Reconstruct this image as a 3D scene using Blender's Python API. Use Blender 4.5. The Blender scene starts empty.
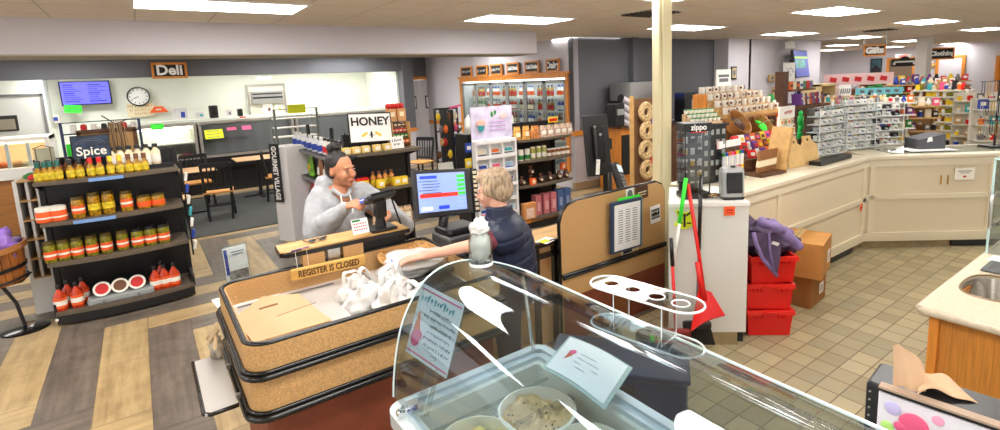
import bpy, math, random
from math import sin, cos, pi, radians, sqrt
from mathutils import Vector, Matrix, Euler, noise
random.seed(7)
SC = bpy.context.scene
COL = SC.collection
CF, CX, CY = 520.38, 518.19, 160.01
EYE = Vector((0, 0, 2.0))
_M = Matrix(((0.80713, -0.58892, -0.04106), (-0.12124, -0.09715, -0.98786), (0.57778, 0.80232, -0.14983)))
def _rot(p, r, y):
    B = Matrix(((1,0,0),(0,0,-1),(0,1,0)))
    Y = Matrix(((cos(y),sin(y),0),(-sin(y),cos(y),0),(0,0,1)))
    P = Matrix(((1,0,0),(0,cos(p),-sin(p)),(0,sin(p),cos(p))))
    R = Matrix(((cos(r),-sin(r),0),(sin(r),cos(r),0),(0,0,1)))
    return R @ P @ (B @ Y)
_M = _rot(.1504, -.0411, -.6252)
def ray(u, v):
    return _M.transposed() @ Vector(((u-CX)/CF, (v-CY)/CF, 1.0))
def at(u, v, x=None, y=None, z=None):
    """the place in the room seen at u,v that lies on a known plane"""
    d = ray(u, v)
    if z is not None: t = (z-EYE.z)/d.z
    elif y is not None: t = y/d.y
    else: t = x/d.x
    return EYE + d*t
def atp(u, v, p, n):
    d = ray(u, v); n = Vector(n)
    return EYE + d*(n.dot(Vector(p)-EYE)/n.dot(d))
cam_d = bpy.data.cameras.new('camera'); cam = bpy.data.objects.new('camera', cam_d); COL.objects.link(cam)
cam_d.sensor_width = 36; cam_d.lens = CF/1000*36
cam_d.shift_x = -(CX-500)/1000; cam_d.shift_y = (CY-215)/1000
cam_d.clip_start = .05; cam_d.clip_end = 100
Rm = _M.transposed()
cm = Matrix((( Rm[0][0], -Rm[0][1], -Rm[0][2]), (Rm[1][0], -Rm[1][1], -Rm[1][2]), (Rm[2][0], -Rm[2][1], -Rm[2][2])))
cam.matrix_world = Matrix.Translation(EYE) @ cm.to_4x4()
SC.camera = cam
def lin(c):
    c = c/255.0
    return c/12.92 if c <= .04045 else ((c+.055)/1.055)**2.4
def rgb(c): return (lin(c[0]), lin(c[1]), lin(c[2]), 1)
_mats = {}
def mat(name, col, rough=.5, metal=0, spec=.5, trans=0, emit=0, alpha=1, vary=0, scale=8, bump=0, coat=0, stretch=(1,1,1), sheen=0):
    if name in _mats: return _mats[name]
    m = bpy.data.materials.new(name); m.use_nodes = True; nt = m.node_tree; N = nt.nodes; L = nt.links
    b = N['Principled BSDF']
    b.inputs['Base Color'].default_value = rgb(col)
    b.inputs['Roughness'].default_value = rough
    b.inputs['Metallic'].default_value = metal
    b.inputs['Specular IOR Level'].default_value = spec
    b.inputs['Transmission Weight'].default_value = trans
    b.inputs['Alpha'].default_value = alpha
    b.inputs['Coat Weight'].default_value = coat
    if emit:
        b.inputs['Emission Color'].default_value = rgb(col); b.inputs['Emission Strength'].default_value = emit
    if vary or bump:
        tc = N.new('ShaderNodeTexCoord'); mp = N.new('ShaderNodeMapping'); mp.inputs['Scale'].default_value = stretch
        nz = N.new('ShaderNodeTexNoise'); nz.inputs['Scale'].default_value = scale; nz.inputs['Detail'].default_value = 4
        L.new(tc.outputs['Object'], mp.inputs['Vector']); L.new(mp.outputs['Vector'], nz.inputs['Vector'])
        if vary:
            rp = N.new('ShaderNodeValToRGB'); rp.color_ramp.elements[0].position = .3; rp.color_ramp.elements[1].position = .7
            rp.color_ramp.elements[0].color = rgb([max(0, k*(1-vary)) for k in col])
            rp.color_ramp.elements[1].color = rgb([min(255, k*(1+vary*.6)) for k in col])
            L.new(nz.outputs['Fac'], rp.inputs['Fac']); L.new(rp.outputs['Color'], b.inputs['Base Color'])
        if bump:
            bp = N.new('ShaderNodeBump'); bp.inputs['Strength'].default_value = bump; bp.inputs['Distance'].default_value = .01
            L.new(nz.outputs['Fac'], bp.inputs['Height']); L.new(bp.outputs['Normal'], b.inputs['Normal'])
    _mats[name] = m
    return m
def glassmat(name, tint=(235,240,240), amount=.04, rough=.02, ior=1.45, graze=.55):
    if name in _mats: return _mats[name]
    m = bpy.data.materials.new(name); m.use_nodes = True; nt = m.node_tree; N = nt.nodes; L = nt.links
    N.remove(N['Principled BSDF']); out = N['Material Output']
    tr = N.new('ShaderNodeBsdfTransparent'); tr.inputs['Color'].default_value = rgb(tint)
    gl = N.new('ShaderNodeBsdfGlossy'); gl.inputs['Roughness'].default_value = rough
    lw = N.new('ShaderNodeLayerWeight'); pw = N.new('ShaderNodeMath'); pw.operation = 'POWER'; pw.inputs[1].default_value = 4.0
    ad = N.new('ShaderNodeMath'); ad.operation = 'MULTIPLY_ADD'; ad.inputs[1].default_value = graze; ad.inputs[2].default_value = amount; ad.use_clamp = True
    mx = N.new('ShaderNodeMixShader')
    L.new(lw.outputs['Facing'], pw.inputs[0]); L.new(pw.outputs[0], ad.inputs[0]); L.new(ad.outputs[0], mx.inputs['Fac'])
    L.new(tr.outputs[0], mx.inputs[1]); L.new(gl.outputs[0], mx.inputs[2]); L.new(mx.outputs[0], out.inputs['Surface'])
    _mats[name] = m
    return m
class MB:
    def __init__(s): s.v = []; s.f = []; s.m = []; s.cur = 0; s.sh = False
    def use(s, i): s.cur = i; return s
    def add(s, vs, fs):
        b = len(s.v); s.v += [tuple(p) for p in vs]
        for f in fs: s.f.append(tuple(b+i for i in f)); s.m.append(s.cur)
        return s
    def box(s, c, d, r=(0,0,0), bev=0):
        """centre, full sizes, euler rotation"""
        hx, hy, hz = d[0]/2, d[1]/2, d[2]/2
        R = Euler(r).to_matrix(); c = Vector(c)
        if bev > 0:
            k = min(bev, hx*.9, hy*.9, hz*.9)
            poly = []
            for sx, sy, a0 in ((1,1,0),(-1,1,90),(-1,-1,180),(1,-1,270)):
                for a in (0, 45, 90):
                    t = radians(a0+a); poly.append((sx*(hx-k)+k*cos(t), sy*(hy-k)+k*sin(t)))
            rings = []
            for z, sh in ((-hz, k), (-hz+k*.3, k*.3), (-hz+k, 0), (hz-k, 0), (hz-k*.3, k*.3), (hz, k)):
                rings.append([(x*(hx-sh*.7)/hx, y*(hy-sh*.7)/hy, z) for x, y in poly])
            n = len(poly); vs = [p for rr in rings for p in rr]; fs = []
            for i in range(len(rings)-1):
                for j in range(n): fs.append((i*n+j, i*n+(j+1)%n, (i+1)*n+(j+1)%n, (i+1)*n+j))
            fs.append(tuple(reversed(range(n)))); fs.append(tuple(range((len(rings)-1)*n, len(rings)*n)))
            return s.add([R @ Vector(p)+c for p in vs], fs)
        vs = [R @ Vector((x*hx, y*hy, z*hz))+c for x in (-1,1) for y in (-1,1) for z in (-1,1)]
        return s.add(vs, [(0,1,3,2),(4,6,7,5),(0,4,5,1),(2,3,7,6),(0,2,6,4),(1,5,7,3)])
    def bx(s, x0, x1, y0, y1, z0, z1, bev=0):
        return s.box(((x0+x1)/2,(y0+y1)/2,(z0+z1)/2), (abs(x1-x0),abs(y1-y0),abs(z1-z0)), bev=bev)
    def beam(s, p0, p1, w, h, up=(0,0,1)):
        p0 = Vector(p0); p1 = Vector(p1); d = (p1-p0); L = d.length
        if L < 1e-6: return s
        d.normalize(); u = Vector(up); sd = d.cross(u)
        if sd.length < 1e-4: sd = d.cross(Vector((1,0,0)))
        sd.normalize(); u = sd.cross(d)
        vs = []
        for p in (p0, p1):
            for a, b in ((-1,-1),(1,-1),(1,1),(-1,1)): vs.append(p+sd*(a*w/2)+u*(b*h/2))
        return s.add(vs, [(3,2,1,0),(4,5,6,7),(0,1,5,4),(1,2,6,5),(2,3,7,6),(3,0,4,7)])
    def cyl(s, p0, p1, r0, r1=None, n=12):
        if r1 is None: r1 = r0
        p0 = Vector(p0); p1 = Vector(p1); d = (p1-p0).normalized()
        a = d.cross(Vector((0,0,1)));
        if a.length < 1e-4: a = Vector((1,0,0))
        a.normalize(); b = d.cross(a)
        vs = [p+a*(r*cos(2*pi*i/n))+b*(r*sin(2*pi*i/n)) for p, r in ((p0,r0),(p1,r1)) for i in range(n)]
        fs = [(i,(i+1)%n,n+(i+1)%n,n+i) for i in range(n)]+[tuple(reversed(range(n))), tuple(range(n,2*n))]
        return s.add(vs, fs)
    def lathe(s, prof, c=(0,0,0), n=16, R=None, cap=True):
        c = Vector(c); R = R or Matrix.Identity(3); vs = []
        for r, z in prof:
            for i in range(n): vs.append(R @ Vector((r*cos(2*pi*i/n), r*sin(2*pi*i/n), z))+c)
        fs = [(k*n+i, k*n+(i+1)%n, (k+1)*n+(i+1)%n, (k+1)*n+i) for k in range(len(prof)-1) for i in range(n)]
        if cap:
            if prof[0][0] > 1e-5: fs.append(tuple(reversed(range(n))))
            if prof[-1][0] > 1e-5: fs.append(tuple(range((len(prof)-1)*n, len(prof)*n)))
        return s.add(vs, fs)
    def ell(s, c, r, n=16, k=10, R=None, disp=0, seed=0, fs_=3):
        c = Vector(c); R = R or Matrix.Identity(3); vs = []
        for i in range(k+1):
            t = -pi/2+pi*i/k
            for j in range(n):
                a = 2*pi*j/n; d = Vector((cos(t)*cos(a), cos(t)*sin(a), sin(t)))
                q = 1+disp*noise.noise(d*fs_+Vector((seed*7.3, seed*1.7, seed))) if disp else 1
                vs.append(R @ Vector((r[0]*d.x*q, r[1]*d.y*q, r[2]*d.z*q))+c)
        fs = [(i*n+j, i*n+(j+1)%n, (i+1)*n+(j+1)%n, (i+1)*n+j) for i in range(k) for j in range(n)]
        return s.add(vs, fs)
    def tube(s, pts, r, n=8, closed=False, cap=True):
        pts = [Vector(p) for p in pts]; m = len(pts); vs = []; rr = r if isinstance(r, (list, tuple)) else [r]*m
        prev = None
        for i, p in enumerate(pts):
            if closed: d = pts[(i+1)%m]-pts[i-1]
            else: d = pts[min(i+1,m-1)]-pts[max(i-1,0)]
            if d.length < 1e-9: d = Vector((0,0,1))
            d.normalize()
            if prev is None:
                a = d.cross(Vector((0,0,1)));
                if a.length < 1e-3: a = d.cross(Vector((1,0,0)))
            else: a = prev-d*prev.dot(d)
            if a.length < 1e-6: a = d.orthogonal()
            a.normalize(); prev = a; b = d.cross(a)
            for j in range(n): vs.append(p+a*(rr[i]*cos(2*pi*j/n))+b*(rr[i]*sin(2*pi*j/n)))
        fs = []
        for i in range(m if closed else m-1):
            k = (i+1) % m
            for j in range(n): fs.append((i*n+j, i*n+(j+1)%n, k*n+(j+1)%n, k*n+j))
        if not closed and cap: fs += [tuple(reversed(range(n))), tuple(range((m-1)*n, m*n))]
        return s.add(vs, fs)
    def prism(s, poly, z0, z1):
        n = len(poly)
        vs = [(x,y,z0) for x,y in poly]+[(x,y,z1) for x,y in poly]
        return s.add(vs, [(i,(i+1)%n,n+(i+1)%n,n+i) for i in range(n)]+[tuple(reversed(range(n))), tuple(range(n,2*n))])
    def ext(s, pts, vec):
        n = len(pts); vec = Vector(vec); pts = [Vector(p) for p in pts]
        return s.add(pts+[p+vec for p in pts], [(i,(i+1)%n,n+(i+1)%n,n+i) for i in range(n)]+[tuple(reversed(range(n))), tuple(range(n,2*n))])
    def grid(s, fn, nu, nv):
        vs = [fn(i/nu, j/nv) for j in range(nv+1) for i in range(nu+1)]; w = nu+1
        return s.add(vs, [(j*w+i, j*w+i+1, (j+1)*w+i+1, (j+1)*w+i) for j in range(nv) for i in range(nu)])
    def sheet(s, fn, nu, nv, th):
        """a curved sheet with thickness: fn(u,v) point; thickness along the local normal"""
        s.sh = True
        P = [[Vector(fn(i/nu, j/nv)) for i in range(nu+1)] for j in range(nv+1)]
        Q = []
        for j in range(nv+1):
            row = []
            for i in range(nu+1):
                du = P[j][min(i+1,nu)]-P[j][max(i-1,0)]; dv = P[min(j+1,nv)][i]-P[max(j-1,0)][i]
                nn = du.cross(dv); nn = nn.normalized() if nn.length > 1e-9 else Vector((0,0,1)); row.append(P[j][i]+nn*th)
            Q.append(row)
        w = nu+1; k = w*(nv+1)
        vs = [p for r in P for p in r]+[p for r in Q for p in r]; fs = []
        for j in range(nv):
            for i in range(nu):
                a = j*w+i; fs.append((a+w, a+w+1, a+1, a)); fs.append((k+a, k+a+1, k+a+w+1, k+a+w))
        for i in range(nu):
            fs.append((i, i+1, k+i+1, k+i)); a = nv*w+i; fs.append((k+a, k+a+1, a+1, a))
        for j in range(nv):
            a = j*w; fs.append((k+a, k+a+w, a+w, a)); a = j*w+nu; fs.append((a, a+w, k+a+w, k+a))
        return s.add(vs, fs)
    def build(s, name, mats, parent=None, smooth=False, bev=0):
        me = bpy.data.meshes.new(name); me.from_pydata(s.v, [], s.f)
        if not isinstance(mats, (list, tuple)): mats = [mats]
        for m in mats: me.materials.append(m)
        for p, i in zip(me.polygons, s.m): p.material_index = min(i, len(mats)-1)
        if s.sh and smooth is True: smooth = 'auto'
        if smooth is True:
            for p in me.polygons: p.use_smooth = True
        me.update()
        o = bpy.data.objects.new(name, me); COL.objects.link(o)
        if smooth == 'auto':
            try: me.shade_smooth(); me.set_sharp_from_angle(angle=radians(38))
            except Exception: pass
        if parent: o.parent = parent
        if bev:
            b = o.modifiers.new('bevel', 'BEVEL'); b.width = bev; b.segments = 2; b.limit_method = 'ANGLE'
        return o
def tag(o, label=None, cat=None, group=None, kind=None):
    if label: o['label'] = label
    if cat: o['category'] = cat
    if group: o['group'] = group
    if kind: o['kind'] = kind
    return o
def thing(name, label, cat, loc=(0,0,0), rz=0, group=None, rx=0, ry=0):
    o = bpy.data.objects.new(name, None); COL.objects.link(o); o.empty_display_size = .1
    o.location = loc; o.rotation_euler = (rx, ry, rz)
    return tag(o, label, cat, group)
def put(o, loc, rz=0, rx=0, ry=0):
    o.location = loc; o.rotation_euler = (rx, ry, rz); return o
KIDS = {}
NEST = {'label_face':('box','bag_body','packet_body','tub','wrapped_sweets','body'),'label_band':('jar_body','bottle_body','body'),'cap':('bottle_body','case','clear_tube'),'label2':(),'print':('card','pack','sheet','frame','label_face','sticker_face'),
 'writing':('sheet',),'lettering':('board','bar','card'),'iris':('eye',),'eyelid':('eye',),'glasses_temple':('glasses_rim',),'glasses_bridge':('glasses_rim',),'drawstring':('hooded_sweatshirt',),'cuff':('hooded_sweatshirt',),'hood_edge':('hooded_sweatshirt',),
 'rim':('tub',),'ribs':('tub','mat'),'latch':('tub',),'menu_text':('display',),'hour_marks':('dial',),'hands':('dial',),'bristles':('head_block',),'glass_pane':('door_frame',),'handle':('door_frame','cup','weave','bin_lid'),'pull':('face_frame',),'emblem':('cup',),
 'price_columns':('printed_sheet',),'blue_fields':('screen',),'red_bar':('screen',),'green_buttons':('screen',),'blue_buttons':('screen',),'white_field':('screen',),'list_lines':('screen',),'keys':('key_strip','body'),'grille_bars':('grille_frame',),
 'green_band':('display',),'teal_picture':('display',),'chips':('ice_cream',),'scoop_drawing':('sheet','card'),'cone_drawing':('sheet','card'),'pink_border':('sheet',),'faint_writing':('card',),'shelf_bracket':('shelf',),'window_pane':('window_rim',),
 'scoop_picture':('picture_panel',),'cone_picture':('picture_panel',),'colour_splash':('picture_panel',),'figure':('print','frame'),'hand_hole':('top_bag',),'fold_crease':('top_bag',),'label_print':('white_label',),'flap_seam':('box_body',),'tape':('box_body',),
 'title_strip':('cover',),'yellow_face':('box',),'blue_face':('box',),'lid_label':('lid',),'bow':('wrapped_sweets',),'canvas':('frame',),'hills':('canvas',),'header_stripe':('header',),'price_tags':('cabinet',),'pink_card':('cabinet',),'band':('sticks',),'candy':('clear_tube',),'photo':('flyer',),'flyer_text':('flyer',),'orange_stripe':('flyer',)}
def nest(root):
    ks = children(root); by = {}
    for c in ks: by.setdefault(c.name.split('.')[0], []).append(c)
    left = len(ks)
    for nm, hosts in NEST.items():
        if nm not in by or left-len(by[nm]) < 2: continue
        for h in hosts:
            hl = [x for x in by.get(h, []) if x.parent == root and x.location.length < 1e-6 and max(abs(a) for a in x.rotation_euler) < 1e-6]
            if hl:
                left -= len(by[nm])
                for i, c in enumerate(by[nm]):
                    if not children(c): c.parent = hl[min(i*len(hl)//len(by[nm]), len(hl)-1)]
                break
def children(o): return list(o.children)
def copy_tree(root, loc, rz, label, group=None, scale=None, rx=0, ry=0):
    if root.name not in KIDS:
        nest(root)
        KIDS[root.name] = [(c, [g for g in children(c)]) for c in children(root)]
    r = root.copy(); COL.objects.link(r); r.location = loc; r.rotation_euler = (rx, ry, rz)
    if scale: r.scale = scale
    r['label'] = label
    if group: r['group'] = group
    for ch, gs in KIDS[root.name]:
        c = ch.copy(); COL.objects.link(c); c.parent = r
        for g in gs:
            d = g.copy(); COL.objects.link(d); d.parent = c
    return r
ORD = ['first','second','third','fourth','fifth','sixth','seventh','eighth','ninth','tenth','eleventh','twelfth','thirteenth','fourteenth','fifteenth','sixteenth','seventeenth','eighteenth','nineteenth','twentieth']
def row(proto, pts, desc, where, group, rz=0, jit=0, scales=None, first=True, side='from left'):
    """proto's first spot is the thing itself (if first), the rest are copies; every label is its own"""
    out = []
    n = len(pts)
    for i, p in enumerate(pts):
        if n == 1: lab = '%s %s' % (desc, where)
        elif n == 2: lab = '%s %s, %s one' % (desc, where, ('left', 'right')[i])
        else: lab = '%s %s, %s %s' % (desc, where, ORD[i] if i < 20 else 'far right', side)
        a = rz+(random.uniform(-jit, jit) if jit else 0)
        if i == 0 and first and 'label' not in proto:
            proto.location = p; proto.rotation_euler = (0,0,a); proto['label'] = lab; proto['group'] = group; o = proto
            if scales: proto.scale = scales[0]
        else: o = copy_tree(proto, p, a, lab, group, scales[i] if scales else None)
        out.append(o)
    return out
def lerp(a, b, t): return Vector(a)*(1-t)+Vector(b)*t
def line(a, b, n):
    return [lerp(a, b, (i/(n-1) if n > 1 else .5)) for i in range(n)]
def text_mb(s, size, depth=.002, align='CENTER', off=0):
    """lettering lying in local XZ plane, facing -Y, centred on the origin"""
    cu = bpy.data.curves.new('t', 'FONT'); cu.body = s; cu.size = size; cu.extrude = depth; cu.align_x = align; cu.align_y = 'CENTER'
    cu.resolution_u = 3; cu.offset = off
    o = bpy.data.objects.new('t', cu); COL.objects.link(o)
    dg = bpy.context.evaluated_depsgraph_get(); me = bpy.data.meshes.new_from_object(o.evaluated_get(dg))
    b = MB(); b.add([(v.co.x, -v.co.z, v.co.y) for v in me.vertices], [tuple(p.vertices) for p in me.polygons])
    bpy.data.objects.remove(o); bpy.data.curves.remove(cu); bpy.data.meshes.remove(me)
    return b
def text_part(s, size, m, parent, loc, rz=0, rx=0, ry=0, name='lettering', sx=1, bold=0, depth=.002):
    b = text_mb(s, size, depth, off=bold)
    b.v = [(x*sx, y, z) for x,y,z in b.v]
    o = b.build(name, m, parent); o.location = loc; o.rotation_euler = (rx, ry, rz)
    return o
def scrib(w, h, m, parent, loc, seed=1, name='lettering', rz=0, gap=.2):
    """a line of small unreadable hand lettering, w wide and h high, facing -Y"""
    r = random.Random(seed); b = MB(); x = -w/2; th = h*.16
    while x < w/2-h*.3:
        cw = h*r.uniform(.35,.6)
        for k in range(r.choice((2,2,3))):
            x0 = x+r.uniform(0,cw*.3); x1 = x+r.uniform(cw*.4,cw); z0 = r.uniform(-.5,0)*h; z1 = r.uniform(0,.5)*h
            b.beam((x0,0,z0),(x1 if k else x0+h*.08,0,z1),.001,th,up=(1,0,.3))
        x += cw+h*.12+(h*.35 if r.random() < gap else 0)
    o = b.build(name, m, parent); o.location = loc; o.rotation_euler = (0,0,rz); return o
def remeshed(b, name, m, parent, voxel=.006, smooth=4, fold=0, fscale=6, loc=(0,0,0)):
    """union of overlapping volumes as one continuous skin"""
    me = bpy.data.meshes.new(name); me.from_pydata(b.v, [], b.f); me.update()
    o = bpy.data.objects.new(name, me); COL.objects.link(o)
    r = o.modifiers.new('r', 'REMESH'); r.mode = 'VOXEL'; r.voxel_size = voxel
    if smooth:
        q = o.modifiers.new('s', 'SMOOTH'); q.iterations = smooth; q.factor = .5
    dg = bpy.context.evaluated_depsgraph_get(); m2 = bpy.data.meshes.new_from_object(o.evaluated_get(dg))
    bpy.data.objects.remove(o); bpy.data.meshes.remove(me); m2.name = name
    if fold:
        nn = [v.normal.copy() for v in m2.vertices]
        for v, n_ in zip(m2.vertices, nn):
            q = v.co*fscale
            d = noise.noise(q)+.5*noise.noise(Vector((q.x*2.1, q.y*2.1, q.z*.9)))+.3*abs(noise.noise(q*2.3))
            v.co += n_*(d*fold)
    m2.materials.clear()
    for k in (m if isinstance(m, (list, tuple)) else [m]): m2.materials.append(k)
    for p in m2.polygons: p.use_smooth = True
    m2.update()
    ob = bpy.data.objects.new(name, m2); COL.objects.link(ob); ob.parent = parent; ob.location = loc
    return ob
M = {}
M['black'] = mat('black_plastic', (24,24,26), .35)
M['blackm'] = mat('black_metal', (22,22,24), .45)
M['rubber'] = mat('black_rubber', (14,14,15), .22, spec=.6)
M['white'] = mat('white_paint', (238,236,230), .45)
M['paper'] = mat('white_paper', (245,245,243), .8)
M['card'] = mat('brown_cardboard', (196,140,72), .8, vary=.06)
M['kraft'] = mat('tan_cardboard', (214,178,138), .8, vary=.05)
M['kraft_edge'] = mat('cardboard_edge', (120,88,55), .9)
M['oak'] = mat('orange_oak', (222,140,52), .5, vary=.1, scale=30, stretch=(1,1,.1))
M['wood'] = mat('tan_wood', (201,158,98), .55, vary=.1, scale=14, stretch=(.3,1,1))
M['darkwood'] = mat('dark_brown_wood', (92,58,36), .6, vary=.15, scale=14)
M['shelfbrown'] = mat('brown_shelf_board', (98,86,72), .6, vary=.08, scale=30)
M['steel'] = mat('brushed_steel', (190,190,188), .3, metal=.9)
M['chrome'] = mat('chrome', (215,215,215), .12, metal=1)
M['glass'] = glassmat('clear_glass')
M['acrylic'] = glassmat('clear_acrylic', (240,243,243), .06)
M['red'] = mat('red_plastic', (222,26,24), .4)
M['reds'] = mat('red_print', (200,30,30), .6)
M['blue'] = mat('blue_print', (40,70,170), .5)
M['yellow'] = mat('yellow_print', (242,206,40), .5)
M['green'] = mat('green_print', (40,130,60), .5)
M['neon_green'] = mat('neon_green_paper', (60,240,60), .7)
M['neon_yellow'] = mat('neon_yellow_paper', (235,245,40), .7)
M['orange'] = mat('orange_print', (236,110,30), .5)
M['pink'] = mat('pink_print', (238,90,140), .6)
M['teal'] = mat('teal_print', (60,170,180), .6)
M['purple'] = mat('purple_print', (110,60,140), .6)
M['brown'] = mat('brown_print', (110,66,40), .6)
M['cream'] = mat('cream_print', (238,224,190), .6)
M['grey'] = mat('mid_grey', (120,120,122), .5)
M['ink'] = mat('black_ink', (30,30,34), .7)
M['inkgrey'] = mat('grey_ink', (110,112,120), .8)
M['wall'] = mat('lavender_grey_paint', (208,205,212), .75, bump=.05, scale=120)
M['walld'] = mat('charcoal_grey_paint', (98,100,106), .7, bump=.05, scale=120)
M['deliwall'] = mat('pale_deli_wall', (232,236,226), .6)
M['cream_lam'] = mat('cream_laminate', (226,216,192), .4)
def node_mat(name):
    m = bpy.data.materials.new(name); m.use_nodes = True; nt = m.node_tree
    return m, nt, nt.nodes, nt.links, nt.nodes['Principled BSDF']
class NG:
    def __init__(s, nt): s.nt = nt
    def m(s, op, a, b=None, c=None):
        n = s.nt.nodes.new('ShaderNodeMath'); n.operation = op
        for i, x in enumerate((a, b, c)):
            if x is None: continue
            if isinstance(x, (int, float)): n.inputs[i].default_value = x
            else: s.nt.links.new(x, n.inputs[i])
        return n.outputs[0]
    def mix(s, f, a, b):
        n = s.nt.nodes.new('ShaderNodeMix'); n.data_type = 'RGBA'
        for k, x in ((0, f), (6, a), (7, b)):
            if isinstance(x, (int, float)): n.inputs[k].default_value = x
            elif isinstance(x, tuple): n.inputs[k].default_value = x
            else: s.nt.links.new(x, n.inputs[k])
        return n.outputs[2]
    def noise(s, vec, scale, detail=4, rough=.6):
        n = s.nt.nodes.new('ShaderNodeTexNoise'); n.inputs['Scale'].default_value = scale; n.inputs['Detail'].default_value = detail
        n.inputs['Roughness'].default_value = rough; s.nt.links.new(vec, n.inputs['Vector']); return n.outputs['Fac']
    def comb(s, x, y, z=0.0):
        n = s.nt.nodes.new('ShaderNodeCombineXYZ')
        for i, k in enumerate((x, y, z)):
            if isinstance(k, (int, float)): n.inputs[i].default_value = k
            else: s.nt.links.new(k, n.inputs[i])
        return n.outputs[0]
def plank_floor():
    m, nt, N, L, b = node_mat('herringbone_wood_planks'); g = NG(nt)
    tc = N.new('ShaderNodeTexCoord'); sp = N.new('ShaderNodeSeparateXYZ'); L.new(tc.outputs['Object'], sp.inputs[0])
    xs = g.m('DIVIDE', g.m('ADD', sp.outputs[0], .776), .31); ys = g.m('DIVIDE', g.m('SUBTRACT', sp.outputs[1], 4.23), .29)
    i = g.m('FLOOR', xs); j = g.m('FLOOR', ys)
    k = g.m('FLOORED_MODULO', g.m('ADD', g.m('ADD', i, j), 0.02), 12)
    vert = g.m('LESS_THAN', k, 6)
    # parity and ids
    pi_ = g.m('FLOORED_MODULO', i, 2); pj = g.m('FLOORED_MODULO', g.m('ADD', j, 1), 2)
    par = g.m('ADD', g.m('MULTIPLY', vert, pi_), g.m('MULTIPLY', g.m('SUBTRACT', 1, vert), pj))
    par = g.m('GREATER_THAN', par, .5)
    fx = g.m('FRACT', xs); fy = g.m('FRACT', ys)
    # streaks along the plank
    va = g.comb(g.m('MULTIPLY', sp.outputs[0], 16), g.m('MULTIPLY', sp.outputs[1], 1.3), i)
    vb = g.comb(g.m('MULTIPLY', sp.outputs[1], 16), g.m('MULTIPLY', sp.outputs[0], 1.3), j)
    na = g.noise(va, 1.0, 5); nb = g.noise(vb, 1.0, 5)
    st = g.m('ADD', g.m('MULTIPLY', vert, na), g.m('MULTIPLY', g.m('SUBTRACT', 1, vert), nb))
    bl = g.noise(sp.outputs and tc.outputs['Object'], 5, 5, .7)
    t = g.m('ADD', g.m('MULTIPLY', st, .6), g.m('MULTIPLY', bl, .4))
    rp = N.new('ShaderNodeMapRange'); rp.inputs[1].default_value = .32; rp.inputs[2].default_value = .68; L.new(t, rp.inputs[0])
    light = g.mix(rp.outputs[0], rgb((146,120,80)), rgb((206,180,132)))
    dark = g.mix(rp.outputs[0], rgb((78,70,64)), rgb((136,124,110)))
    col = g.mix(par, dark, light)
    # thin seams
    s1 = g.m('MULTIPLY', vert, g.m('LESS_THAN', g.m('MINIMUM', fx, g.m('SUBTRACT', 1, fx)), .012))
    s2 = g.m('MULTIPLY', g.m('SUBTRACT', 1, vert), g.m('LESS_THAN', g.m('MINIMUM', fy, g.m('SUBTRACT', 1, fy)), .012))
    k2 = g.m('ADD', g.m('MULTIPLY', vert, fy), g.m('MULTIPLY', g.m('SUBTRACT', 1, vert), fx))
    kk = g.m('FLOORED_MODULO', k, 3)
    s3 = g.m('MULTIPLY', g.m('LESS_THAN', kk, 1), g.m('LESS_THAN', k2, .02))
    sm = g.m('MAXIMUM', g.m('MAXIMUM', s1, s2), s3)
    col = g.mix(g.m('MULTIPLY', sm, .45), col, rgb((60,48,38)))
    L.new(col, b.inputs['Base Color']); b.inputs['Roughness'].default_value = .42
    return m
def tile_floor():
    m, nt, N, L, b = node_mat('quarry_tile_floor'); g = NG(nt)
    tc = N.new('ShaderNodeTexCoord'); sp = N.new('ShaderNodeSeparateXYZ'); L.new(tc.outputs['Object'], sp.inputs[0])
    xs = g.m('DIVIDE', g.m('SUBTRACT', sp.outputs[0], 3.452), .162); ys = g.m('DIVIDE', g.m('SUBTRACT', sp.outputs[1], 1.549), .1405)
    fx = g.m('ABSOLUTE', g.m('SUBTRACT', g.m('FRACT', xs), .5)); fy = g.m('ABSOLUTE', g.m('SUBTRACT', g.m('FRACT', ys), .5))
    gr = g.m('GREATER_THAN', g.m('MAXIMUM', fx, fy), .472)
    wn = N.new('ShaderNodeTexWhiteNoise'); L.new(g.comb(g.m('FLOOR', xs), g.m('FLOOR', ys)), wn.inputs['Vector'])
    base = g.mix(wn.outputs['Value'], rgb((152,142,110)), rgb((184,170,134)))
    nz = g.noise(tc.outputs['Object'], 3.5, 4); nz2 = g.noise(tc.outputs['Object'], 60, 3)
    mr = N.new('ShaderNodeMapRange'); mr.inputs[1].default_value = .52; mr.inputs[2].default_value = .72; L.new(nz, mr.inputs[0])
    base = g.mix(g.m('MULTIPLY', mr.outputs[0], .35), base, rgb((150,156,136)))
    base = g.mix(g.m('MULTIPLY', nz2, .25), base, rgb((150,130,98)))
    col = g.mix(gr, base, rgb((112,98,72)))
    L.new(col, b.inputs['Base Color']); b.inputs['Roughness'].default_value = .5
    return m
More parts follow.
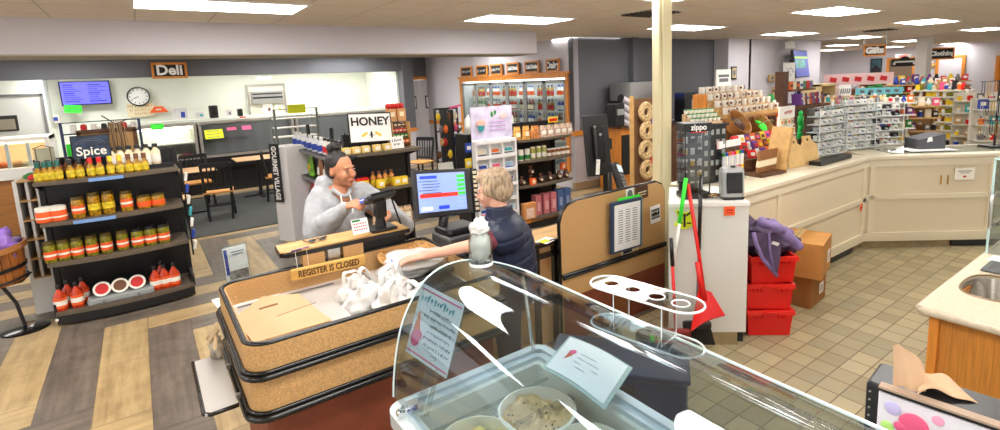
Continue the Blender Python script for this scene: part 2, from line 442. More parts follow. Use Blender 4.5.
def ceiling_mat():
    m, nt, N, L, b = node_mat('acoustic_ceiling_tiles'); g = NG(nt)
    tc = N.new('ShaderNodeTexCoord'); sp = N.new('ShaderNodeSeparateXYZ'); L.new(tc.outputs['Object'], sp.inputs[0])
    xs = g.m('DIVIDE', g.m('SUBTRACT', sp.outputs[0], .085), .61); ys = g.m('DIVIDE', g.m('SUBTRACT', sp.outputs[1], 5.44), .61)
    fx = g.m('ABSOLUTE', g.m('SUBTRACT', g.m('FRACT', xs), .5)); fy = g.m('ABSOLUTE', g.m('SUBTRACT', g.m('FRACT', ys), .5))
    gr = g.m('GREATER_THAN', g.m('MAXIMUM', fx, fy), .488)
    nz = g.noise(g.comb(g.m('MULTIPLY', sp.outputs[0], .5), g.m('MULTIPLY', sp.outputs[1], 2)), 9, 5, .7)
    base = g.mix(nz, rgb((226,216,204)), rgb((246,240,230)))
    col = g.mix(gr, base, rgb((206,198,186)))
    L.new(col, b.inputs['Base Color']); b.inputs['Roughness'].default_value = .9
    return m
M['floor'] = plank_floor(); M['tile'] = tile_floor(); M['ceil'] = ceiling_mat()
def struct(name, mb, m, parent=None, **k):
    o = mb.build(name, m, parent, **k)
    if parent is None: o['kind'] = 'structure'
    return o
CH = 2.73
b = MB(); b.bx(-6, 27, 2.75, 17, -.1, 0); b.bx(-6, 1.9, -3, 2.75, -.1, 0); struct('floor', b, M['floor'])
b = MB(); b.bx(1.9, 27, -6, 2.75, -.1, 0); struct('floor_tile', b, M['tile'])
b = MB(); b.bx(-6, 27, -6, 17, CH, CH+.1); struct('ceiling', b, M['ceil'])
M['carpet'] = mat('dark_grey_carpet', (74,76,74), .95, vary=.25, scale=60, bump=.3)
b = MB(); b.bx(-4.5, 5.2, 8.42, 11.55, .001, .012); tag(struct('floor_mat', b, M['carpet']), kind='structure')
b = MB(); b.bx(-6, 5.02, 6.35, 7.0, 2.41, CH-.001); struct('trim_1', b, M['wall'])
b = MB(); b.bx(-6, 5.02, 6.345, 7.005, 2.395, 2.41); struct('trim_2', b, mat('soffit_edge', (170,160,142), .6))
YB = 12.2
b = MB(); b.bx(-6, 5.35, YB, YB+.2, 2.36, CH-.001); b.bx(5.35, 5.62, YB-.1, YB+.35, .9, CH-.001); struct('wall_deli_front', b, M['walld'])
b = MB(); b.bx(5.35, 5.62, YB-.1, YB+.35, 0, .86); struct('wall_pier', b, M['wall'])
b = MB(); b.bx(5.33, 5.64, YB-.12, YB+.35, .86, .95); struct('trim_3', b, M['oak'])
b = MB(); b.bx(-6, 5.35, 14.6, 14.75, 0, 2.7); b.bx(-6, 5.35, YB+.2, 14.6, 2.55, 2.6); b.bx(5.3, 5.36, YB+.2, 14.6, 0, 2.55); struct('wall_deli_back', b, M['deliwall'])
b = MB(); b.bx(5.62, 6.7, 12.75, 12.9, 2.22, CH-.001); struct('wall_above_doors', b, M['walld'])
b = MB(); b.bx(5.62, 6.7, 12.70, 12.8, 2.14, 2.22); b.bx(6.56, 6.64, 12.70, 12.8, 0, 2.14); struct('trim_4', b, M['oak'])
for k, (x0, x1) in enumerate(((5.66, 6.07), (6.09, 6.55))):
    t = thing('door_%d' % (k+1), None, None, ((x0+x1)/2, 12.76, 0)); t['kind'] = 'structure'
    w = (x1-x0)/2
    MB().bx(-w, w, -.02, .02, .02, 2.13).build('door_panel', mat('grey_door', (222,220,222), .4), t)
    MB().box((0,-.025,1.55), (.2,.02,.34), bev=.04).build('window_rim', M['black'], t)
    MB().box((0,-.037,1.55), (.14,.01,.27), bev=.03).build('window_pane', mat('bright_pane', (240,240,238), .2), t)
    MB().bx(-w, w, -.03, -.02, .02, .35).build('kick_plate', M['steel'], t)
XD, YD = 6.3, 6.95
cool = [at(462, 86, x=XD), at(566, 80, x=XD)]
y1, y0 = at(461.5,84,x=XD).y, at(567,80,x=XD).y
zt = 2.03
b = MB(); b.bx(XD, XD+.12, y1+.05, 12.9, 0, CH-.001); b.bx(XD, XD+.12, YD, y0-.05, 0, CH-.001); b.bx(XD, XD+.12, y0-.05, y1+.05, zt+.03, CH-.001); b.bx(XD, XD+.12, y0-.05, y1+.05, 0, .3)
struct('wall_dairy', b, M['wall'])
b = MB(); b.bx(XD-.03, XD, YD, y0-.1, .98, 1.07); b.bx(XD-.03, XD, y1+.1, 12.7, .98, 1.07)
b.bx(XD-.03, XD+.35, YD-.03, YD, .98, 1.07); struct('trim_5', b, M['oak'])
b = MB(); b.bx(XD, 10.6, YD, YD+.12, 1.07, CH-.001); b.bx(XD, 10.6, YD+.001, YD+.12, 0, 1.07)
o = struct('wall_dark', b, [M['walld'], M['wall']]);
for p in o.data.polygons:
    if p.center.z < 1.07 and abs(p.center.z-1.07) > .01 and p.center.z < .9: p.material_index = 1
b = MB(); b.bx(XD-.02, 10.6, YD-.02, YD, 0, .12); b.bx(XD-.02, XD, YD-.02, y0-.1, 0, .12); struct('baseboard_dairy', b, mat('tan_baseboard', (186,160,120), .6))
b = MB(); q = at(631.5, 60, y=YD); b.bx(q.x-.08, q.x+.08, YD-.12, YD, 1.6, CH-.001); struct('trim_6', b, M['walld'])
XL = at(714, 60, y=YD).x
b = MB(); b.bx(XL, XL+.9, YD-.35, YD+.5, 0, CH-.001); q = at(762, 60, y=YD-.1); r = at(820, 60, y=6.6); b.bx(q.x-1, r.x, 6.6, 7.4, 0, CH-.001); struct('wall_middle', b, M['wall'])
b = MB(); b.bx(25.6, 25.8, -6, 11.2, 0, CH-.001); b.bx(11, 25.8, 11, 11.2, 0, CH-.001); b.bx(r.x-.2, r.x, 7.4, 11, 0, CH-.001); struct('wall_far', b, M['wall'])
q = at(921, 90, x=17.6); b = MB(); b.bx(q.x-.2, q.x+.2, q.y-.13, q.y+.13, 0, CH-.001); struct('wall_column', b, M['white'])
b = MB(); b.bx(3.645, 3.765, 2.895, 2.98, 0, CH-.001); b.bx(3.605, 3.643, 2.905, 2.98, 0, CH-.001)
tag(b.build('steel_post', mat('beige_post_paint', (226,216,176), .45), bev=.006), 'tall square beige steel post rising to the ceiling beside the particle board panel', 'post')
M['lamp'] = mat('light_diffuser', (255,252,248), .5, emit=15)
LP = [(.69,5.12,.61,.285),(3.82,5.14,.62,.285),(7.15,5.2,.66,.285),(10.8,5.4,.7,.3),(14.7,5.6,.75,.3),(7.5,3.17,.7,.29),(10.9,3.3,.7,.3),(6.85,7.0,.62,.0)]
LP = [(.69,5.12),(3.82,5.14),(7.15,5.22),(7.5,3.17)]
FL = [(552,617,38.5),(760,818,33.5),(835,883,37),(893,959,21.5),(958,1010,29),(889,929,40.7),(824,860,45),(940,966,43.6),(880,902,46.8),(964,992,45.2),(925,945,48.2),(820,842,50),(850,872,50.5)]
lamps = [(x,y,.61,.285) for x,y in LP]
for u0, u1, v in FL:
    a = at(u0, v, z=CH); c = at(u1, v, z=CH); lamps.append(((a.x+c.x)/2, (a.y+c.y)/2, .61, .285))
hid = [(.69,3.1),(3.82,3.14),(.69,1.1),(3.82,1.1),(7.5,1.1),(.69,-.9),(-2.5,5.1),(-2.5,3.1),(3.82,-1.0),(-2.5,9.2),(.8,9.2),(3.8,9.2),(-2.5,1.1),(-1,11.2),(2.5,11.2),(-1,13.4),(2.5,13.4),(4.2,13.4),(3.9,11.6),(5.3,9.3)]  # out-of-view panels; several added to brighten the deli interior and double doors
nl = thing('ceiling_light', None, 'ceiling light', (0,0,CH))
MB().bx(-.64,.64,-.32,-.285,-.012,0).bx(-.64,.64,.285,.32,-.012,0).bx(-.64,-.61,-.285,.285,-.012,0).bx(.61,.64,-.285,.285,-.012,0).build('frame', M['white'], nl)
MB().bx(-.61,.61,-.285,.285,-.008,-.002).build('diffuser', M['lamp'], nl)
names = ['long white ceiling light panel above the left edge of the deli soffit','white ceiling light panel near the right end of the soffit','white ceiling light panel crossed by the beige post','large white ceiling light panel above the lollipop and gift displays']
for i, (x, y, hx, hy) in enumerate(lamps):
    if i < 4: lab = names[i]; grp = 'recessed ceiling light panels'
    elif i == 4: lab = 'slim ceiling light panel in front of the dark grey wall corner'; grp = 'recessed ceiling light panels'
    elif i < 9: lab = 'wide ceiling light panel over the right-hand counters, %s from the left' % ORD[i-5]; grp = 'recessed ceiling light panels'
    else: lab = 'small distant ceiling light panel at the far end of the shop'; grp = 'far ceiling light panels'
    z = CH
    if i == 0: nl['label'] = lab; nl['group'] = grp; nl.location = (x,y,z)
    else: copy_tree(nl, (x,y,z), 0, lab, grp)
for x, y in hid:
    z = 2.55 if y > 12.4 else CH
    copy_tree(nl, (x,y,z), 0, 'unseen ceiling light panel, one of a set partly added to brighten the shop', 'unseen ceiling light panels')
for i, (u, v, lab) in enumerate(((650,12.5,'square metal air vent in the ceiling just left of the beige post'),(880,29.5,'dark air vent in the ceiling above the hanging gifts sign'))):
    c = at(u, v, z=CH); t = thing('ceiling_vent', lab, 'air vent', (c.x,c.y,CH), 0)
    MB().bx(-.3,.3,-.3,.3,-.006,0).build('frame', M['white'], t)
    s_ = MB()
    for k in range(7): s_.box((0, -.22+.073*k, -.014), (.5,.05,.006), (.5,0,0))
    s_.build('slats', mat('vent_slat', (90,88,84), .5, metal=.3), t)
w = bpy.data.worlds.new('world'); SC.world = w; w.use_nodes = True
w.node_tree.nodes['Background'].inputs[0].default_value = (1.0,.985,.97,1); w.node_tree.nodes['Background'].inputs[1].default_value = 1.0
SC.view_settings.view_transform = 'Standard'; SC.view_settings.look = 'None'; SC.view_settings.exposure = .22; SC.view_settings.gamma = 1
try: SC.view_settings.use_curve_mapping = False
except Exception: pass
def jar_kind(name, cat, h, r, body, lid, label, lidr=.92, lidh=.16, neck=.95, lab=(.2,.68), n=14, rim=True, parts=True, label2=None):
    t = thing(name, None, cat)
    bh = h*(1-lidh)
    MB().lathe([(r*.86,0),(r,.01),(r,bh*.82),(r*neck,bh)], n=n).build('jar_body' if 'jar' in name else 'body', body, t, smooth='auto')
    MB().lathe([(r*lidr,bh),(r*lidr,h-.003),(r*lidr*.94,h)], n=n).build('lid', lid, t, smooth='auto')
    if label:
        b = MB().lathe([(r*1.015,bh*lab[0]),(r*1.015,bh*lab[1])], n=n, cap=False)
        if label2: b.use(1).lathe([(r*1.025,bh*(lab[0]+.17)),(r*1.025,bh*(lab[1]-.17))], n=n, cap=False)
        b.build('label_band', [label, label2] if label2 else label, t, smooth='auto')
    return t
def bottle_kind(name, cat, h, r, body, cap, label, neckr=.38, capr=.42, shoulder=.62, neckz=.78, capz=.84, n=12, label2=None, lab=(.12,.5)):
    t = thing(name, None, cat)
    MB().lathe([(r*.9,0),(r,.008),(r,h*shoulder),(r*neckr,h*neckz),(r*neckr,h*capz)], n=n).build('bottle_body', body, t, smooth='auto')
    MB().lathe([(r*capr,h*capz-.002),(r*capr,h-.003),(r*capr*.9,h)], n=n).build('cap', cap, t, smooth='auto')
    if label:
        b = MB().lathe([(r*1.02,h*lab[0]),(r*1.02,h*lab[1])], n=n, cap=False)
        if label2: b.use(1).lathe([(r*1.03,h*(lab[0]+.1)),(r*1.03,h*(lab[1]-.1))], n=n, cap=False)
        b.build('label_band', [label, label2] if label2 else label, t, smooth='auto')
    return t
M['gold'] = mat('golden_pickle_glass', (176,130,24), .12, coat=.6, vary=.35, scale=40)
M['salsa'] = mat('dark_sauce_glass', (120,62,20), .12, coat=.6, vary=.3, scale=40)
M['relish'] = mat('green_relish_glass', (132,128,36), .12, coat=.6, vary=.35, scale=40)
M['honey'] = mat('honey_glass', (206,128,24), .12, coat=.6)
M['orlab'] = mat('orange_red_label', (240,98,34), .5)
M['yelab'] = mat('yellow_label', (236,200,40), .5, vary=.25, scale=30)
M['wlab'] = mat('white_label', (240,236,226), .5)
M['goldlid'] = mat('gold_lid', (104,88,44), .35, metal=.5)
M['teal_lid'] = mat('teal_lid', (16,96,84), .35)
M['redsauce'] = mat('red_sauce_glass', (206,62,24), .12, coat=.6, vary=.2, scale=30)
def gondola(name, label, loc, w, depth, shelves, base_h=.11, back=M['black'], board=M['shelfbrown'], up=M['blackm'], top=1.45, bulge=.07, strips=()):
    t = thing(name, label, 'shelf unit', loc)
    def plate(z, th, inset=0, bl=bulge):
        pts = []
        n = 10
        for i in range(n+1):
            s = i/n; x = -w/2+w*s; pts.append((x, inset-bl*(1-(2*s-1)**2)))
        pts += [(w/2, depth), (-w/2, depth)]
        return MB().prism(pts, z-th, z)
    plate(base_h, base_h-.02).build('base', up, t)
    MB().bx(-w/2,w/2,depth-.03,depth,base_h,top).build('back_panel', back, t)
    for sx in (-1, 1):
        u = MB(); u.bx(sx*w/2-.02, sx*w/2+.02, depth-.06, depth+.01, 0, top)
        for k in range(int(top/.05)): u.bx(sx*w/2-.008, sx*w/2+.008, depth-.066, depth-.06, .05+k*.05, .075+k*.05)
        u.build('upright', [up], t)
        g = MB(); g.bx(sx*w/2-.012, sx*w/2+.012, .03, depth-.05, base_h, base_h+.1); g.build('side_bracket', up, t)
    for i, z in enumerate(shelves):
        plate(z, .03).build('shelf', board, t)
        if z > base_h+.02:
            e = MB()
            for sx in (-1,1): e.ext([(sx*w/2,.02,z-.03),(sx*w/2,depth-.03,z-.03),(sx*w/2,depth-.03,z-.13)], (-sx*.006,0,0))
            e.build('shelf_bracket', up, t)
    for (i, x0, x1) in strips:
        z = shelves[i]; b = MB()
        def f(s, v, x0=x0, x1=x1, z=z):
            x = x0+(x1-x0)*s; q = (x+w/2)/w
            return Vector((x, -bulge*(1-(2*q-1)**2)-.003, z-.032+.03*v))
        b.sheet(f, 8, 1, .003); b.build('price_strip', mat('blue_price_strip', (120,160,215), .4), t)
    return t
GY = 5.98
gz = [.13,.58,.945,1.305]
G1 = gondola('curved_gondola_shelf', 'black curved-front gondola shelf of pickle and sauce jars at left', (-.275,GY,0), 1.05, .45, gz, base_h=.1, top=1.47, strips=((3,-.15,.1),(2,-.3,.0)))
MB().box((-.525,-.004,.07),(.02,.01,.02)).build('bright_clip', M['white'], G1)
def gx(u, z, y=GY+.07): 
    c = at(u, 200, y=y); q = c.x
    for _ in range(3):
        # refine the row of pixels for this height
        d = ray(u, 100); 
        best = None
    # solve for x where the point (x,y,z) projects to column u
    lo, hi = -8.0, 26.0
    A = _M
    def col(x):
        p = A @ (Vector((x,y,z))-EYE); return CF*p.x/p.z+CX
    for _ in range(40):
        mid = (lo+hi)/2
        p = A @ (Vector((mid,y,z))-EYE)
        if p.z <= .05: lo = mid; continue
        if col(mid) < u: lo = mid
        else: hi = mid
    return Vector(((lo+hi)/2, y, z))
def yx(v_u, z, x):
    """point (x, y, z) that projects to column u"""
    lo, hi = -3.0, 30.0
    for _ in range(40):
        mid = (lo+hi)/2; p = _M @ (Vector((x,mid,z))-EYE)
        if p.z <= .05: lo = mid; continue
        if CF*p.x/p.z+CX > v_u: lo = mid
        else: hi = mid
    return Vector((x, (lo+hi)/2, z))
where = 'on the %s shelf of the black gondola at left'
TB = {'teal': ([39.5,46.6,52.5,59.6], M['teal_lid'], 'yellow-labelled sauce bottle with teal cap'),
      'dark': ([71.7,81], M['black'], 'yellow-labelled sauce bottle with black cap'),
      'red': ([92,101], M['red'], 'yellow-labelled sauce bottle with red cap'),
      'yellow': ([111.6,121], M['yellow'], 'yellow-labelled sauce bottle with yellow cap'),
      'brown': ([130,138,145.5], M['brown'], 'yellow-labelled sauce bottle with brown cap')}
for k, (us, capm, desc) in TB.items():
    p = bottle_kind('sauce_bottle', 'bottle', .17, .031, M['gold'], capm, M['yelab'], neckr=.5, capr=.6, shoulder=.52, neckz=.64, capz=.72, lab=(.1,.45))
    row(p, [gx(u, gz[3], GY+.06) for u in us], desc, 'on the black gondola top shelf', 'sauce bottles on the top shelf')
p = bottle_kind('dressing_bottle', 'bottle', .2, .038, M['cream'], M['black'], M['wlab'], neckr=.45, capr=.6)
row(p, [gx(u, gz[3]+.04, GY+.2) for u in (113,122,131,139.5,148,157)], 'pale dressing bottle with black cap', 'behind the sauces', 'dressing bottles at the back')
p = bottle_kind('dark_sauce_bottle', 'bottle', .17, .036, M['salsa'], M['black'], M['brown'], neckr=.5, capr=.55)
row(p, [gx(u, gz[3]+.0, GY+.2) for u in (40,50,60,70,80,90)], 'dark bottle with black cap', 'half hidden behind the sauces', 'dark bottles at the back')
b = MB(); b.bx(-.5,.5,.15,.3,gz[3],gz[3]+.04); b.build('riser', M['black'], G1)
p = jar_kind('salsa_jar', 'jar', .135, .062, M['orlab'], M['wlab'], M['orlab'], lidr=.98, lidh=.28, label2=M['wlab'])
row(p, [gx(46,gz[2]), gx(59.5,gz[2])], 'squat orange-labelled jar with white lid', 'on the second shelf', 'squat salsa jars')
p = jar_kind('pickle_jar', 'jar', .195, .048, M['gold'], M['goldlid'], M['orlab'], label2=M['wlab'], lab=(.25,.72))
row(p, [gx(80,gz[2]), gx(128,gz[2])], 'tall pickle jar with orange and white label', 'on the second shelf', 'orange-labelled jars, second shelf')
p = jar_kind('relish_jar', 'jar', .215, .047, M['gold'], M['goldlid'], M['yelab'], lab=(.3,.62))
row(p, [gx(96,gz[2]), gx(110,gz[2])], 'tall golden jar with yellow label', 'amid the second shelf down', 'golden jars, second shelf')
p = jar_kind('mustard_jar', 'jar', .13, .056, M['gold'], M['goldlid'], M['orlab'])
row(p, [gx(145,gz[2]), gx(159,gz[2])], 'squat golden jar with orange label', 'at the second shelf right end', 'squat golden jars')
p = jar_kind('pickle_jar', 'jar', .19, .046, M['relish'], M['goldlid'], M['orlab'], label2=M['wlab'], lab=(.2,.66))
row(p, [gx(u,gz[1]) for u in (52,65.5,79,93.5,108,124)], 'pickle jar with orange label', 'on the third shelf', 'pickle jars on the third shelf down')
p = jar_kind('pickle_jar', 'jar', .19, .05, M['relish'], M['black'], M['orlab'], label2=M['wlab'], lab=(.2,.66))
row(p, [gx(u,gz[1]) for u in (139,152,165)], 'black-lidded pickle jar', 'at the third shelf right end', 'black-lidded pickle jars')
p = bottle_kind('barbecue_sauce_bottle', 'bottle', .24, .048, M['redsauce'], M['black'], M['orlab'], label2=M['wlab'], neckr=.32, capr=.38, shoulder=.55, neckz=.78)
row(p, [gx(62,gz[0]), gx(79,gz[0]), gx(70,gz[0],GY+.18), gx(85,gz[0],GY+.18)], 'red sauce bottle with orange label', 'at the bottom shelf left', 'red sauce bottles, bottom shelf left')
p2 = copy_tree(p, gx(157,gz[0]), 0, 'red sauce bottle at the right of the bottom shelf, front left one', 'red sauce bottles, bottom shelf right')
copy_tree(p, gx(166,gz[0]), 0, 'red sauce bottle at the right of the bottom shelf, front middle one', 'red sauce bottles, bottom shelf right')
copy_tree(p, gx(175.5,gz[0]), 0, 'red sauce bottle at the right of the bottom shelf, rightmost one', 'red sauce bottles, bottom shelf right')
copy_tree(p, gx(163,gz[0],GY+.2), 0, 'red sauce bottle hidden behind two others, bottom shelf right', 'red sauce bottles, bottom shelf right')
c = gx(122.5, gz[0], GY+.05); t = thing('tub_rack', 'grey plastic rack holding three dip tubs on the bottom shelf', 'rack', c)
MB().box((0,0,.03),(.5,.14,.06),bev=.015).build('rack_tray', mat('grey_rack', (150,156,156), .4), t)
MB().box((-.13,-.075,.02),(.02,.02,.03)).box((.13,-.075,.02),(.02,.02,.03)).build('latches', M['grey'], t)
for k, u in enumerate((103,121,138)):
    c2 = gx(u, gz[0]+.065, GY+.05); d = thing('dip_tub', ORD[k]+' round dip tub from the left standing in the grey rack', 'tub', c2, 0, 'dip tubs', rx=radians(60))
    d.location = c2+Vector((0,0,.055))
    MB().lathe([(.05,-.05),(.065,0)], n=18).build('tub_body', M['white'], d, smooth='auto')
    MB().lathe([(.068,0),(.068,.012)], n=18).build('lid', M['wlab'], d, smooth='auto')
    MB().lathe([(.05,.0125),(.05,.0135)], n=18).build('lid_label', (M['reds'], M['brown'], M['reds'])[k], d)
t = thing('framed_pegboard', 'dark framed tan board on the table behind the gondola', 'framed board', (at(103,140,y=6.75).x,6.75,0))
a = at(78,132,y=6.75); c = at(133,152,y=6.75); ox = t.location.x
x0, x1 = at(80,132,y=6.75).x-ox, at(133,132,y=6.75).x-ox; z0, z1 = 1.38, at(100,131,y=6.75).z
MB().bx(x0-.02,x1+.02,0,.03,z0,z1).build('board', mat('tan_board', (196,152,98), .8), t)
MB().bx(x0-.03,x1+.03,-.015,.0,z1-.02,z1+.02).bx(x0-.03,x0,-.015,0,z0,z1).bx(x1,x1+.03,-.015,0,z0,z1).build('frame', M['darkwood'], t)
MB().bx(x0,x0+.03,.03,.06,0,z0).bx(x1-.03,x1,.03,.06,0,z0).build('legs', M['blackm'], t)
MB().bx(x0,x1,-.16,.4,z0-.06,z0-.03).build('table_board', M['darkwood'], t)
YR = 7.15; ox = at(100,125,y=YR).x
t = thing('blue_wire_rack', 'blue metal framed rack with chip bags behind the black gondola', 'rack', (ox,YR,0))
x0, x1 = at(61,130,y=YR).x-ox, at(140,130,y=YR).x-ox; zt_ = at(100,121,y=YR).z
bl = mat('navy_tube', (36,52,96), .4)
MB().tube([(x0,0,0),(x0,0,zt_),(x1,0,zt_),(x1,0,0)], .014, 8).build('frame', bl, t)
MB().tube([(x0,0,zt_-.12),(x1,0,zt_-.12)], .008, 6).tube([(x0,0,1.2),(x1,0,1.2)], .012, 6).build('crossbars', bl, t)
for k in range(7):
    MB().box((x0+.1+k*(x1-x0-.15)/6, -.02, zt_-.07), (.055,.05,.09), bev=.02).build('hook_tag', (M['white'],M['reds'],M['white'],M['black'])[k%4], t)
MB().box((x0+.05,-.03,zt_-.3),(.06,.02,.16)).build('green_packet', M['neon_green'], t)
c = at(92,165,y=GY+.28); t = thing('chalk_sign', 'small chalkboard sign reading Spice standing on the top shelf', 'sign', (at(93,160,y=GY+.15).x,GY+.15,gz[3]+.16), 0, rx=radians(-8)); t.scale = (.85,1,.85)
b = MB().bx(-.155,.155,0,.012,0,.235).build('board', mat('chalk_blue', (44,60,82), .7, vary=.4, scale=12), t)
MB().bx(-.165,-.155,-.004,.014,-.0,.24).bx(.155,.165,-.004,.014,0,.24).bx(-.165,.165,-.004,.014,.235,.245).build('frame', M['black'], t)
text_part('Spice', .13, M['wlab'], t, (0,-.003,.07), sx=.95, bold=.002)
MB().tube([(.12*cos(a_),-.003,.15+.055*sin(a_)) for a_ in [pi*k/10 for k in range(11)]], .003, 5).tube([(.09*cos(a_),-.003,.15+.035*sin(a_)) for a_ in [pi*k/10 for k in range(11)]], .003, 5).build('chalk_arc', M['inkgrey'], t)
c = at(118,140,y=6.6); t = thing('twig_bundle', 'bundle of brown bead strands hanging beside the framed board', 'bundle', (c.x,6.6,1.38))
for k in range(14):
    x = -.07+.011*k; zz = .35-.004*(k-7)**2*.2
    MB().tube([(x*.9,0,.02),(x+.01*sin(k),-.02,.2),(x*.8,0,.38+.02*sin(k*3))], .005, 5).build('strand', mat('straw', (150,126,88), .8) if k%2 else M['darkwood'], t)
MB().tube([(-.1,0,.45),(0,0,.36),(.1,0,.4)], .006, 5).build('hook', M['blackm'], t)
c = gx(36, gz[3]+.1, GY+.25)
t = thing('wire_card_rack', 'beige card rack with wire hooks at the top shelf left corner', 'rack', (c.x+.06,GY+.33,gz[3]+.02))
MB().bx(-.07,.07,0,.03,.0,.25).build('panel', mat('sage_beige', (178,176,150), .7), t)
MB().tube([(-.07,-.02,.25),(0,-.05,.28),(.07,-.02,.25)], .004, 5).tube([(-.05,-.02,.0),(-.05,-.04,.25)], .004, 5).tube([(.05,-.02,.0),(.05,-.04,.25)], .004, 5).build('wires', M['darkwood'], t)
c = gx(28, gz[3]+.0, GY+.25)
t = thing('snack_packet', 'green and red snack packet lying at the left end of the top shelf', 'packet', (c.x+.06,GY+.24,gz[3]+.002))
MB().ell((0,0,.035),(.09,.06,.035),12,6,disp=.3).build('wrapper', M['green'], t, smooth=True)
MB().ell((-.01,-.03,.03),(.05,.045,.03),12,6,disp=.3,seed=3).build('red_patch', M['reds'], t, smooth=True)
c = gx(190,.9,GY+.3); t = thing('clip_strip', 'black clip strip of blue and white packets hanging on the gondola right side', 'clip strip', (.285,GY+.3,0))
MB().bx(0,.012,-.03,.03,.35,1.35).build('strip', M['black'], t)
for k in range(7):
    MB().box((.03,0,.45+k*.12),(.03,.08,.09),(0,radians(10),0),bev=.01).build('packet', (M['white'],M['blue'],M['white'],M['teal'])[k%4], t)
c = at(52,290,z=0); 
t = thing('cubby_display', 'white and wood pigeonhole display standing behind the basket at left', 'display unit', (gx(34,.9,6.6).x,6.5,0)); t.scale = (1,1,.9)
w_ = (gx(47,.9,6.6).x-gx(21,.9,6.6).x)/2; cm_ = mat('cubby_white', (226,224,218), .5); cw = M['wood']
MB().bx(-w_,-w_+.03,-.0,.4,0,1.42).bx(w_-.03,w_,0,.4,0,1.42).build('side_panels', cm_, t)
for k in range(6): MB().bx(-w_+.03,w_-.03,0,.38,.38+k*.205,.395+k*.205).build('shelf', cw, t)
MB().bx(-w_+.03,w_-.03,.36,.4,0,1.42).build('back_panel', cw, t)
MB().bx(-w_+.03,w_-.03,0,.02,0,.38).build('kick_panel', cm_, t)
MB().bx(-.01,.01,.01,.36,.395,1.4).build('divider', cm_, t)
c = at(26,329,z=0); t = thing('basket_stand', 'black round-footed stand carrying the wooden basket at the left edge', 'stand', (c.x-.0,c.y,0))
MB().lathe([(.17,0),(.17,.012),(.14,.025),(.03,.035)], n=28).build('foot', mat('gloss_black', (20,20,22), .18), t, smooth='auto')
MB().tube([(0,0,.03),(-.03,.01,.25),(-.1,.02,.42)], .014, 8).build('pole', M['blackm'], t)
MB().tube([(-.02+.2*cos(a_)-.1, .2*sin(a_)+.02, .47+.03*cos(a_)) for a_ in [2*pi*k/20 for k in range(20)]], .009, 6, closed=True).tube([(-.1,.02,.42),(.03,.02,.43),(.1,.02,.50)], .009, 6).tube([(-.1,.02,.42),(-.2,.02,.42),(-.3,.02,.46)], .009, 6).build('cradle', M['blackm'], t)
bc = Vector((c.x-.1, c.y+.02, .44))
t = thing('wooden_bushel_basket', 'slatted wooden bushel basket held in the black stand', 'basket', bc, 0, ry=radians(-8)); t.scale = (1.2,1.2,1.2)
b = MB(); n = 22
for k in range(n):
    a0 = 2*pi*k/n; a1 = 2*pi*(k+.9)/n
    for r0, r1, z0, z1 in ((.135,.20,0,.27),):
        vs = [(r0*cos(a0),r0*sin(a0),z0),(r0*cos(a1),r0*sin(a1),z0),(r1*cos(a1),r1*sin(a1),z1),(r1*cos(a0),r1*sin(a0),z1)]
        vs += [(x*.94,y*.94,z) for x,y,z in vs]
        b.add(vs, [(0,1,2,3),(7,6,5,4),(0,4,5,1),(2,6,7,3),(1,5,6,2),(0,3,7,4)])
b.lathe([(.13,.0),(.13,.01)], n=20)
b.build('staves', mat('basket_wood', (160,96,42), .55, vary=.25, scale=20, stretch=(1,1,.2)), t)
MB().lathe([(.2,.235),(.21,.235),(.212,.275),(.2,.275),(.2,.235)], n=26, cap=False).build('rim_hoop', mat('basket_rim', (176,116,56), .6), t, smooth='auto')
MB().lathe([(.165,.1),(.172,.1),(.177,.125),(.17,.125)], n=26, cap=False).build('wire_hoop', M['blackm'], t)
t = thing('lilac_bag', 'crumpled lilac plastic bag heaped in the wooden basket', 'bag', bc+Vector((-.03,0,.25))); t.scale = (1.15,1.15,1.15)
MB().ell((0,0,.06),(.17,.17,.13),28,18,disp=.5,seed=4,fs_=3.2).ell((-.05,.02,.14),(.09,.09,.09),20,12,disp=.7,seed=9,fs_=4).build('bag_body', mat('lilac_plastic', (160,118,214), .35, vary=.2, scale=14), t, smooth=True)
M['curtain'] = mat('dark_green_grey_night_cover', (58,62,62), .6, bump=.4, scale=20)
M['caseframe'] = mat('case_frame_metal', (176,172,164), .35, metal=.6)
def U(u, y, z=1.2): return gx(u, z, y).x
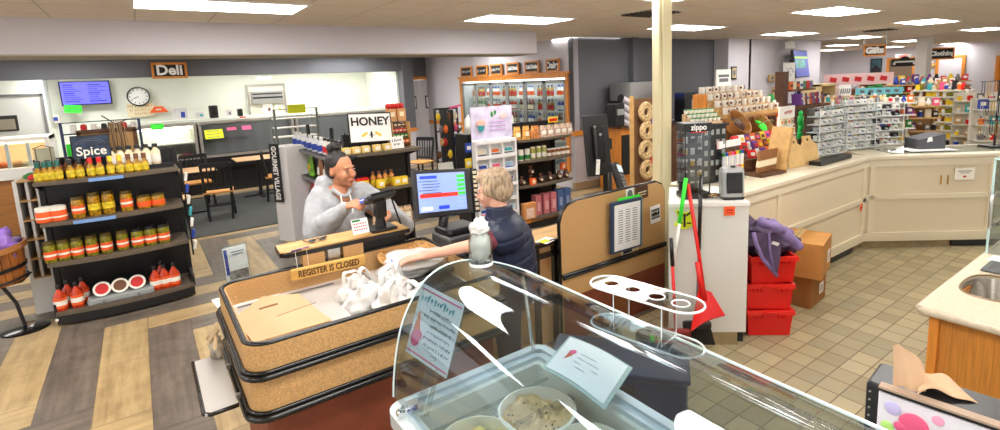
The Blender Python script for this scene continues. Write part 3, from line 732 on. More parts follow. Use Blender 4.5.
def case(label, u0, u1, y, curtain, zt=1.42, zb=.74):
    x0, x1 = U(u0,y,1.1), U(u1,y,1.1); cx = (x0+x1)/2; w = (x1-x0)/2
    t = thing('deli_case', label, 'display case', (cx,y,0), 0, 'refrigerated deli cases')
    MB().bx(-w,w,.12,.95,0,.5).build('base', M['black'], t)
    MB().bx(-w,w,0,.95,.5,zb).build('sill', M['black'], t)
    MB().bx(-w,w,.3,.95,zt-.04,zt).bx(-w,-w+.05,.02,.95,zb,zt).bx(w-.05,w,.02,.95,zb,zt).build('frame', M['caseframe'], t)
    MB().beam((-w,.0,zb+.02),(w,0,zb+.02),.05,.05).beam((-w,.28,zt),(w,.28,zt),.05,.05).build('rails', M['caseframe'], t)
    MB().bx(-w+.03,w-.03,.85,.93,zb,zt-.04).build('back_wall', M['deliwall'], t)
    if curtain:
        def f(s, v): return Vector((-w+.05+(2*w-.1)*s, -.005+.27*v+.006*sin(s*40), zb+.05+(zt-zb-.1)*v))
        MB().sheet(f, 30, 3, .006).build('night_cover', M['curtain'], t, smooth=True)
    else:
        def f(s, v): return Vector((-w+.05+(2*w-.1)*s, -.005+.27*v, zb+.05+(zt-zb-.1)*v))
        MB().sheet(f, 2, 2, .006).build('front_glass', M['glass'], t)
        MB().bx(-w+.05,w-.05,.12,.85,zb+.3,zb+.32).build('inner_shelf', M['white'], t)
        MB().bx(-w+.05,w-.05,.5,.8,zt-.1,zt-.06).build('case_lamp', mat('case_lamp', (255,246,226), .5, emit=4), t)
    return t, w
def paper(label, t, x, y, z, w, h, m, rz=0, name='paper_note', lines=0, ink=None, tilt=radians(-20), cat='note', dz=0):
    o = thing(name, label, cat, (t.location.x+x, t.location.y+y, z), rz, rx=tilt)
    MB().box((0,0,0),(w,.004,h)).build('sheet', m, o)
    if lines:
        b = MB()
        for k in range(lines):
            lw = w*(.55+.3*random.random()); b.box((random.uniform(-.05,.05)*w,-.003,h*.34-k*h*.68/max(1,lines-1)),(lw,.001,h*.06))
        b.build('writing', ink or M['inkgrey'], o)
    return o
YC = 12.0
c1, w1 = case('glass fronted deli case with food trays in front of the clock', 136, 198, YC, False)
c2, w2 = case('long deli case under a black cover with coloured notes', 200, 295, YC, True)
c3, w3 = case('deli case under a black cover behind the honey sign', 297, 404, YC, True)
paper('yellow note on the black cover of the middle deli case', c2, U(214,YC)-c2.location.x, -.01, 1.2, .32, .2, M['neon_yellow'], lines=3, tilt=radians(-30))
for k, u in enumerate((232,247)):
    paper(('small pink tag on the black deli cover nearer the yellow note','small pink tag at the middle of the black deli cover')[k], c2, U(u,YC)-c2.location.x, .0, 1.28, .17, .06+.03*k, M['pink'], tilt=radians(-30))
paper('tiny red tag on the top rail of the middle deli case', c2, U(246,YC)-c2.location.x, .2, 1.49, .12, .03, M['reds'])
paper('neon green note on the glass case below the clock', c1, U(159,YC)-c1.location.x, .08, 1.42, .2, .12, M['neon_green'], lines=2, ink=M['green'], tilt=radians(-25))
for k in range(5):
    c = Vector((c1.location.x-w1+.2+k*(2*w1-.4)/4, YC+.35, .75))
    t = thing('food_tray', ORD[k]+' white food tray from the left inside the glass deli case', 'tray', c, 0, 'trays in the glass case')
    MB().box((0,0,.02),(.26,.4,.04),bev=.01).build('tray', M['white'], t)
    MB().ell((0,0,.04),(.11,.17,.05),14,8,disp=.4,seed=k).build('food', (M['pink'],M['cream'],M['orlab'],M['cream'],M['pink'])[k], t, smooth=True)
xa, xb = U(-12,10.6,1), U(52,10.6,1)
t = thing('hot_food_case', 'white hot food case with warm lamps on a wood counter at far left', 'display case', ((xa+xb)/2,10.6,0))
w = (xb-xa)/2
MB().bx(-w,w,0,.8,0,.86).build('wood_front', mat('case_wood_front', (178,118,58), .5, vary=.1, scale=6, stretch=(.4,1,4)), t)
MB().bx(-w,w,-.05,.85,.86,1.02).build('steel_ledge', M['white'], t)
MB().bx(-w,w,.2,.85,1.4,1.46).bx(-w,-w+.04,.0,.85,1.02,1.46).bx(w-.04,w,.0,.85,1.02,1.46).bx(-w*.33-.02,-w*.33+.02,.02,.1,1.02,1.4).bx(w*.33-.02,w*.33+.02,.02,.1,1.02,1.4).build('case_frame', M['white'], t)
MB().bx(-w,w,.8,.84,1.02,1.46).build('case_back', mat('warm_white', (240,226,204), .5), t)
MB().bx(-w+.04,w-.04,.0,.008,1.03,1.38).build('front_glass', M['glass'], t)
MB().bx(-w*.8,w*.8,.4,.6,1.36,1.4).build('heat_lamp', mat('heat_lamp', (255,214,150), .5, emit=5), t)
for k in range(4):
    MB().ell((-w*.7+k*w*.45,.35,1.05),(.14,.18,.05),12,8,disp=.4,seed=k).build('hot_food', (M['orange'],M['wood'],M['cream'],M['orlab'])[k], t, smooth=True)
YW = 14.55
t = thing('menu_screen', 'blue wall mounted menu screen above the left deli counter', 'screen', at(86,93,y=YW-.15), 0, ry=radians(0))
a, c = at(58,82,y=YW-.15), at(113,104,y=YW-.15); w, h = (c.x-a.x)/2, (a.z-c.z)/2
MB().box((0,0,0),(2*w,.06,2*h),bev=.01).build('bezel', M['black'], t)
MB().box((0,-.032,0),(2*w-.05,.004,2*h-.05)).build('display', mat('blue_display', (88,88,236), .3, emit=.9), t)
b = MB()
for cx_ in (-.48,.48):
    for k in range(9): 
        lw = w*random.uniform(.35,.75); b.box((cx_*w-(w*.75-lw)/2, -.036, h*.68-k*h*.17), (lw,.002,.012+.008*(k%4==0)))
b.build('menu_text', mat('menu_text', (30,30,120), .5), t)
MB().box((0,.07,0),(.2,.1,.2)).build('wall_bracket', M['black'], t)
t = thing('green_note', 'neon green note hanging under the menu screen', 'note', at(73,109,y=YW-.2))
MB().box((0,0,0),(.28,.006,.16),(0,.1,0),bev=.0).build('sheet', M['neon_green'], t)
MB().box((0,-.004,.02),(.18,.002,.015)).box((0,-.004,-.02),(.2,.002,.015)).build('writing', M['green'], t)
t = thing('wall_clock', 'round white wall clock with black rim', 'clock', at(138.5,96.5,y=YW-.06), 0, rx=radians(90))
MB().lathe([(.19,0),(.205,.0),(.215,.03),(.195,.05),(.188,.035),(.19,0)], n=32, cap=False).build('rim', M['black'], t, smooth='auto')
MB().lathe([(.19,.01),(.19,.02)], n=32).build('dial', M['paper'], t)
b = MB()
for k in range(12): a_ = 2*pi*k/12; b.box((.155*cos(a_),.155*sin(a_),.022),(.035,.012,.002),(0,0,a_))
b.build('hour_marks', M['ink'], t)
MB().beam((0,0,.026),(-.09,-.04,.026),.012,.002).beam((0,0,.026),(-.135,-.07,.026),.006,.002).build('hands', M['ink'], t)
t = thing('wall_notice', 'tan lettered notice on the deli wall under the clock', 'sign', at(141,110,y=YW-.03))
MB().box((0,.005,0),(.5,.004,.3)).build('sheet', M['cream'], t)
for k, w_ in enumerate((.46,.4,.22)): scrib(w_, .06, M['wood'], t, (0,0,.09-.085*k), seed=k)
for nm, lab, u, v, w, h, m_ in (('papers','orange red wedge sign beside the wall notice under the clock',158,109.5,.3,.12,M['orlab']),):
    t = thing('wedge_sign', lab, 'sign', at(u,v,y=YW-.1)); MB().ext([(-.17,0,-.07),(.2,0,-.07),(.09,0,.07),(-.06,0,.07)], (0,.03,0)).build('board', m_, t); MB().box((.01,-.004,.0),(.1,.003,.03)).build('lettering', M['white'], t)
YS = 13.0; zs = 1.47
MB_led = MB(); MB_led.bx(-.7,5.2,YS,YS+.4,1.42,1.47); MB_led.bx(-.7,5.2,YS+.02,YS+.38,0,1.42); tag(MB_led.build('deli_back_ledge', M['deliwall']), 'pale counter ledge running behind the deli cases', 'ledge')
for u, v, w, h, m_, lab in ((181,115,.30,.28,M['blue'],'small framed picture with a brown figure on the deli ledge'),(200,116,.22,.17,M['teal'],'little teal and white stand-up card on the deli ledge'),(229,114,.16,.18,M['grey'],'small pale framed picture between the two speakers'),(268,109,.2,.2,M['brown'],'small framed picture in the kitchen hatch, left one'),(279,109,.16,.18,M['yellow'],'small framed picture in the kitchen hatch, right one')):
    p = at(u, v, y=YS+.15); z0 = 1.47 if u < 250 else p.z-h/2
    t = thing('picture_frame' if m_ != M['teal'] else 'stand_up_card', lab, 'picture', (p.x, YS+.15, z0+.005))
    MB().bx(-w/2,w/2,0,.02,0,h).build('frame', M['white'], t); MB().bx(-w/2+.03,w/2-.03,-.004,0,.03,h-.03).build('print', mat('pale_print', (214,214,214), .6) , t)
    MB().bx(0,w/4,-.007,-.004,.05,h*.6).build('figure', m_, t)
for u, v, h, lab in ((213,108,.27,'larger black speaker standing on the deli ledge'),(240,113,.17,'smaller black speaker on the ledge by the kitchen hatch')):
    t = thing('speaker', lab, 'speaker', (at(u,v,y=YS+.15).x, YS+.15, 1.475))
    MB().box((0,0,h/2),(h*.62,.14,h),bev=.02).build('cabinet', M['black'], t)
    MB().lathe([(.001,0),(h*.2,.004),(h*.22,.01)], c=(0,-.072,h*.33), n=16, R=Euler((radians(90),0,0)).to_matrix()).lathe([(.001,0),(h*.12,.004),(h*.14,.01)], c=(0,-.072,h*.72), n=14, R=Euler((radians(90),0,0)).to_matrix()).build('cones', M['rubber'], t, smooth='auto')
p0, p1 = at(248,87,y=YW-.02), at(286,116,y=YW-.02)
t = thing('window_1', None, None, ((p0.x+p1.x)/2,YW-.02,0)); t['kind'] = 'structure'; w = (p1.x-p0.x)/2
MB().bx(-w-.04,w+.04,-.03,0,p0.z,p0.z+.06).bx(-w-.04,-w,-.03,0,1.4,p0.z).bx(w,w+.04,-.03,0,1.4,p0.z).build('hatch_frame', M['caseframe'], t)
MB().bx(-w,w,-.01,.0,1.4,p0.z).build('hatch_back', mat('kitchen_pale', (222,216,200), .5), t)
MB().bx(-w*.9,w*.9,-.12,-.01,p0.z-.42,p0.z-.12).build('steel_hood', M['steel'], t)
MB().bx(-w*.85,w*.85,-.13,-.12,p0.z-.3,p0.z-.26).bx(-w*.85,w*.85,-.13,-.12,p0.z-.2,p0.z-.17).build('hood_slots', M['black'], t)
t = thing('ceiling_fixture', 'small white box fixture on the deli wall above the kitchen hatch', 'fixture', at(264,78.5,y=13.6)); MB().box((0,0,0),(.3,.15,.06),bev=.01).build('housing', M['white'], t); MB().box((0,-.077,-.01),(.2,.01,.02)).build('lens', M['paper'], t)
p0, p1 = at(2,97,y=YW-.02), at(40,128,y=YW-.02)
t = thing('door_3', None, None, ((p0.x+p1.x)/2-.35,YW-.03,0)); t['kind'] = 'structure'
MB().bx(-.75,.75,0,.02,0,p0.z).build('door_panel', mat('pale_door', (214,216,210), .4), t)
MB().bx(.75,.79,-.03,.02,0,p0.z+.04).bx(-.79,.79,-.03,.02,p0.z,p0.z+.04).build('door_frame', M['grey'], t)
MB().box((.2,-.02,at(15,122,y=YW).z),(.34,.02,.3),bev=.05).build('window_rim', M['black'], t)
MB().box((.2,-.033,at(15,122,y=YW).z-.02),(.26,.01,.2),bev=.03).build('window_pane', mat('porthole', (150,140,120), .3), t)
b = MB(); q = at(47,110,y=13.9); b.bx(-6,q.x,13.9,14.6,0,2.55); struct('wall_deli_side', b, M['deliwall'])
t.location.y = 13.87
t = thing('hand_sanitiser', 'small blue labelled dispenser on the wall by the menu screen', 'dispenser', at(56,119,y=14.5)); MB().box((0,0,0),(.1,.08,.18),bev=.02).build('case', M['wlab'], t); MB().box((0,-.042,0),(.07,.004,.08)).build('label_face', M['blue'], t)
def framed_sign(name, label, loc, w, h, s, size, rz=0, fr=.03, group=None, sx=1, bold=.004):
    t = thing(name, label, 'sign', loc, rz, group)
    MB().box((0,0,0),(w,.02,h)).build('board', M['ink'], t)
    MB().box((0,-.01,h/2),(w+fr,.03,fr)).box((0,-.01,-h/2),(w+fr,.03,fr)).box((-w/2,-.01,0),(fr,.03,h)).box((w/2,-.01,0),(fr,.03,h)).build('frame', M['oak'], t)
    if s: text_part(s, size, M['paper'], t, (0,-.014,0), sx=sx, bold=bold)
    return t
p = at(169.5,70.5,y=YB-.05); a_ = at(152,70,y=YB-.05); c_ = at(187,70,y=YB-.05)
framed_sign('department_sign', 'wood framed black sign reading Deli on the grey band', p, c_.x-a_.x-.03, .26, 'Deli', .26, fr=.04, bold=.008)
def chair_proto():
    t = thing('cafe_chair', None, 'chair')
    bk = M['blackm']
    MB().box((0,0,.455),(.42,.4,.03),bev=.012).build('seat', mat('honey_seat_wood', (226,160,84), .4), t)
    for sx in (-1,1):
        MB().tube([(sx*.17,-.16,.44),(sx*.2,-.21,0)], .02, 8).build('leg', bk, t)
        MB().tube([(sx*.16,.2,0),(sx*.18,.17,.45),(sx*.2,.24,.92)], .021, 8).build('rear_post', bk, t)
    MB().beam((-.2,.24,.9),(.2,.24,.9),.02,.07).build('top_rail', bk, t)
    MB().beam((-.18,.18,.52),(.18,.18,.52),.02,.03).build('lower_rail', bk, t)
    for k in range(5): 
        x = -.12+.06*k; MB().tube([(x,.18,.52),(x,.22,.88)], .011, 6).build('back_slat', bk, t)
    MB().tube([(-.19,-.19,.2),(.19,-.19,.2)], .009, 6).tube([(-.19,-.19,.17),(-.16,.2,.17)], .009, 6).tube([(.19,-.19,.17),(.16,.2,.17)], .009, 6).tube([(-.16,.2,.25),(.16,.2,.25)], .009, 6).build('stretchers', bk, t)
    return t
CHR = chair_proto(); p = at(219,212,z=0)
CHR.location = (.9,9.5,0); CHR.rotation_euler = (0,0,radians(172)); CHR['label'] = 'black slat-back chair with wooden seat turned away, nearest on the grey mat'; CHR['group'] = 'cafe chairs'
for x, y, rz, lab in ((.72,10.75,5,'black slat-back chair on the far side of the round-legged table'),(.15,9.85,-60,'black chair at the left of the cafe table, seat half seen'),(1.95,10.35,80,'black cafe chair beside the tall white carton on the mat'),(gx(420,.45,9.7).x,9.7,-60,'lone black cafe chair beside the pier by the double doors'),(-.9,10.2,30,'black cafe chair mostly behind the black gondola')):
    copy_tree(CHR, (x,y,0), radians(rz), lab, 'cafe chairs')
def table(label, x, y, w, d, rz=0):
    t = thing('cafe_table', label, 'table', (x,y,0), rz, 'cafe tables')
    MB().box((0,0,.74),(w,d,.03),bev=.008).build('tabletop', mat('table_wood', (206,160,112), .4, vary=.06), t)
    MB().box((0,0,.735),(w+.012,d+.012,.02),bev=.006).build('edge_band', M['black'], t)
    MB().cyl((0,0,.03),(0,0,.72),.035).build('column', M['blackm'], t)
    MB().beam((-.3,0,.02),(.3,0,.02),.05,.03).beam((0,-.3,.02),(0,.3,.02),.05,.03).build('cross_foot', M['blackm'], t)
    return t
table('cafe table with pale wood top behind the nearest black chair', .45, 10.2, 1.0, .7)
table('cafe table with pale wood top right of the deli seating', 1.75, 11.0, .8, .7)
t = thing('bench_seat', 'low wooden bench seat on black legs beside the gondola', 'bench', (.1,9.35,0))
MB().box((0,0,.45),(.75,.35,.03),bev=.01).build('seat', mat('bench_wood', (232,190,140), .4), t)
for sx in (-1,1):
    for sy in (-1,1): MB().box((sx*.33,sy*.14,.22),(.03,.03,.44)).build('leg', M['blackm'], t)
p0, p1 = at(276,238,z=0), at(300,243,z=0); q = at(318,235,z=0)
t = thing('display_carton', 'tall white cardboard display carton reading GOURMET VILLAGE on its side', 'carton', (1.5,7.35,0), radians(-2))
cw_ = mat('white_carton', (232,230,232), .6)
c0 = Vector((1.5,7.35,0))
def L(u, v, z): 
    g_ = at(u, v, z=z)-c0; return Vector((g_.x, g_.y, g_.z))
pa, pb = Vector((-.16,.1,0)), Vector((.0,-.12,0))
pc = Vector((.36,.0,0)); pd = Vector((.2,.22,0))
def up_(p, z, k): return Vector((p.x*k+.0, p.y*k, z))
b = MB()
ring = [pa, pb, pc, pd]
v0 = [up_(p, .0, 1.0) for p in ring]; v1 = [up_(p, .95, .92) for p in ring]; v2 = [up_(p, 1.27, .96) for p in ring]
b.add(v0+v1+v2, [(3,2,1,0)]+[(i,(i+1)%4,4+(i+1)%4,4+i) for i in range(4)]+[(4+i,4+(i+1)%4,8+(i+1)%4,8+i) for i in range(4)]+[(8,9,10,11)])
b.build('carton_body', cw_, t)
b = MB(); nrm = (pb-pa).normalized(); side = Vector((nrm.y,-nrm.x,0))
mid = (pa+pb)*.5
o = thing('x', None, None); bpy.data.objects.remove(o)
bm_ = MB(); cen = mid*.95+side*.02; bm_.box((cen.x-.03,cen.y+.03,.93),(.15,.012,.78),(0,0,math.atan2(nrm.y,nrm.x))); bm_.build('black_header', M['ink'], t)
tx = text_part('GOURMET VILLAGE', .105, M['paper'], t, (cen.x-.03+side.x*.012, cen.y+.03+side.y*.012, .93), rz=0, sx=.78, bold=.003)
tx.rotation_euler = (Matrix.Rotation(math.atan2(nrm.y,nrm.x),3,'Z') @ Matrix.Rotation(radians(90),3,'Y')).to_euler()
M['pboard'] = mat('particle_board', (204,160,104), .6, vary=.14, scale=150)
M['redbrown'] = mat('red_brown_base', (132,66,42), .6, vary=.1)
M['belt'] = mat('steel_counter', (206,202,198), .3, metal=.25, vary=.06, scale=3)
x0, x1, y0, y1 = .225, 1.44, 2.19, 3.09
def rr(x0,x1,y0,y1,r,rt=.03,n=6):
    out = []
    for cx_, cy_, a0, q in ((x1-rt,y1-rt,0,rt),(x0+r,y1-r,90,r),(x0+r,y0+r,180,r),(x1-rt,y0+rt,270,rt)):
        for k in range(n+1): a_ = radians(a0+90*k/n); out.append((cx_+q*cos(a_), cy_+q*sin(a_)))
    return out
t = thing('checkout_counter', 'particle board checkout counter with black rubber bands in front of the grey-hooded customer', 'checkout counter', ((x0+x1)/2,(y0+y1)/2,0))
ox, oy = t.location.x, t.location.y
def loc_(poly): return [(x-ox, y-oy) for x, y in poly]
def wall_ring(outer, inner, z0, z1):
    n = len(outer); b = MB()
    vs = [(x,y,z0) for x,y in outer]+[(x,y,z1) for x,y in outer]+[(x,y,z0) for x,y in inner]+[(x,y,z1) for x,y in inner]
    fs = []
    for i in range(n):
        j = (i+1)%n
        fs += [(i,j,n+j,n+i),(2*n+j,2*n+i,3*n+i,3*n+j),(n+i,n+j,3*n+j,3*n+i),(j,i,2*n+i,2*n+j)]
    return b.add(vs, fs)
O = loc_(rr(x0,x1,y0,y1,.09)); I = loc_(rr(x0+.03,x1-.03,y0+.03,y1-.03,.07))
wall_ring(O, I, .685, .995).build('side_panels', M['pboard'], t)
def ringtube(x0,x1,y0,y1,z,r,name,sq=1.0):
    pts = [(x,y,z) for x,y in loc_(rr(x0,x1,y0,y1,.09,n=8))]
    MB().tube(pts, r, 10, closed=True).build(name, M['rubber'], t, smooth=True)
ringtube(x0+.012,x1-.012,y0+.012,y1-.012,.998,.012,'top_rail')
ringtube(x0-.012,x1+.012,y0-.012,y1+.012,.866,.013,'middle_bumper')
ringtube(x0-.006,x1+.006,y0-.006,y1+.006,.885,.009,'bumper_bead')
ringtube(x0-.012,x1+.012,y0-.012,y1+.012,.69,.015,'lower_bumper')
ringtube(x0-.004,x1+.004,y0-.004,y1+.004,.71,.009,'lower_bead')
MB().prism(loc_(rr(x0+.06,x1-.02,y0+.06,y1-.06,.06)), 0, .69).build('base', M['redbrown'], t)
zd = .875
wx0, wx1, wy0, wy1 = .74, 1.13, 2.25, 2.78
b = MB(); xi0, xi1, yi0, yi1 = x0+.03, x1-.03, y0+.03, y1-.03
b.bx(xi0-ox,wx0-ox,yi0-oy,yi1-oy,zd-.02,zd).bx(wx1-ox,xi1-ox,yi0-oy,yi1-oy,zd-.02,zd).bx(wx0-ox,wx1-ox,wy1-oy,yi1-oy,zd-.02,zd)
b.build('steel_deck', M['belt'], t)
b = MB(); b.bx(wx0-ox,wx1-ox,wy0-oy-.03,wy1-oy,.715,.72).bx(wx0-ox,wx0-ox+.012,wy0-oy-.02,wy1-oy,.72,zd-.02).bx(wx1-ox-.012,wx1-ox,wy0-oy-.02,wy1-oy,.72,zd-.02).bx(wx0-ox,wx1-ox,wy1-oy-.012,wy1-oy,.72,zd-.02)
b.build('bagging_well', M['black'], t)
MB().bx(wx1-ox,wx1+.26-ox,2.5-oy,2.98-oy,zd,zd+.006).build('rubber_mat', mat('charcoal_mat', (50,50,52), .6), t)
MB().box((1.23-ox,2.62-oy,zd+.01),(.16,.26,.012)).build('scanner_plate', mat('scanner_glass', (30,34,40), .08), t)
b = MB(); b.box((.99-ox,2.86-oy,zd+.003),(.004,.4,.004)).box((.55-ox,3.0-oy,zd+.004),(.5,.006,.006)); b.build('deck_seam', M['grey'], t)
t = thing('side_bag_shelf', 'grey fold-out shelf with black rim on the left side of the checkout', 'shelf', (.13,2.55,.735))
MB().box((0,0,0),(.12,.52,.012),bev=.004).build('board', mat('pale_grey_board', (176,172,166), .35), t)
MB().tube([(.06,-.26,0),(-.04,-.262,0),(-.062,-.24,0),(-.062,.26,0)], .009, 8).build('rim', M['rubber'], t, smooth=True)
for k in range(2): MB().beam((.08,-.15+.3*k,-.02),(-.02,-.15+.3*k,-.02),.02,.02).build('bracket', M['steel'], t)
t = thing('tied_strap', 'tangle of beige twine and clear bag hanging on the side of the checkout', 'strap', (.165,2.78,.84))
for k in range(5): MB().tube([(.02,-.05+.02*k,.06),(-.02+.01*sin(k*2),-.03+.03*k*sin(k),0),(0,.0+.02*k,-.09+.01*k)], .008, 6).build('twine', mat('beige_twine', (184,160,124), .9), t)
MB().ell((0,0,-.04),(.03,.06,.05),12,8,disp=.8,seed=2).build('clear_bag', mat('cloudy_plastic', (190,180,165), .2), t, smooth=True)
pts = [at(233,319,z=.9), at(262,297,z=.9), at(300,294,z=.9), at(332,322,z=.9), at(252,345,z=.9)]
c = sum(pts, Vector())/5; t = thing('paper_bag_stack', 'flattened brown paper bags stacked on the steel deck of the checkout', 'paper bags', (c.x,c.y,zd+.003))
def q(p, k=1.0, r=0): 
    d = (p-c)*k; return (d.x*cos(r)-d.y*sin(r), d.x*sin(r)+d.y*cos(r))
for k in range(4):
    poly = [q(p, 1-.015*k, .03*(k-1)) for p in pts]
    MB().prism(poly, .006*k, .006*k+.0045).build('paper_bag', [M['kraft']], t)
poly = [q(p, .97, .01) for p in pts]; MB().prism(poly, .024, .028).build('top_bag', mat('kraft_top', (204,166,126), .8, vary=.03, scale=5), t)
hp = at(268,302,z=.93)-c; MB().box((hp.x,hp.y,.0285),(.09,.022,.002),(0,0,.1),bev=.0).build('hand_hole', M['kraft_edge'], t)
fp = at(292,306,z=.93)-c; MB().box((fp.x+.02,fp.y,.029),(.2,.002,.002),(0,0,.2)).build('fold_crease', M['kraft_edge'], t)
p = at(246,297,z=zd); t = thing('price_list_sheet', 'white sheet with pale green table printing under the paper bags', 'paper sheet', (p.x,p.y,zd+.001), radians(6))
MB().box((0,0,0),(.3,.2,.002)).build('sheet', M['paper'], t)
b = MB()
for i in range(6):
    for j in range(4): b.box((-.12+.045*i,-.06+.04*j,.0015),(.03,.014,.0006))
b.build('table_printing', mat('pale_green_ink', (150,190,160), .8), t)
p = at(241,291,z=zd); t = thing('flyer_stand', 'acrylic stand holding a flyer with a black and white photo on the checkout', 'flyer stand', (p.x,p.y,zd), radians(12), rx=radians(-6)); t.scale = (1.15,1,1.45)
MB().box((0,0,.09),(.105,.012,.18)).build('flyer', M['paper'], t)
MB().box((.004,-.0085,.045),(.09,.003,.085)).build('photo', mat('bw_photo', (110,110,112), .5, vary=.9, scale=45), t)
MB().box((-.045,-.009,.125),(.014,.004,.1)).build('orange_stripe', M['blue'], t)
MB().box((.01,-.008,.16),(.06,.002,.004)).box((.01,-.008,.15),(.05,.002,.004)).build('flyer_text', M['inkgrey'], t)
MB().box((0,-.014,.095),(.115,.003,.19)).box((0,.012,.095),(.115,.003,.19)).box((0,-.03,.003),(.115,.08,.006)).build('holder', M['acrylic'], t)
P = [at(277.5,245.4,z=1.1), at(284,254,z=1.1), at(405,231,z=1.1), at(395,222,z=1.1)]
c = Vector((.85,3.15,1.1)); t = thing('customer_shelf', 'pale wood customer shelf with thick black edge behind the checkout', 'shelf', c)
poly = [(-.29,.1),(-.3,-.06),(-.26,-.1),(.46,-.1),(.46,.1)]
MB().prism(poly,-.006,.002).build('top_board', M['wood'], t)
MB().prism([(x*1.015,y*1.06) for x,y in poly],-.03,-.006).build('black_edge', M['rubber'], t)
for k, xx in enumerate((-.13,.1)):
    MB().bx(xx-.06,xx+.06,-.1,-.02,-.12,-.03).build('wood_block', M['pboard'], t)
MB().bx(-.05,.02,-.1,-.04,-.11,-.03).build('metal_bracket', M['steel'], t)
MB().bx(.18,.45,-.06,.06,-.1,-.03).build('underside_rail', M['blackm'], t)
for k, (u, v, m_, lab) in enumerate(((300,249,M['purple'],'purple pen lying on the left end of the customer shelf'),(293,252,M['black'],'black pen on the front left corner of the customer shelf'))):
    p = at(u,v,z=1.108); o = thing('pen', lab, 'pen', p, radians(10+8*k)); MB().tube([(-.05,0,0),(.05,0,0)], .004, 8).build('barrel', m_, o); MB().tube([(.05,0,0),(.062,0,0)], .0025, 6).build('tip', M['steel'], o)
p = at(317,240,z=1.11); t = thing('sunglasses', 'dark sunglasses lying on the customer shelf', 'sunglasses', p, radians(8))
MB().ell((-.03,0,0.005),(.027,.02,.006),12,6).ell((.03,0,.005),(.027,.02,.006),12,6).build('lenses', mat('dark_lens', (40,44,50), .1), t, smooth=True)
MB().tube([(-.06,0,.005),(-.065,.05,.003)], .003, 6).tube([(.06,0,.005),(.065,.05,.003)], .003, 6).tube([(-.006,0,.008),(.006,0,.008)], .003, 6).build('frame', M['black'], t)
p = at(329,267,y=3.0); t = thing('closed_sign', 'carved wooden bar sign reading REGISTER IS CLOSED hung on strings', 'sign', (p.x,3.0,p.z), 0, ry=radians(1.0))
MB().box((0,0,0),(.42,.03,.062),bev=.008).build('bar', mat('yellow_wood_bar', (214,166,84), .55, vary=.1, scale=18, stretch=(.2,1,1)), t)
text_part('REGISTER IS CLOSED', .052, mat('burnt_lettering', (96,64,30), .8), t, (0,-.0165,-.002), sx=.72, bold=.0012)
for sx in (-.17,-.11): MB().tube([(sx,0,.03),(sx-.005,.0,.13)], .0015, 5).build('string', M['white'], t)
p = at(376,229,z=1.1); t = thing('card_terminal', 'black card payment terminal on a pedestal held by the grey-hooded customer', 'card terminal', (1.16,3.13,1.105)); t.scale = (1.2,1.2,1.15)
MB().box((0,0,.008),(.14,.12,.016),bev=.005).build('foot_plate', M['black'], t)
MB().lathe([(.032,.01),(.024,.06),(.024,.1),(.034,.16)], n=14).build('pedestal', M['black'], t, smooth='auto')
MB().box((0,-.01,.12),(.06,.05,.1),bev=.01).build('swivel_bracket', M['rubber'], t)
MB().box((0,-.02,.185),(.15,.11,.035),(radians(-25),radians(-6),0),bev=.012).build('terminal_body', M['black'], t)
MB().box((0,-.03,.206),(.12,.085,.004),(radians(-25),radians(-6),0)).build('keypad_face', mat('pinpad_face', (60,62,66), .3), t)
MB().tube([(.07,.0,.17),(.1,.04,.1),(.12,.02,.0)], .005, 6).build('cable', M['black'], t)
p = at(366,215,y=3.0); t = thing('loyalty_leaflet', 'white leaflet with dark dotted lines standing against the card terminal', 'leaflet', (p.x-.02,3.05,1.125), 0, rx=radians(-18))
MB().box((0,0,.045),(.1,.003,.09)).build('sheet', M['paper'], t)
b = MB()
for i in range(6):
    for j in range(3): b.lathe([(.005,0),(.005,.001)], c=(-.035+.014*i,-.002,.025+.018*j), n=8, R=Euler((radians(90),0,0)).to_matrix())
b.build('dots', M['reds'], t); MB().box((-.02,-.003,.08),(.05,.001,.012)).build('green_title', M['green'], t)
c = Vector((1.585,3.05,1.285)); t = thing('register_monitor', 'black touchscreen register monitor showing a receipt list with a red bar', 'monitor', (c.x,c.y,c.z), radians(0), rx=radians(-12), ry=radians(5)); t.scale = (1.12,1,1.08)
MB().box((0,.02,0),(.39,.035,.29),bev=.008).build('housing', mat('monitor_shell', (44,44,46), .4), t)
MB().box((-.012,.0,.006),(.315,.004,.235)).build('screen', mat('screen_blue', (140,164,232), .4, emit=.6), t)
b = MB()
for k in range(6): b.box((-.09+random.uniform(-.02,.02), -.003, .075-.018*k), (.11+.03*random.random(),.001,.004))
b.build('list_lines', mat('screen_ink', (60,60,90), .5), t)
MB().box((-.1,-.003,.1),(.11,.001,.018)).box((-.01,-.003,-.088),(.07,.001,.022)).build('blue_fields', mat('screen_royal', (40,70,230), .4, emit=.5), t)
MB().box((-.035,-.003,-.012),(.25,.001,.024)).build('red_bar', mat('screen_red', (240,50,30), .4, emit=.7), t)
b = MB()
for k in range(5): b.box((.115,-.003,.098-.027*k),(.055,.001,.018))
b.build('green_buttons', mat('screen_green', (60,200,70), .4, emit=.6), t)
b = MB()
for k in range(3): b.box((.115,-.003,-.04-.024*k),(.055,.001,.016))
b.build('blue_buttons', mat('screen_soft_blue', (150,180,240), .4, emit=.5), t)
b = MB(); b.box((-.12,-.003,-.09),(.07,.001,.02)); b.build('white_field', mat('screen_white', (240,240,250), .4, emit=.7), t)
MB().box((.215,.015,.0),(.045,.04,.28),bev=.006).build('key_strip', M['black'], t)
b = MB()
for k in range(9): b.box((.215,-.008,.115-.029*k),(.026,.006,.018),bev=.002)
b.build('keys', M['cream'], t)
MB().tube([(0,.03,-.12),(0,.06,-.2),(0,.05,-.28)], .03, 10).build('neck', M['black'], t, smooth=True)
t = thing('register_stand', 'particle board stand under the register monitor at the end of the checkout', 'stand', (1.68,3.0,0))
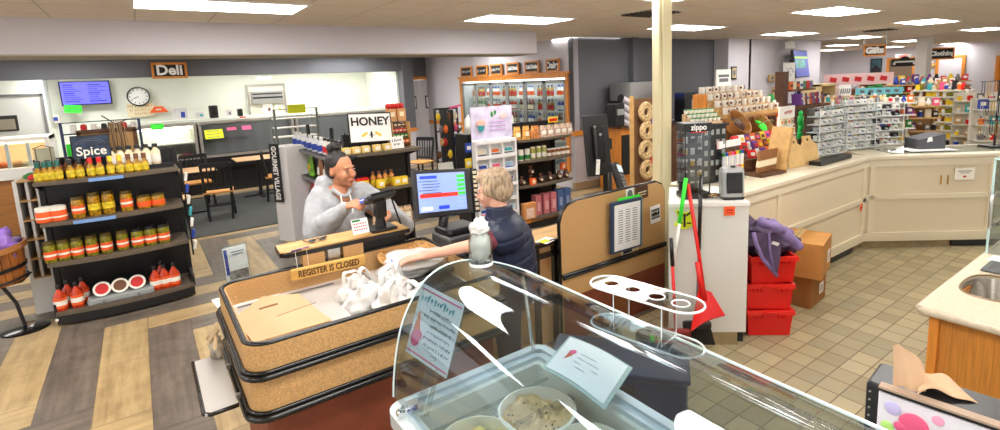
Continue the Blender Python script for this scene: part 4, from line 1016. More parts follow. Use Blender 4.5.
MB().bx(-.21,.24,-.13,.16,.06,.85).build('stand_body', M['pboard'], t); MB().bx(-.215,.245,-.135,.165,.85,.872,bev=.006).build('stand_top', mat('charcoal_mat', (50,50,52), .6), t); MB().bx(-.19,.22,-.1,.14,0,.06).build('plinth', M['black'], t)
t = thing('receipt_printer', 'black and grey receipt printer and cash base under the register monitor', 'printer', (1.64,2.97,zd+.003), radians(4))
MB().box((0,.03,.07),(.27,.24,.14),bev=.015).build('housing', mat('printer_grey', (84,84,84), .4), t)
MB().box((0,.04,.16),(.24,.2,.05),bev=.02).build('top_cover', M['black'], t)
MB().box((.01,-.092,.07),(.2,.01,.09),bev=.004).build('open_bay', M['rubber'], t)
MB().box((.0,-.1,.025),(.16,.02,.012)).build('silver_lip', M['steel'], t)
MB().box((.03,-.1,.045),(.1,.01,.03),(.2,0,0)).build('receipt', M['paper'], t)
p = at(398,243,z=zd+.12); t = thing('wicker_tray', 'shallow brown wicker tray beside the register on the far rim', 'tray', (1.25,2.93,zd+.05), radians(-20), rx=radians(8))
MB().lathe([(.1,0),(.15,.012),(.19,.05),(.185,.052),(.145,.02),(.1,.008)], n=28).build('wicker', mat('wicker', (196,146,84), .7, bump=.8, vary=.25, scale=60), t, smooth=True)
clear = mat('cloudy_bag', (236,236,234), .2, alpha=.6)
p = Vector((1.24,2.83,zd+.004)); t = thing('produce_bag', 'clear plastic bag of greens lying behind the shopping bags', 'bag', p, radians(-10))
MB().ell((0,0,.06),(.2,.13,.075),40,26,disp=.4,seed=5,fs_=2.5).build('bag_film', clear, t, smooth=True)
MB().ell((.06,-.02,.06),(.07,.045,.04),14,10,disp=.9,seed=8).build('greens', M['green'], t, smooth=True)
MB().ell((-.12,.0,.05),(.045,.04,.05),14,10,disp=.7,seed=2).build('blue_packet', mat('pale_blue', (140,160,226), .4), t, smooth=True)
wb = mat('white_bag_film', (242,242,240), .3, trans=.12)
def shop_bag(label, x, y, s, seed, rz):
    t = thing('plastic_shopping_bag', label, 'shopping bag', (x,y,.735), rz, 'knotted white shopping bags')
    body = MB().ell((0,0,.1*s),(.1*s,.085*s,.11*s),36,26,disp=.5,seed=seed,fs_=2.6)
    body.build('bag_body', wb, t, smooth=True)
    for sx in (-1,1):
        def f(a_, v, sx=sx):
            th = pi*a_; w_ = (v-.5)*.035
            return Vector((sx*.03*s+.045*s*cos(th)*sx+.01*sin(9*a_+seed), w_+.01*sin(a_*7), .17*s+.1*s*sin(th)+.006*sin(20*a_+seed)))
        MB().sheet(f, 14, 2, .002).build('handle', wb, t, smooth=True)
    MB().ell((0,.01,.2*s),(.045*s,.04*s,.035*s),18,12,disp=.6,seed=seed+3,fs_=3).build('knot', wb, t, smooth=True)
    MB().box((.05*s,-.06*s,.06*s),(.03*s,.04*s,.06*s),(.2,.3,.4),bev=.004).build('goods', (M['brown'],M['green'],M['grey'],M['orange'])[seed%4], t)
    return t
shop_bag('knotted white shopping bag in the bagging well, leftmost', .84, 2.68, 1.15, 1, .2)
shop_bag('knotted white shopping bag, front one in the bagging well', .93, 2.44, 1.1, 2, 1.0)
shop_bag('knotted white shopping bag, back right in the bagging well', 1.03, 2.66, 1.1, 3, .5)
shop_bag('knotted white shopping bag nearest the ice cream cabinet', 1.04, 2.38, 1.0, 5, 2.0)
t = thing('order_divider', 'black rubber order divider bar lying beside the shopping bags', 'divider bar', (1.27,2.63,zd+.03), radians(14)); MB().box((0,0,0),(.3,.035,.035),bev=.01).build('bar', M['black'], t); MB().box((-.155,0,0),(.01,.04,.04)).box((.155,0,0),(.01,.04,.04)).build('end_caps', M['grey'], t)
t = thing('checkout_end_panel', 'upright particle board end panel with black trim carrying a paper holder', 'panel', (3.0,2.84,0))
xa, xb, zt2 = -.59, .6, 1.1
pts = [(xa,0,0),(xb,0,0),(xb,0,zt2-.1),(xb-.035,0,zt2-.03),(xb-.11,0,zt2),(xa+.17,0,zt2-.005),(xa+.08,0,zt2-.03),(xa+.03,0,zt2-.07),(xa,0,zt2-.15)]
MB().ext([(x,y,z) for x,y,z in pts if True][::-1], (0,.035,0)).build('board', M['pboard'], t)
MB().tube([(xb,0.018,.02)]+[(x,.018,z) for x,y,z in pts[2:]]+[(xa,.018,0.02)], .016, 8).build('edge_trim', M['rubber'], t, smooth=True)
MB().tube([(xa-.0,-.012,.545),(xb,-.012,.545)], .016, 8).tube([(xa,-.016,.525),(xb,-.016,.525)], .01, 8).build('bumper', M['rubber'], t, smooth=True)
MB().bx(xa+.01,xb-.01,-.008,0,.0,.36).build('brown_base', M['redbrown'], t)
p = at(626,225,y=2.80); t = thing('flip_holder', 'blue rimmed document holder with coloured tabs on the particle board panel', 'document holder', (p.x,2.80,p.z), 0, ry=radians(1))
MB().box((0,0,0),(.235,.03,.27),bev=.006).build('back_frame', mat('dark_slate_blue', (44,62,92), .35), t)
MB().box((.0,-.017,-.002),(.2,.004,.24)).build('printed_sheet', M['paper'], t)
b = MB()
for cx_ in (-.055,0,.055):
    for k in range(15): b.box((cx_,-.0195,.085-.012*k),(.035,.001,.0035))
b.build('price_columns', M['inkgrey'], t)
for k, m_ in enumerate((M['teal'],M['pink'],M['orange'],M['yellow'],M['green'])): MB().box((.122+.004*k,-.004+.008*k,.0),(.008,.004,.262)).build('coloured_tab', m_, t)
MB().box((.03,.008,.14),(.17,.01,.012),(0,0,0)).build('green_tab', M['neon_green'], t)
t.scale = (1.5,1,1.55)
for lab, u, v, w, h, kind in (('white sticker with black lettered block right of the document holder',655.5,214,.085,.1,'t'),('black and white portrait card at the top of the panel',630,194,.06,.06,'p'),('dark brown photo card above the document holder',642,192,.1,.075,'b'),('small crumpled photo card showing under the document holder',630,249,.14,.04,'c')):
    p = at(u,v,y=2.83); o = thing('sticker', lab, 'sticker', (p.x,2.832,p.z), 0, ry=radians(-3)); o.scale = (1.5,1,1.5)
    if kind == 't':
        MB().box((0,0,0),(w,.004,h)).build('sheet', M['paper'], o); MB().box((0,-.003,.002),(w*.8,.002,h*.55)).build('black_block', M['ink'], o)
        scrib(.06, .024, M['paper'], o, (0,-.0045,.014), seed=3, gap=0); scrib(.06, .016, M['paper'], o, (0,-.0045,-.013), seed=5, gap=0)
    elif kind == 'p':
        MB().box((0,0,0),(w,.004,h)).build('sheet', M['paper'], o); MB().ell((0,-.003,.0),(.02,.003,.024),14,8).build('portrait', M['inkgrey'], o); MB().box((0,-.003,-.018),(.04,.003,.02)).build('coat', M['ink'], o)
    elif kind == 'b':
        MB().box((0,0,0),(w,.004,h)).build('sheet', M['darkwood'], o); MB().box((0,-.003,.0),(w*.7,.002,.006)).box((0,-.003,-.015),(w*.6,.002,.004)).build('lettering', M['cream'], o)
    else:
        MB().box((0,0,0),(w,.004,h)).build('sheet', M['cream'], o); MB().box((-.02,-.003,0),(w*.5,.002,h*.8)).build('print', M['ink'], o); MB().box((.04,-.003,0),(.02,.002,.02)).build('yellow_patch', M['yellow'], o)
t = thing('register_desk', 'particle board register desk with black edging behind the end panel', 'desk', (2.95,3.4,0))
MB().bx(-.74,.55,-.5,-.2,.78,.82).build('desk_top', M['wood'], t)
MB().bx(-.73,.5,-.46,-.2,0,.3).bx(-.73,.5,-.46,-.2,.7,.78).bx(-.5,.5,-.46,-.2,.3,.7).build('desk_body', M['pboard'], t)
MB().bx(-.735,-.7,-.5,-.46,0,.82).bx(-.56,-.53,-.5,-.46,0,.82).bx(-.74,-.5,-.51,-.47,.7,.73).bx(-.74,-.5,-.51,-.47,.36,.39).bx(-.75,.5,-.52,-.49,.79,.825).build('black_edging', M['rubber'], t)
MB().bx(-.7,-.52,-.44,-.22,.31,.33).build('niche_shelf', M['steel'], t)
p = at(548,240,z=.83); t = thing('yellow_note', 'yellow and white papers on the corner of the register desk', 'note', (p.x+.0,p.y+.02,.823), .3); MB().box((0,0,0),(.14,.1,.003)).build('white_sheet', M['paper'], t); MB().box((-.03,.0,.003),(.08,.05,.002)).build('yellow_sheet', M['neon_yellow'], t)
def xz(u,v,y): return at(u,v,y=y)
p = xz(597,145,4.0); t = thing('rear_monitor', 'tall black monitor seen from behind near the dark wall', 'monitor', (p.x,4.0,p.z), radians(-15), ry=radians(0))
MB().box((0,0,0),(.3,.04,.66),(radians(-8),0,0),bev=.015).build('housing', M['black'], t)
MB().box((0,-.04,.02),(.13,.06,.4),(radians(-8),0,0),bev=.03).build('rear_bulge', M['rubber'], t)
MB().lathe([(.018,0),(.018,.003)], c=(0,-.072,.12), n=16, R=Euler((radians(90),0,0)).to_matrix()).build('round_logo', M['steel'], t)
MB().box((.14,.02,.0),(.08,.07,.12),bev=.01).build('side_reader', M['black'], t)
MB().tube([(.1,0,-.06),(.12,.03,-.3),(.1,.03,-p.z+.02)], .03, 10).lathe([(.14,0),(.14,.02)], c=(.1,.03,-p.z+.002), n=16).build('support_arm', M['black'], t, smooth=True)
p = xz(598,167,3.85); t = thing('taped_receipt', 'white paper slip taped below the tall black monitor', 'paper slip', p, radians(20)); MB().box((0,0,0),(.09,.003,.16),(0,radians(8),0)).build('slip', M['paper'], t); MB().box((0,-.003,.05),(.05,.001,.004)).build('print', M['inkgrey'], t)
p = xz(621,178,3.5); t = thing('pin_pad', 'black pin pad with pale screen mounted above the particle board panel', 'pin pad', (p.x,3.5,p.z-.06), radians(20), rx=radians(-25), ry=radians(15)); t.scale = (1.6,1.5,1.5)
MB().box((0,0,.03),(.1,.05,.24),bev=.02).build('body', M['black'], t); MB().box((.0,-.027,.1),(.07,.004,.05)).build('screen', mat('pale_screen', (190,210,216), .3, emit=.3), t)
b = MB()
for i in range(3):
    for j in range(4): b.box((-.025+.025*i,-.028,.05-.025*j),(.017,.004,.015))
b.build('keys', M['grey'], t)
MB().tube([(-.04,.05,-.12),(-.1,.05,-.05),(-.07,.02,.08)], .015, 8).build('coil_cord', M['rubber'], t)
M['fr'] = mat('freezer_white', (240,238,226), .3)
M['rim'] = mat('blue_grey_rim', (204,212,214), .25)
fx0, fx1, fy0, fy1, fz = .575, 1.26, -.35, 1.64, .9
t = thing('dipping_cabinet', 'white ice cream dipping cabinet with curved glass guard in the foreground', 'freezer', ((fx0+fx1)/2,(fy0+fy1)/2,0))
ox, oy = t.location.x, t.location.y; X0, X1, Y0, Y1 = fx0-ox, fx1-ox, fy0-oy, fy1-oy
def ring2(x0,x1,y0,y1,w,z0,z1,r=.05):
    O = rr(x0,x1,y0,y1,r,r); I = rr(x0+w,x1-w,y0+w,y1-w,max(r-w,.015),max(r-w,.015)); return wall_ring(O, I, z0, z1)
ring2(X0,X1,Y0,Y1,.05,.12,fz-.05,.06).build('cabinet_walls', mat('cabinet_silver', (196,200,204), .3, metal=.2), t, smooth='auto')
ring2(X0-.006,X1+.006,Y0-.006,Y1+.006,.035,fz-.05,fz,.06).build('outer_rim', M['rim'], t, smooth='auto')
ring2(X0+.029,X1-.029,Y0+.029,Y1-.029,.03,fz-.03,fz-.012,.05).build('inner_rim', mat('rim_light', (206,216,220), .2), t, smooth='auto')
ring2(X0+.05,X1-.05,Y0+.05,Y1-.05,.03,.3,fz-.03,.04).build('liner', M['fr'], t, smooth='auto')
MB().bx(X0+.04,X1-.04,Y0+.04,Y1-.04,.5,.52).build('liner_floor', mat('frosty_floor', (236,236,228), .6), t)
MB().bx(X0+.05,X1-.05,Y0+.05,Y1-.05,0,.12).build('plinth', M['black'], t)
MB().bx(X0+.08,X1-.08,Y1-.3,Y1-.27,fz-.1,fz-.07).bx(X0+.08,X1-.08,Y1-.15,Y1-.14,fz-.07,fz-.06).build('lid_rail', M['acrylic'], t)
MB().bx(X0+.04,X1-.04,Y1-.24,Y1-.04,fz-.2,fz-.19).build('frost_shelf', M['fr'], t)
MB().box((X0-.004,Y1-.2,.8),(.004,.16,.13),bev=.0).build('side_decal', M['blue'], t)
MB().box((X0-.007,Y1-.2,.815),(.003,.1,.03)).build('decal_stripe', M['reds'], t)
MB().box((X0+.07,Y1-.05,fz-.0),(.045,.012,.06),(radians(10),0,0)).build('small_card', M['paper'], t)
MB().box((X0+.07,Y1-.058,fz-.015),(.04,.004,.03),(radians(10),0,0)).build('small_card_print', M['blue'], t)
wr = mat('white_wire', (232,234,236), .3)
b = MB()
for y in (1.5,1.22,.94,.66,.38): b.tube([(X0+.09,y-oy,fz-.12),(X1-.09,y-oy,fz-.12)], .004, 6)
for x in (.7,.94,1.19): b.tube([(x-ox,fy1-oy-.1,fz-.12),(x-ox,Y0+.1,fz-.12)], .004, 6)
b.build('wire_rack', wr, t)
prof = [(.6,.93),(.607,1.0),(.624,1.09),(.65,1.18),(.695,1.26),(.75,1.318),(.82,1.348),(.9,1.352),(.98,1.335),(1.06,1.305),(1.13,1.272),(1.19,1.24)]
def pf(s):
    k = s*(len(prof)-1); i = min(int(k), len(prof)-2); f = k-i
    p0 = prof[max(i-1,0)]; p1 = prof[i]; p2 = prof[i+1]; p3 = prof[min(i+2,len(prof)-1)]
    def cr(a,b_,c_,d): return .5*((2*b_)+(c_-a)*f+(2*a-5*b_+4*c_-d)*f*f+(3*b_-a-3*c_+d)*f**3)
    return (cr(p0[0],p1[0],p2[0],p3[0]), cr(p0[1],p1[1],p2[1],p3[1]))
def fg(s, v): x, z = pf(s); return Vector((x-ox, Y1-.01-v*(Y1-Y0-.02), z))
M['guard'] = glassmat('curved_guard_glass', (222,232,237), .07, .01, 1.5)  # blue-grey tint stands in for dark reflections on the curved guard
MB().sheet(fg, 44, 8, .006).build('curved_glass', M['guard'], t, smooth=True)
eg = mat('glass_edge', (214,232,232), .15)
MB().tube([(pf(1)[0]-ox, Y1-.01, pf(1)[1]), (pf(1)[0]-ox, Y0+.01, pf(1)[1])], .0045, 6).build('glass_back_edge', eg, t)
pe = [(pf(k/30)[0]-ox, Y1-.008, pf(k/30)[1]) for k in range(31)]
MB().tube(pe, .0035, 6).build('glass_end_edge', eg, t)
def eg_(u_, v_):
    x_, z_ = pf(u_); return Vector((x_-ox, Y1-.014, .93+(z_-.93)*v_))
MB().sheet(eg_, 24, 1, .005).build('end_glass', glassmat('end_pane_glass', (244,248,248), .01, graze=.15), t)
for y in (Y1-.1, (Y0+Y1)/2, Y0+.1):
    MB().lathe([(.012,0),(.012,.02),(.006,.025)], c=(X0+.02,y,fz+.02), n=12, R=Euler((0,radians(-70),0)).to_matrix()).build('glass_clamp', M['chrome'], t, smooth='auto')
MB().tube([(X1-.06,Y1-.03,fz),(X1-.1,Y1-.03,1.24)], .008, 8).tube([(X1-.06,Y0+.06,fz),(X1-.1,Y0+.06,1.24)], .008, 8).build('glass_post', M['chrome'], t)
def tub(label, x, y, z, r, cm_, seed, dark=None):
    o = thing('ice_cream_tub', label, 'ice cream tub', (x,y,z), 0, 'open ice cream tubs')
    MB().lathe([(r*.84,0),(r*.97,.2),(r*1.02,.205),(r*1.03,.225),(r*.96,.228),(r*.93,.2),(r*.82,.02)], n=36).build('carton', mat('tub_carton', (238,232,218), .4), o, smooth='auto')
    b = MB(); n = 30
    def g(s, v):
        a_ = 2*pi*s; q_ = v*r*.93; x_, y_ = q_*cos(a_), q_*sin(a_)
        z_ = .192+.03*noise.noise(Vector((x_*14+seed,y_*14,seed)))+.016*noise.noise(Vector((x_*40,y_*40,seed+3)))+.006*noise.noise(Vector((x_*90,y_*90,seed+5)))
        return Vector((x_,y_,z_))
    b.grid(g, 56, 26); b.build('ice_cream', cm_, o, smooth=True)
    if dark:
        c_ = MB()
        for k in range(26):
            a_ = random.uniform(0,2*pi); q_ = r*.8*sqrt(random.random()); x_, y_ = q_*cos(a_), q_*sin(a_)
            z_ = .192+.03*noise.noise(Vector((x_*14+seed,y_*14,seed)))+.016*noise.noise(Vector((x_*40,y_*40,seed+3)))
            c_.ell((x_,y_,z_+.002),(.004,.003,.003),6,4)
        c_.build('chips', dark, o)
    return o
p = at(537,408,z=.86); 
cc = mat('cookie_dough_cream', (216,180,126), .5, vary=.14, scale=30, bump=.4)
tub('open tub of chocolate chip ice cream in the middle of the cabinet', p.x, p.y, .63, .135, cc, 1, mat('choc_chip', (60,40,30), .4))
p = at(480,438,z=.86); tub('open tub of yellow vanilla ice cream at the lower left of the cabinet', p.x-.01, p.y+.0, .63, .125, mat('vanilla', (240,214,130), .5, vary=.06, bump=.4), 2)
p = at(585,445,z=.86); tub('open tub of pale cream ice cream at the cabinet bottom edge', p.x, p.y-.02, .63, .13, mat('pale_vanilla', (236,220,178), .5, vary=.08, bump=.4), 3)
for k, (x, y) in enumerate(((.8,.78),(1.08,.7),(.8,.45),(1.08,.4))):
    tub('open ice cream tub further along the cabinet, out of view', x, y, .63, .125, cc, 5+k)
sp, sn = (.735,1.5,1.17), (-1,-.25,.33)
p0, p1, p2, p3 = atp(425,286,sp,sn), atp(470,307,sp,sn), atp(441,376,sp,sn), atp(404,348,sp,sn)
cx_ = (p0+p1+p2+p3)/4; ex_ = ((p1-p0)+(p2-p3)).normalized(); ez_ = ((p0-p3)+(p1-p2)); h = ez_.length/2; ez_ = (ez_-ex_*ez_.dot(ex_)).normalized(); ey_ = ez_.cross(ex_); w = ((p1-p0).length+(p2-p3).length)/2
t = thing('price_sign', 'white ice cream price sign with pink border and cone drawing behind the curved glass', 'sign', cx_, 0)
t.rotation_euler = Matrix((ex_,ey_,ez_)).transposed().to_euler(); KS = w/.2; t.scale = (KS,1,h/.215); w, h = .2, .215
MB().box((0,0,0),(w,.003,h)).build('sheet', M['paper'], t)
MB().box((0,-.0025,h/2-.012),(w*.96,.001,.004)).box((0,-.0025,-h/2+.012),(w*.96,.001,.004)).build('pink_border', M['pink'], t)
scrib(.17, .026, M['teal'], t, (0,-.003,h/2-.034), seed=4, gap=.08)
for k, w_ in enumerate((.11,.15,.1,.11,.13,.12,.03)): scrib(w_, .0115, M['inkgrey'], t, (.02+(.01 if k > 1 else 0),-.003,h/2-.064-.02*k), seed=20+k)
o_ = MB().ext([(-.075,-.004,.015),(-.055,-.004,-.055),(-.03,-.004,-.05),], (0,.001,0)); 
MB().ext([(-.078,-.0035,.03),(-.088,-.0035,-.03),(-.055,-.0035,-.035)], (0,.001,0)).build('cone_drawing', M['orange'], t)
MB().ell((-.07,-.004,-.052),(.022,.002,.026),16,8).ell((-.055,-.004,-.04),(.014,.002,.014),12,6).build('scoop_drawing', M['pink'], t)
MB().box((0,.006,.005),(w*1.04,.002,h*1.06)).build('clear_sleeve', M['acrylic'], t)
MB().box((.02,.004,-h/2-.06),(.03,.006,.14)).box((.055,.004,-h/2-.06),(.004,.02,.14)).build('clear_post', M['acrylic'], t)
q0, q1, q2, q3 = at(546,371,z=.93), at(571,346,z=.93), at(628,376,z=.93), at(603,409,z=.93)
cen = (q0+q1+q2+q3)/4; t = thing('flavour_card', 'white flavour card with pink cone drawing propped on the cabinet rim', 'sign', (cen.x,cen.y,.945), 0)
def lp(s, v): 
    a_ = q0.lerp(q3, s); b_ = q1.lerp(q2, s); r_ = a_.lerp(b_, v)-cen
    return Vector((r_.x, r_.y, .0+.012*sin(pi*s)+.02*v))
MB().sheet(lp, 10, 6, .003).build('card', M['paper'], t, smooth=False)
def onc(s, v, dz=.0045): r_ = lp(s, v); return r_+Vector((0,0,dz))
b = MB()
for k, (s0, s1) in enumerate(((.36,.62),(.34,.7),(.32,.74),(.4,.56))):
    v_ = .66-.12*k; b.beam(onc(s0,v_), onc(s1,v_), .004, .0008)
b.build('faint_writing', mat('faint_ink', (176,176,186), .8), t)
c_ = onc(.22,.62); MB().ell(c_,(.017,.015,.0015),14,6).build('scoop_drawing', M['pink'], t); MB().ext([onc(.25,.54),onc(.17,.6),onc(.16,.36)], (0,0,.001)).build('cone_drawing', M['orange'], t)
def lp2(s, v):
    r_ = lp(s, v); r_.z -= .006; r_.x *= 1.12; r_.y *= 1.1; return r_
MB().sheet(lp2, 6, 4, .003).build('acrylic_holder', mat('green_grey_acrylic', (186,204,198), .2), t)
A, B = Vector((1.062,1.1,0)), Vector((1.118,.76,0)); mid = (A+B)/2; ang = math.atan2((B-A).y,(B-A).x)
t = thing('cone_holder', 'clear acrylic cone holder with four round holes on top of the curved glass', 'cone holder', (mid.x,mid.y,1.27), ang); t.scale = (.9,.9,.98)
hl = (B-A).length/2+.02; hw = .062
def stad(hl, hw, n=12): 
    return [(hl-hw+hw*cos(a_), hw*sin(a_)) for a_ in [-pi/2+pi*k/n for k in range(n+1)]]+[(-hl+hw+hw*cos(a_), hw*sin(a_)) for a_ in [pi/2+pi*k/n for k in range(n+1)]]
outer = stad(hl, hw)
edge = mat('acrylic_edge', (244,246,246), .2, emit=0)
MB().prism(outer, 0, .006).build('base_plate', M['acrylic'], t)
MB().tube([(x,y,.003) for x,y in outer], .0032, 6, closed=True).build('base_edge', edge, t)
zt3 = .125; b = MB(); hx = [-.123,-.042,.042,.123]; hr = .026; n = 16
xs_ = [-hl+hw*.3,-.0825,0,.0825,hl-hw*.3]
for i, h_ in enumerate(hx):
    xl, xr = (-hl*.999 if i == 0 else (hx[i-1]+h_)/2), (hl*.999 if i == 3 else (h_+hx[i+1])/2)
    inn = []; out = []
    for k in range(n*2):
        a_ = 2*pi*k/(n*2); dx, dy = cos(a_), sin(a_); inn.append((h_+hr*dx, hr*dy))
        # outward to cell border clipped to stadium
        tmax = 9
        if dx > 1e-6: tmax = min(tmax, (xr-h_)/dx)
        if dx < -1e-6: tmax = min(tmax, (xl-h_)/dx)
        if abs(dy) > 1e-6: tmax = min(tmax, hw/abs(dy))
        for _ in range(40):
            px_, py_ = h_+tmax*dx, tmax*dy; ex = max(abs(px_)-(hl-hw), 0)
            if ex*ex+py_*py_ <= hw*hw+1e-9: break
            tmax *= .985
        out.append((h_+tmax*dx, tmax*dy))
    m_ = n*2
    for z_, fl in ((zt3,False),(zt3+.006,True)):
        vs = [(x,y,z_) for x,y in inn]+[(x,y,z_) for x,y in out]
        fs = [((k+1)%m_, k, m_+k, m_+(k+1)%m_) for k in range(m_)]
        b.add(vs, fs if not fl else [tuple(reversed(f)) for f in fs])
b.build('top_plate', M['acrylic'], t)
MB().tube([(x,y,zt3+.003) for x,y in outer], .0034, 6, closed=True).build('top_edge', edge, t)
for h_ in hx: MB().tube([(h_+hr*cos(2*pi*k/20), hr*sin(2*pi*k/20), zt3+.003) for k in range(20)], .0024, 6, closed=True).build('hole_edge', edge, t)
for h_ in (-.085,.085):
    MB().bx(h_-.003,h_+.003,-.045,.045,.006,zt3).build('support_plate', M['acrylic'], t)
    MB().tube([(h_,-.045,.006),(h_,-.045,zt3)], .0018, 5).tube([(h_,.045,.006),(h_,.045,zt3)], .0018, 5).tube([(h_,-.045,.008),(h_,.045,.008)], .003, 5).build('support_edge', edge, t)
p = at(474,268,y=1.5); t = thing('napkin_jar', 'clear glass jar stuffed with white bags standing on the curved glass', 'jar', (.935,1.55,1.352))
MB().lathe([(.04,0),(.043,.008),(.042,.09),(.036,.11),(.036,.125),(.034,.125),(.034,.11),(.039,.09),(.04,.01),(.0,.008)], n=24, cap=False).build('glass', M['acrylic'], t, smooth=True)
MB().lathe([(.0435,0),(.0445,.006),(.0435,.012)], n=24, cap=False).build('thick_base', edge, t, smooth=True)
MB().ell((0,0,.07),(.036,.036,.062),24,18,disp=.2,seed=3,fs_=3).ell((0,0,.135),(.034,.03,.035),22,14,disp=.5,seed=11,fs_=3).build('bag_contents', M['white'], t, smooth=True)
p = at(640,350,z=.38)
t = thing('navy_bin', 'low dark navy bin standing on the tiles behind the ice cream cabinet', 'bin', (2.06,1.95,0), radians(-52)); 
MB().box((0,0,.2),(.75,.36,.4),bev=.03).build('bin_body', mat('navy_plastic', (26,46,76), .4), t)
MB().box((0,0,.405),(.78,.39,.03),bev=.012).build('bin_lid', mat('navy_lid', (22,40,68), .35), t)
MB().box((0,-.19,.33),(.2,.02,.04),bev=.01).build('handle', M['black'], t)
HZ = [.13,.52,.93,1.32]
hx0, hx1, hy = 1.78, 2.5, 5.3
t = gondola('honey_gondola', 'dark gondola end shelf of honey and snacks behind the grey-hooded customer', ((hx0+hx1)/2,hy,0), hx1-hx0, .42, HZ, top=1.5, bulge=.05)
G2 = t
t = thing('side_gondola', 'long black gondola side of jugs and bags beside the tall white carton', 'shelf unit', (1.98,6.9,0))
MB().bx(.02,.06,-1.15,1.15,0,1.34).build('back_panel', M['black'], t)
for z in (.12,.5,.88,1.22): MB().bx(-.3,.02,-1.15,1.15,z-.03,z).build('shelf', M['blackm'], t)
for y in (-1.15,0,1.15): MB().bx(-.0,.04,y-.02,y+.02,0,1.5).bx(-.3,.02,y-.006,y+.006,0,.12).build('upright', M['blackm'], t)
b = MB()
for z in (.5,.88,1.22): b.bx(-.312,-.3,-1.15,1.15,z-.035,z+.005)
b.build('price_rail', M['grey'], t)
H = 'on the honey gondola'
def ecx(u, z, y=hy+.06): return gx(u, z, y)
c = ecx(372, HZ[3], hy+.2)
t = thing('honey_sign', 'white board sign lettered HONEY with a bee and honeycombs', 'sign', (c.x,hy+.17,HZ[3]+.1), 0, rx=radians(-10), ry=radians(2))
MB().bx(-.23,.23,0,.012,0,.3).build('board', M['paper'], t)
MB().bx(-.24,-.23,-.003,.015,-.01,.3).bx(.23,.24,-.003,.015,-.01,.3).bx(-.24,.24,-.003,.015,.3,.31).bx(-.24,.24,-.003,.015,-.01,0).build('frame', M['ink'], t)
text_part('HONEY', .125, M['ink'], t, (0,-.003,.215), sx=1.0, bold=.003)
MB().ell((0,-.004,.07),(.012,.003,.035),12,8).ell((-.0,-.004,.1),(.009,.003,.012),8,6).tube([(-.03,-.005,.06),(0,-.005,.09),(.03,-.005,.06)], .002, 5).build('bee_drawing', M['ink'], t)
b = MB()
for sx in (-1,1):
    for k in range(3): b.ext([(sx*(.055+.02*k)+.016*cos(pi/3*i),-.003,.09-.012*k+.016*sin(pi/3*i)) for i in range(6)], (0,.001,0))
b.build('honeycomb_drawing', M['yellow'], t)
c = ecx(399, HZ[3], hy+.1); t = thing('small_script_sign', 'small white hand-lettered card beside the honey sign', 'sign', (c.x-.02,hy+.08,HZ[3]+.003), 0, rx=radians(-10))
MB().bx(-.075,.075,0,.008,0,.13).build('board', M['paper'], t); scrib(.11, .035, M['ink'], t, (0,-.002,.09), seed=2); scrib(.08, .03, M['ink'], t, (0,-.002,.045), seed=3)
p = thing('honeycomb_box', None, 'box'); MB().box((0,0,.035),(.085,.07,.07),bev=.006).build('box', mat('honeycomb_pale', (226,196,116), .4), p); MB().box((0,-.037,.035),(.05,.003,.04)).build('label_face', M['wlab'], p)
row(p, [ecx(u, HZ[3], hy+.05)+Vector((0,0,.002)) for u in (346,356,366,377,387)], 'pale honeycomb box', 'in front of the honey sign', 'honeycomb boxes', jit=.2)
p = thing('kraft_gift_box', None, 'box'); MB().box((0,0,.07),(.1,.08,.14),bev=.004).build('box', mat('kraft_box', (206,150,98), .7), p); MB().box((0,-.042,.08),(.05,.003,.05)).build('label_face', M['cream'], p)
tr = thing('tiered_box_stand', 'stepped wooden stand of small packets at the honey gondola right end', 'stand', (ecx(401,HZ[3],hy+.22).x,hy+.25,HZ[3]+.002))
for k in range(4): MB().bx(-.1,.1,-.07+.03*k,-.03+.03*k,.03+.06*k,.04+.06*k).build('tier', M['brown'], tr)
MB().bx(-.105,-.1,-.08,.08,0,.28).bx(.1,.105,-.08,.08,0,.28).build('stand_sides', M['wood'], tr)
c = tr.location
row(p, [Vector((c.x-.055,c.y+.05,c.z+.285)), Vector((c.x+.055,c.y+.05,c.z+.285))], 'kraft gift box with pale label', 'on the stepped stand', 'kraft gift boxes')
MBx = p
ap = thing('red_apple', None, 'apple'); MB().lathe([(.001,.008),(.02,0),(.034,.02),(.034,.04),(.02,.058),(.004,.05)], n=16).build('fruit', M['reds'], ap, smooth=True); MB().tube([(0,0,.05),(.004,0,.07)], .002, 5).build('stem', M['darkwood'], ap)
row(ap, [Vector((c.x-.08+.05*k,c.y+.06,c.z+.426)) for k in range(4)], 'red apple-like ornament', 'on the kraft boxes by the honey sign', 'red apples on the boxes')
cols = [M['orange'],M['green'],M['reds'],M['brown']]
for k in range(4):
    sp = thing('small_packet', None, 'packet'); MB().box((0,0,.022),(.045,.026,.04),bev=.004).build('packet_wrap', cols[k], sp); MB().box((0,-.014,.022),(.03,.002,.015)).build('packet_label', M['cream'], sp)
    row(sp, [Vector((c.x-.07+.047*j, c.y-.05+.03*k, c.z+.041+.06*k)) for j in range(4)], '%s small packet' % ('orange','green','red','brown')[k], 'on the %s tier of the stepped stand' % ('lowest','second','third','top')[k], '%s packets on the stepped stand' % ('orange','green','red','brown')[k])
z = HZ[2]
p = thing('snack_tub', None, 'tub'); MB().box((0,0,.05),(.1,.09,.1),bev=.01).build('tub', M['yellow'], p); MB().box((0,0,.11),(.104,.094,.02),bev=.004).build('lid', M['red'], p); MB().box((0,-.046,.05),(.07,.003,.05)).build('label_face', M['orlab'], p)
row(p, [ecx(u, z, hy+.08) for u in (352,364)], 'yellow snack tub with red lid', 'on the second shelf beside the customer', 'yellow snack tubs')
p = bottle_kind('syrup_bottle', 'bottle', .17, .03, M['honey'], M['brown'], M['yelab'], neckr=.5, capr=.6, shoulder=.66)
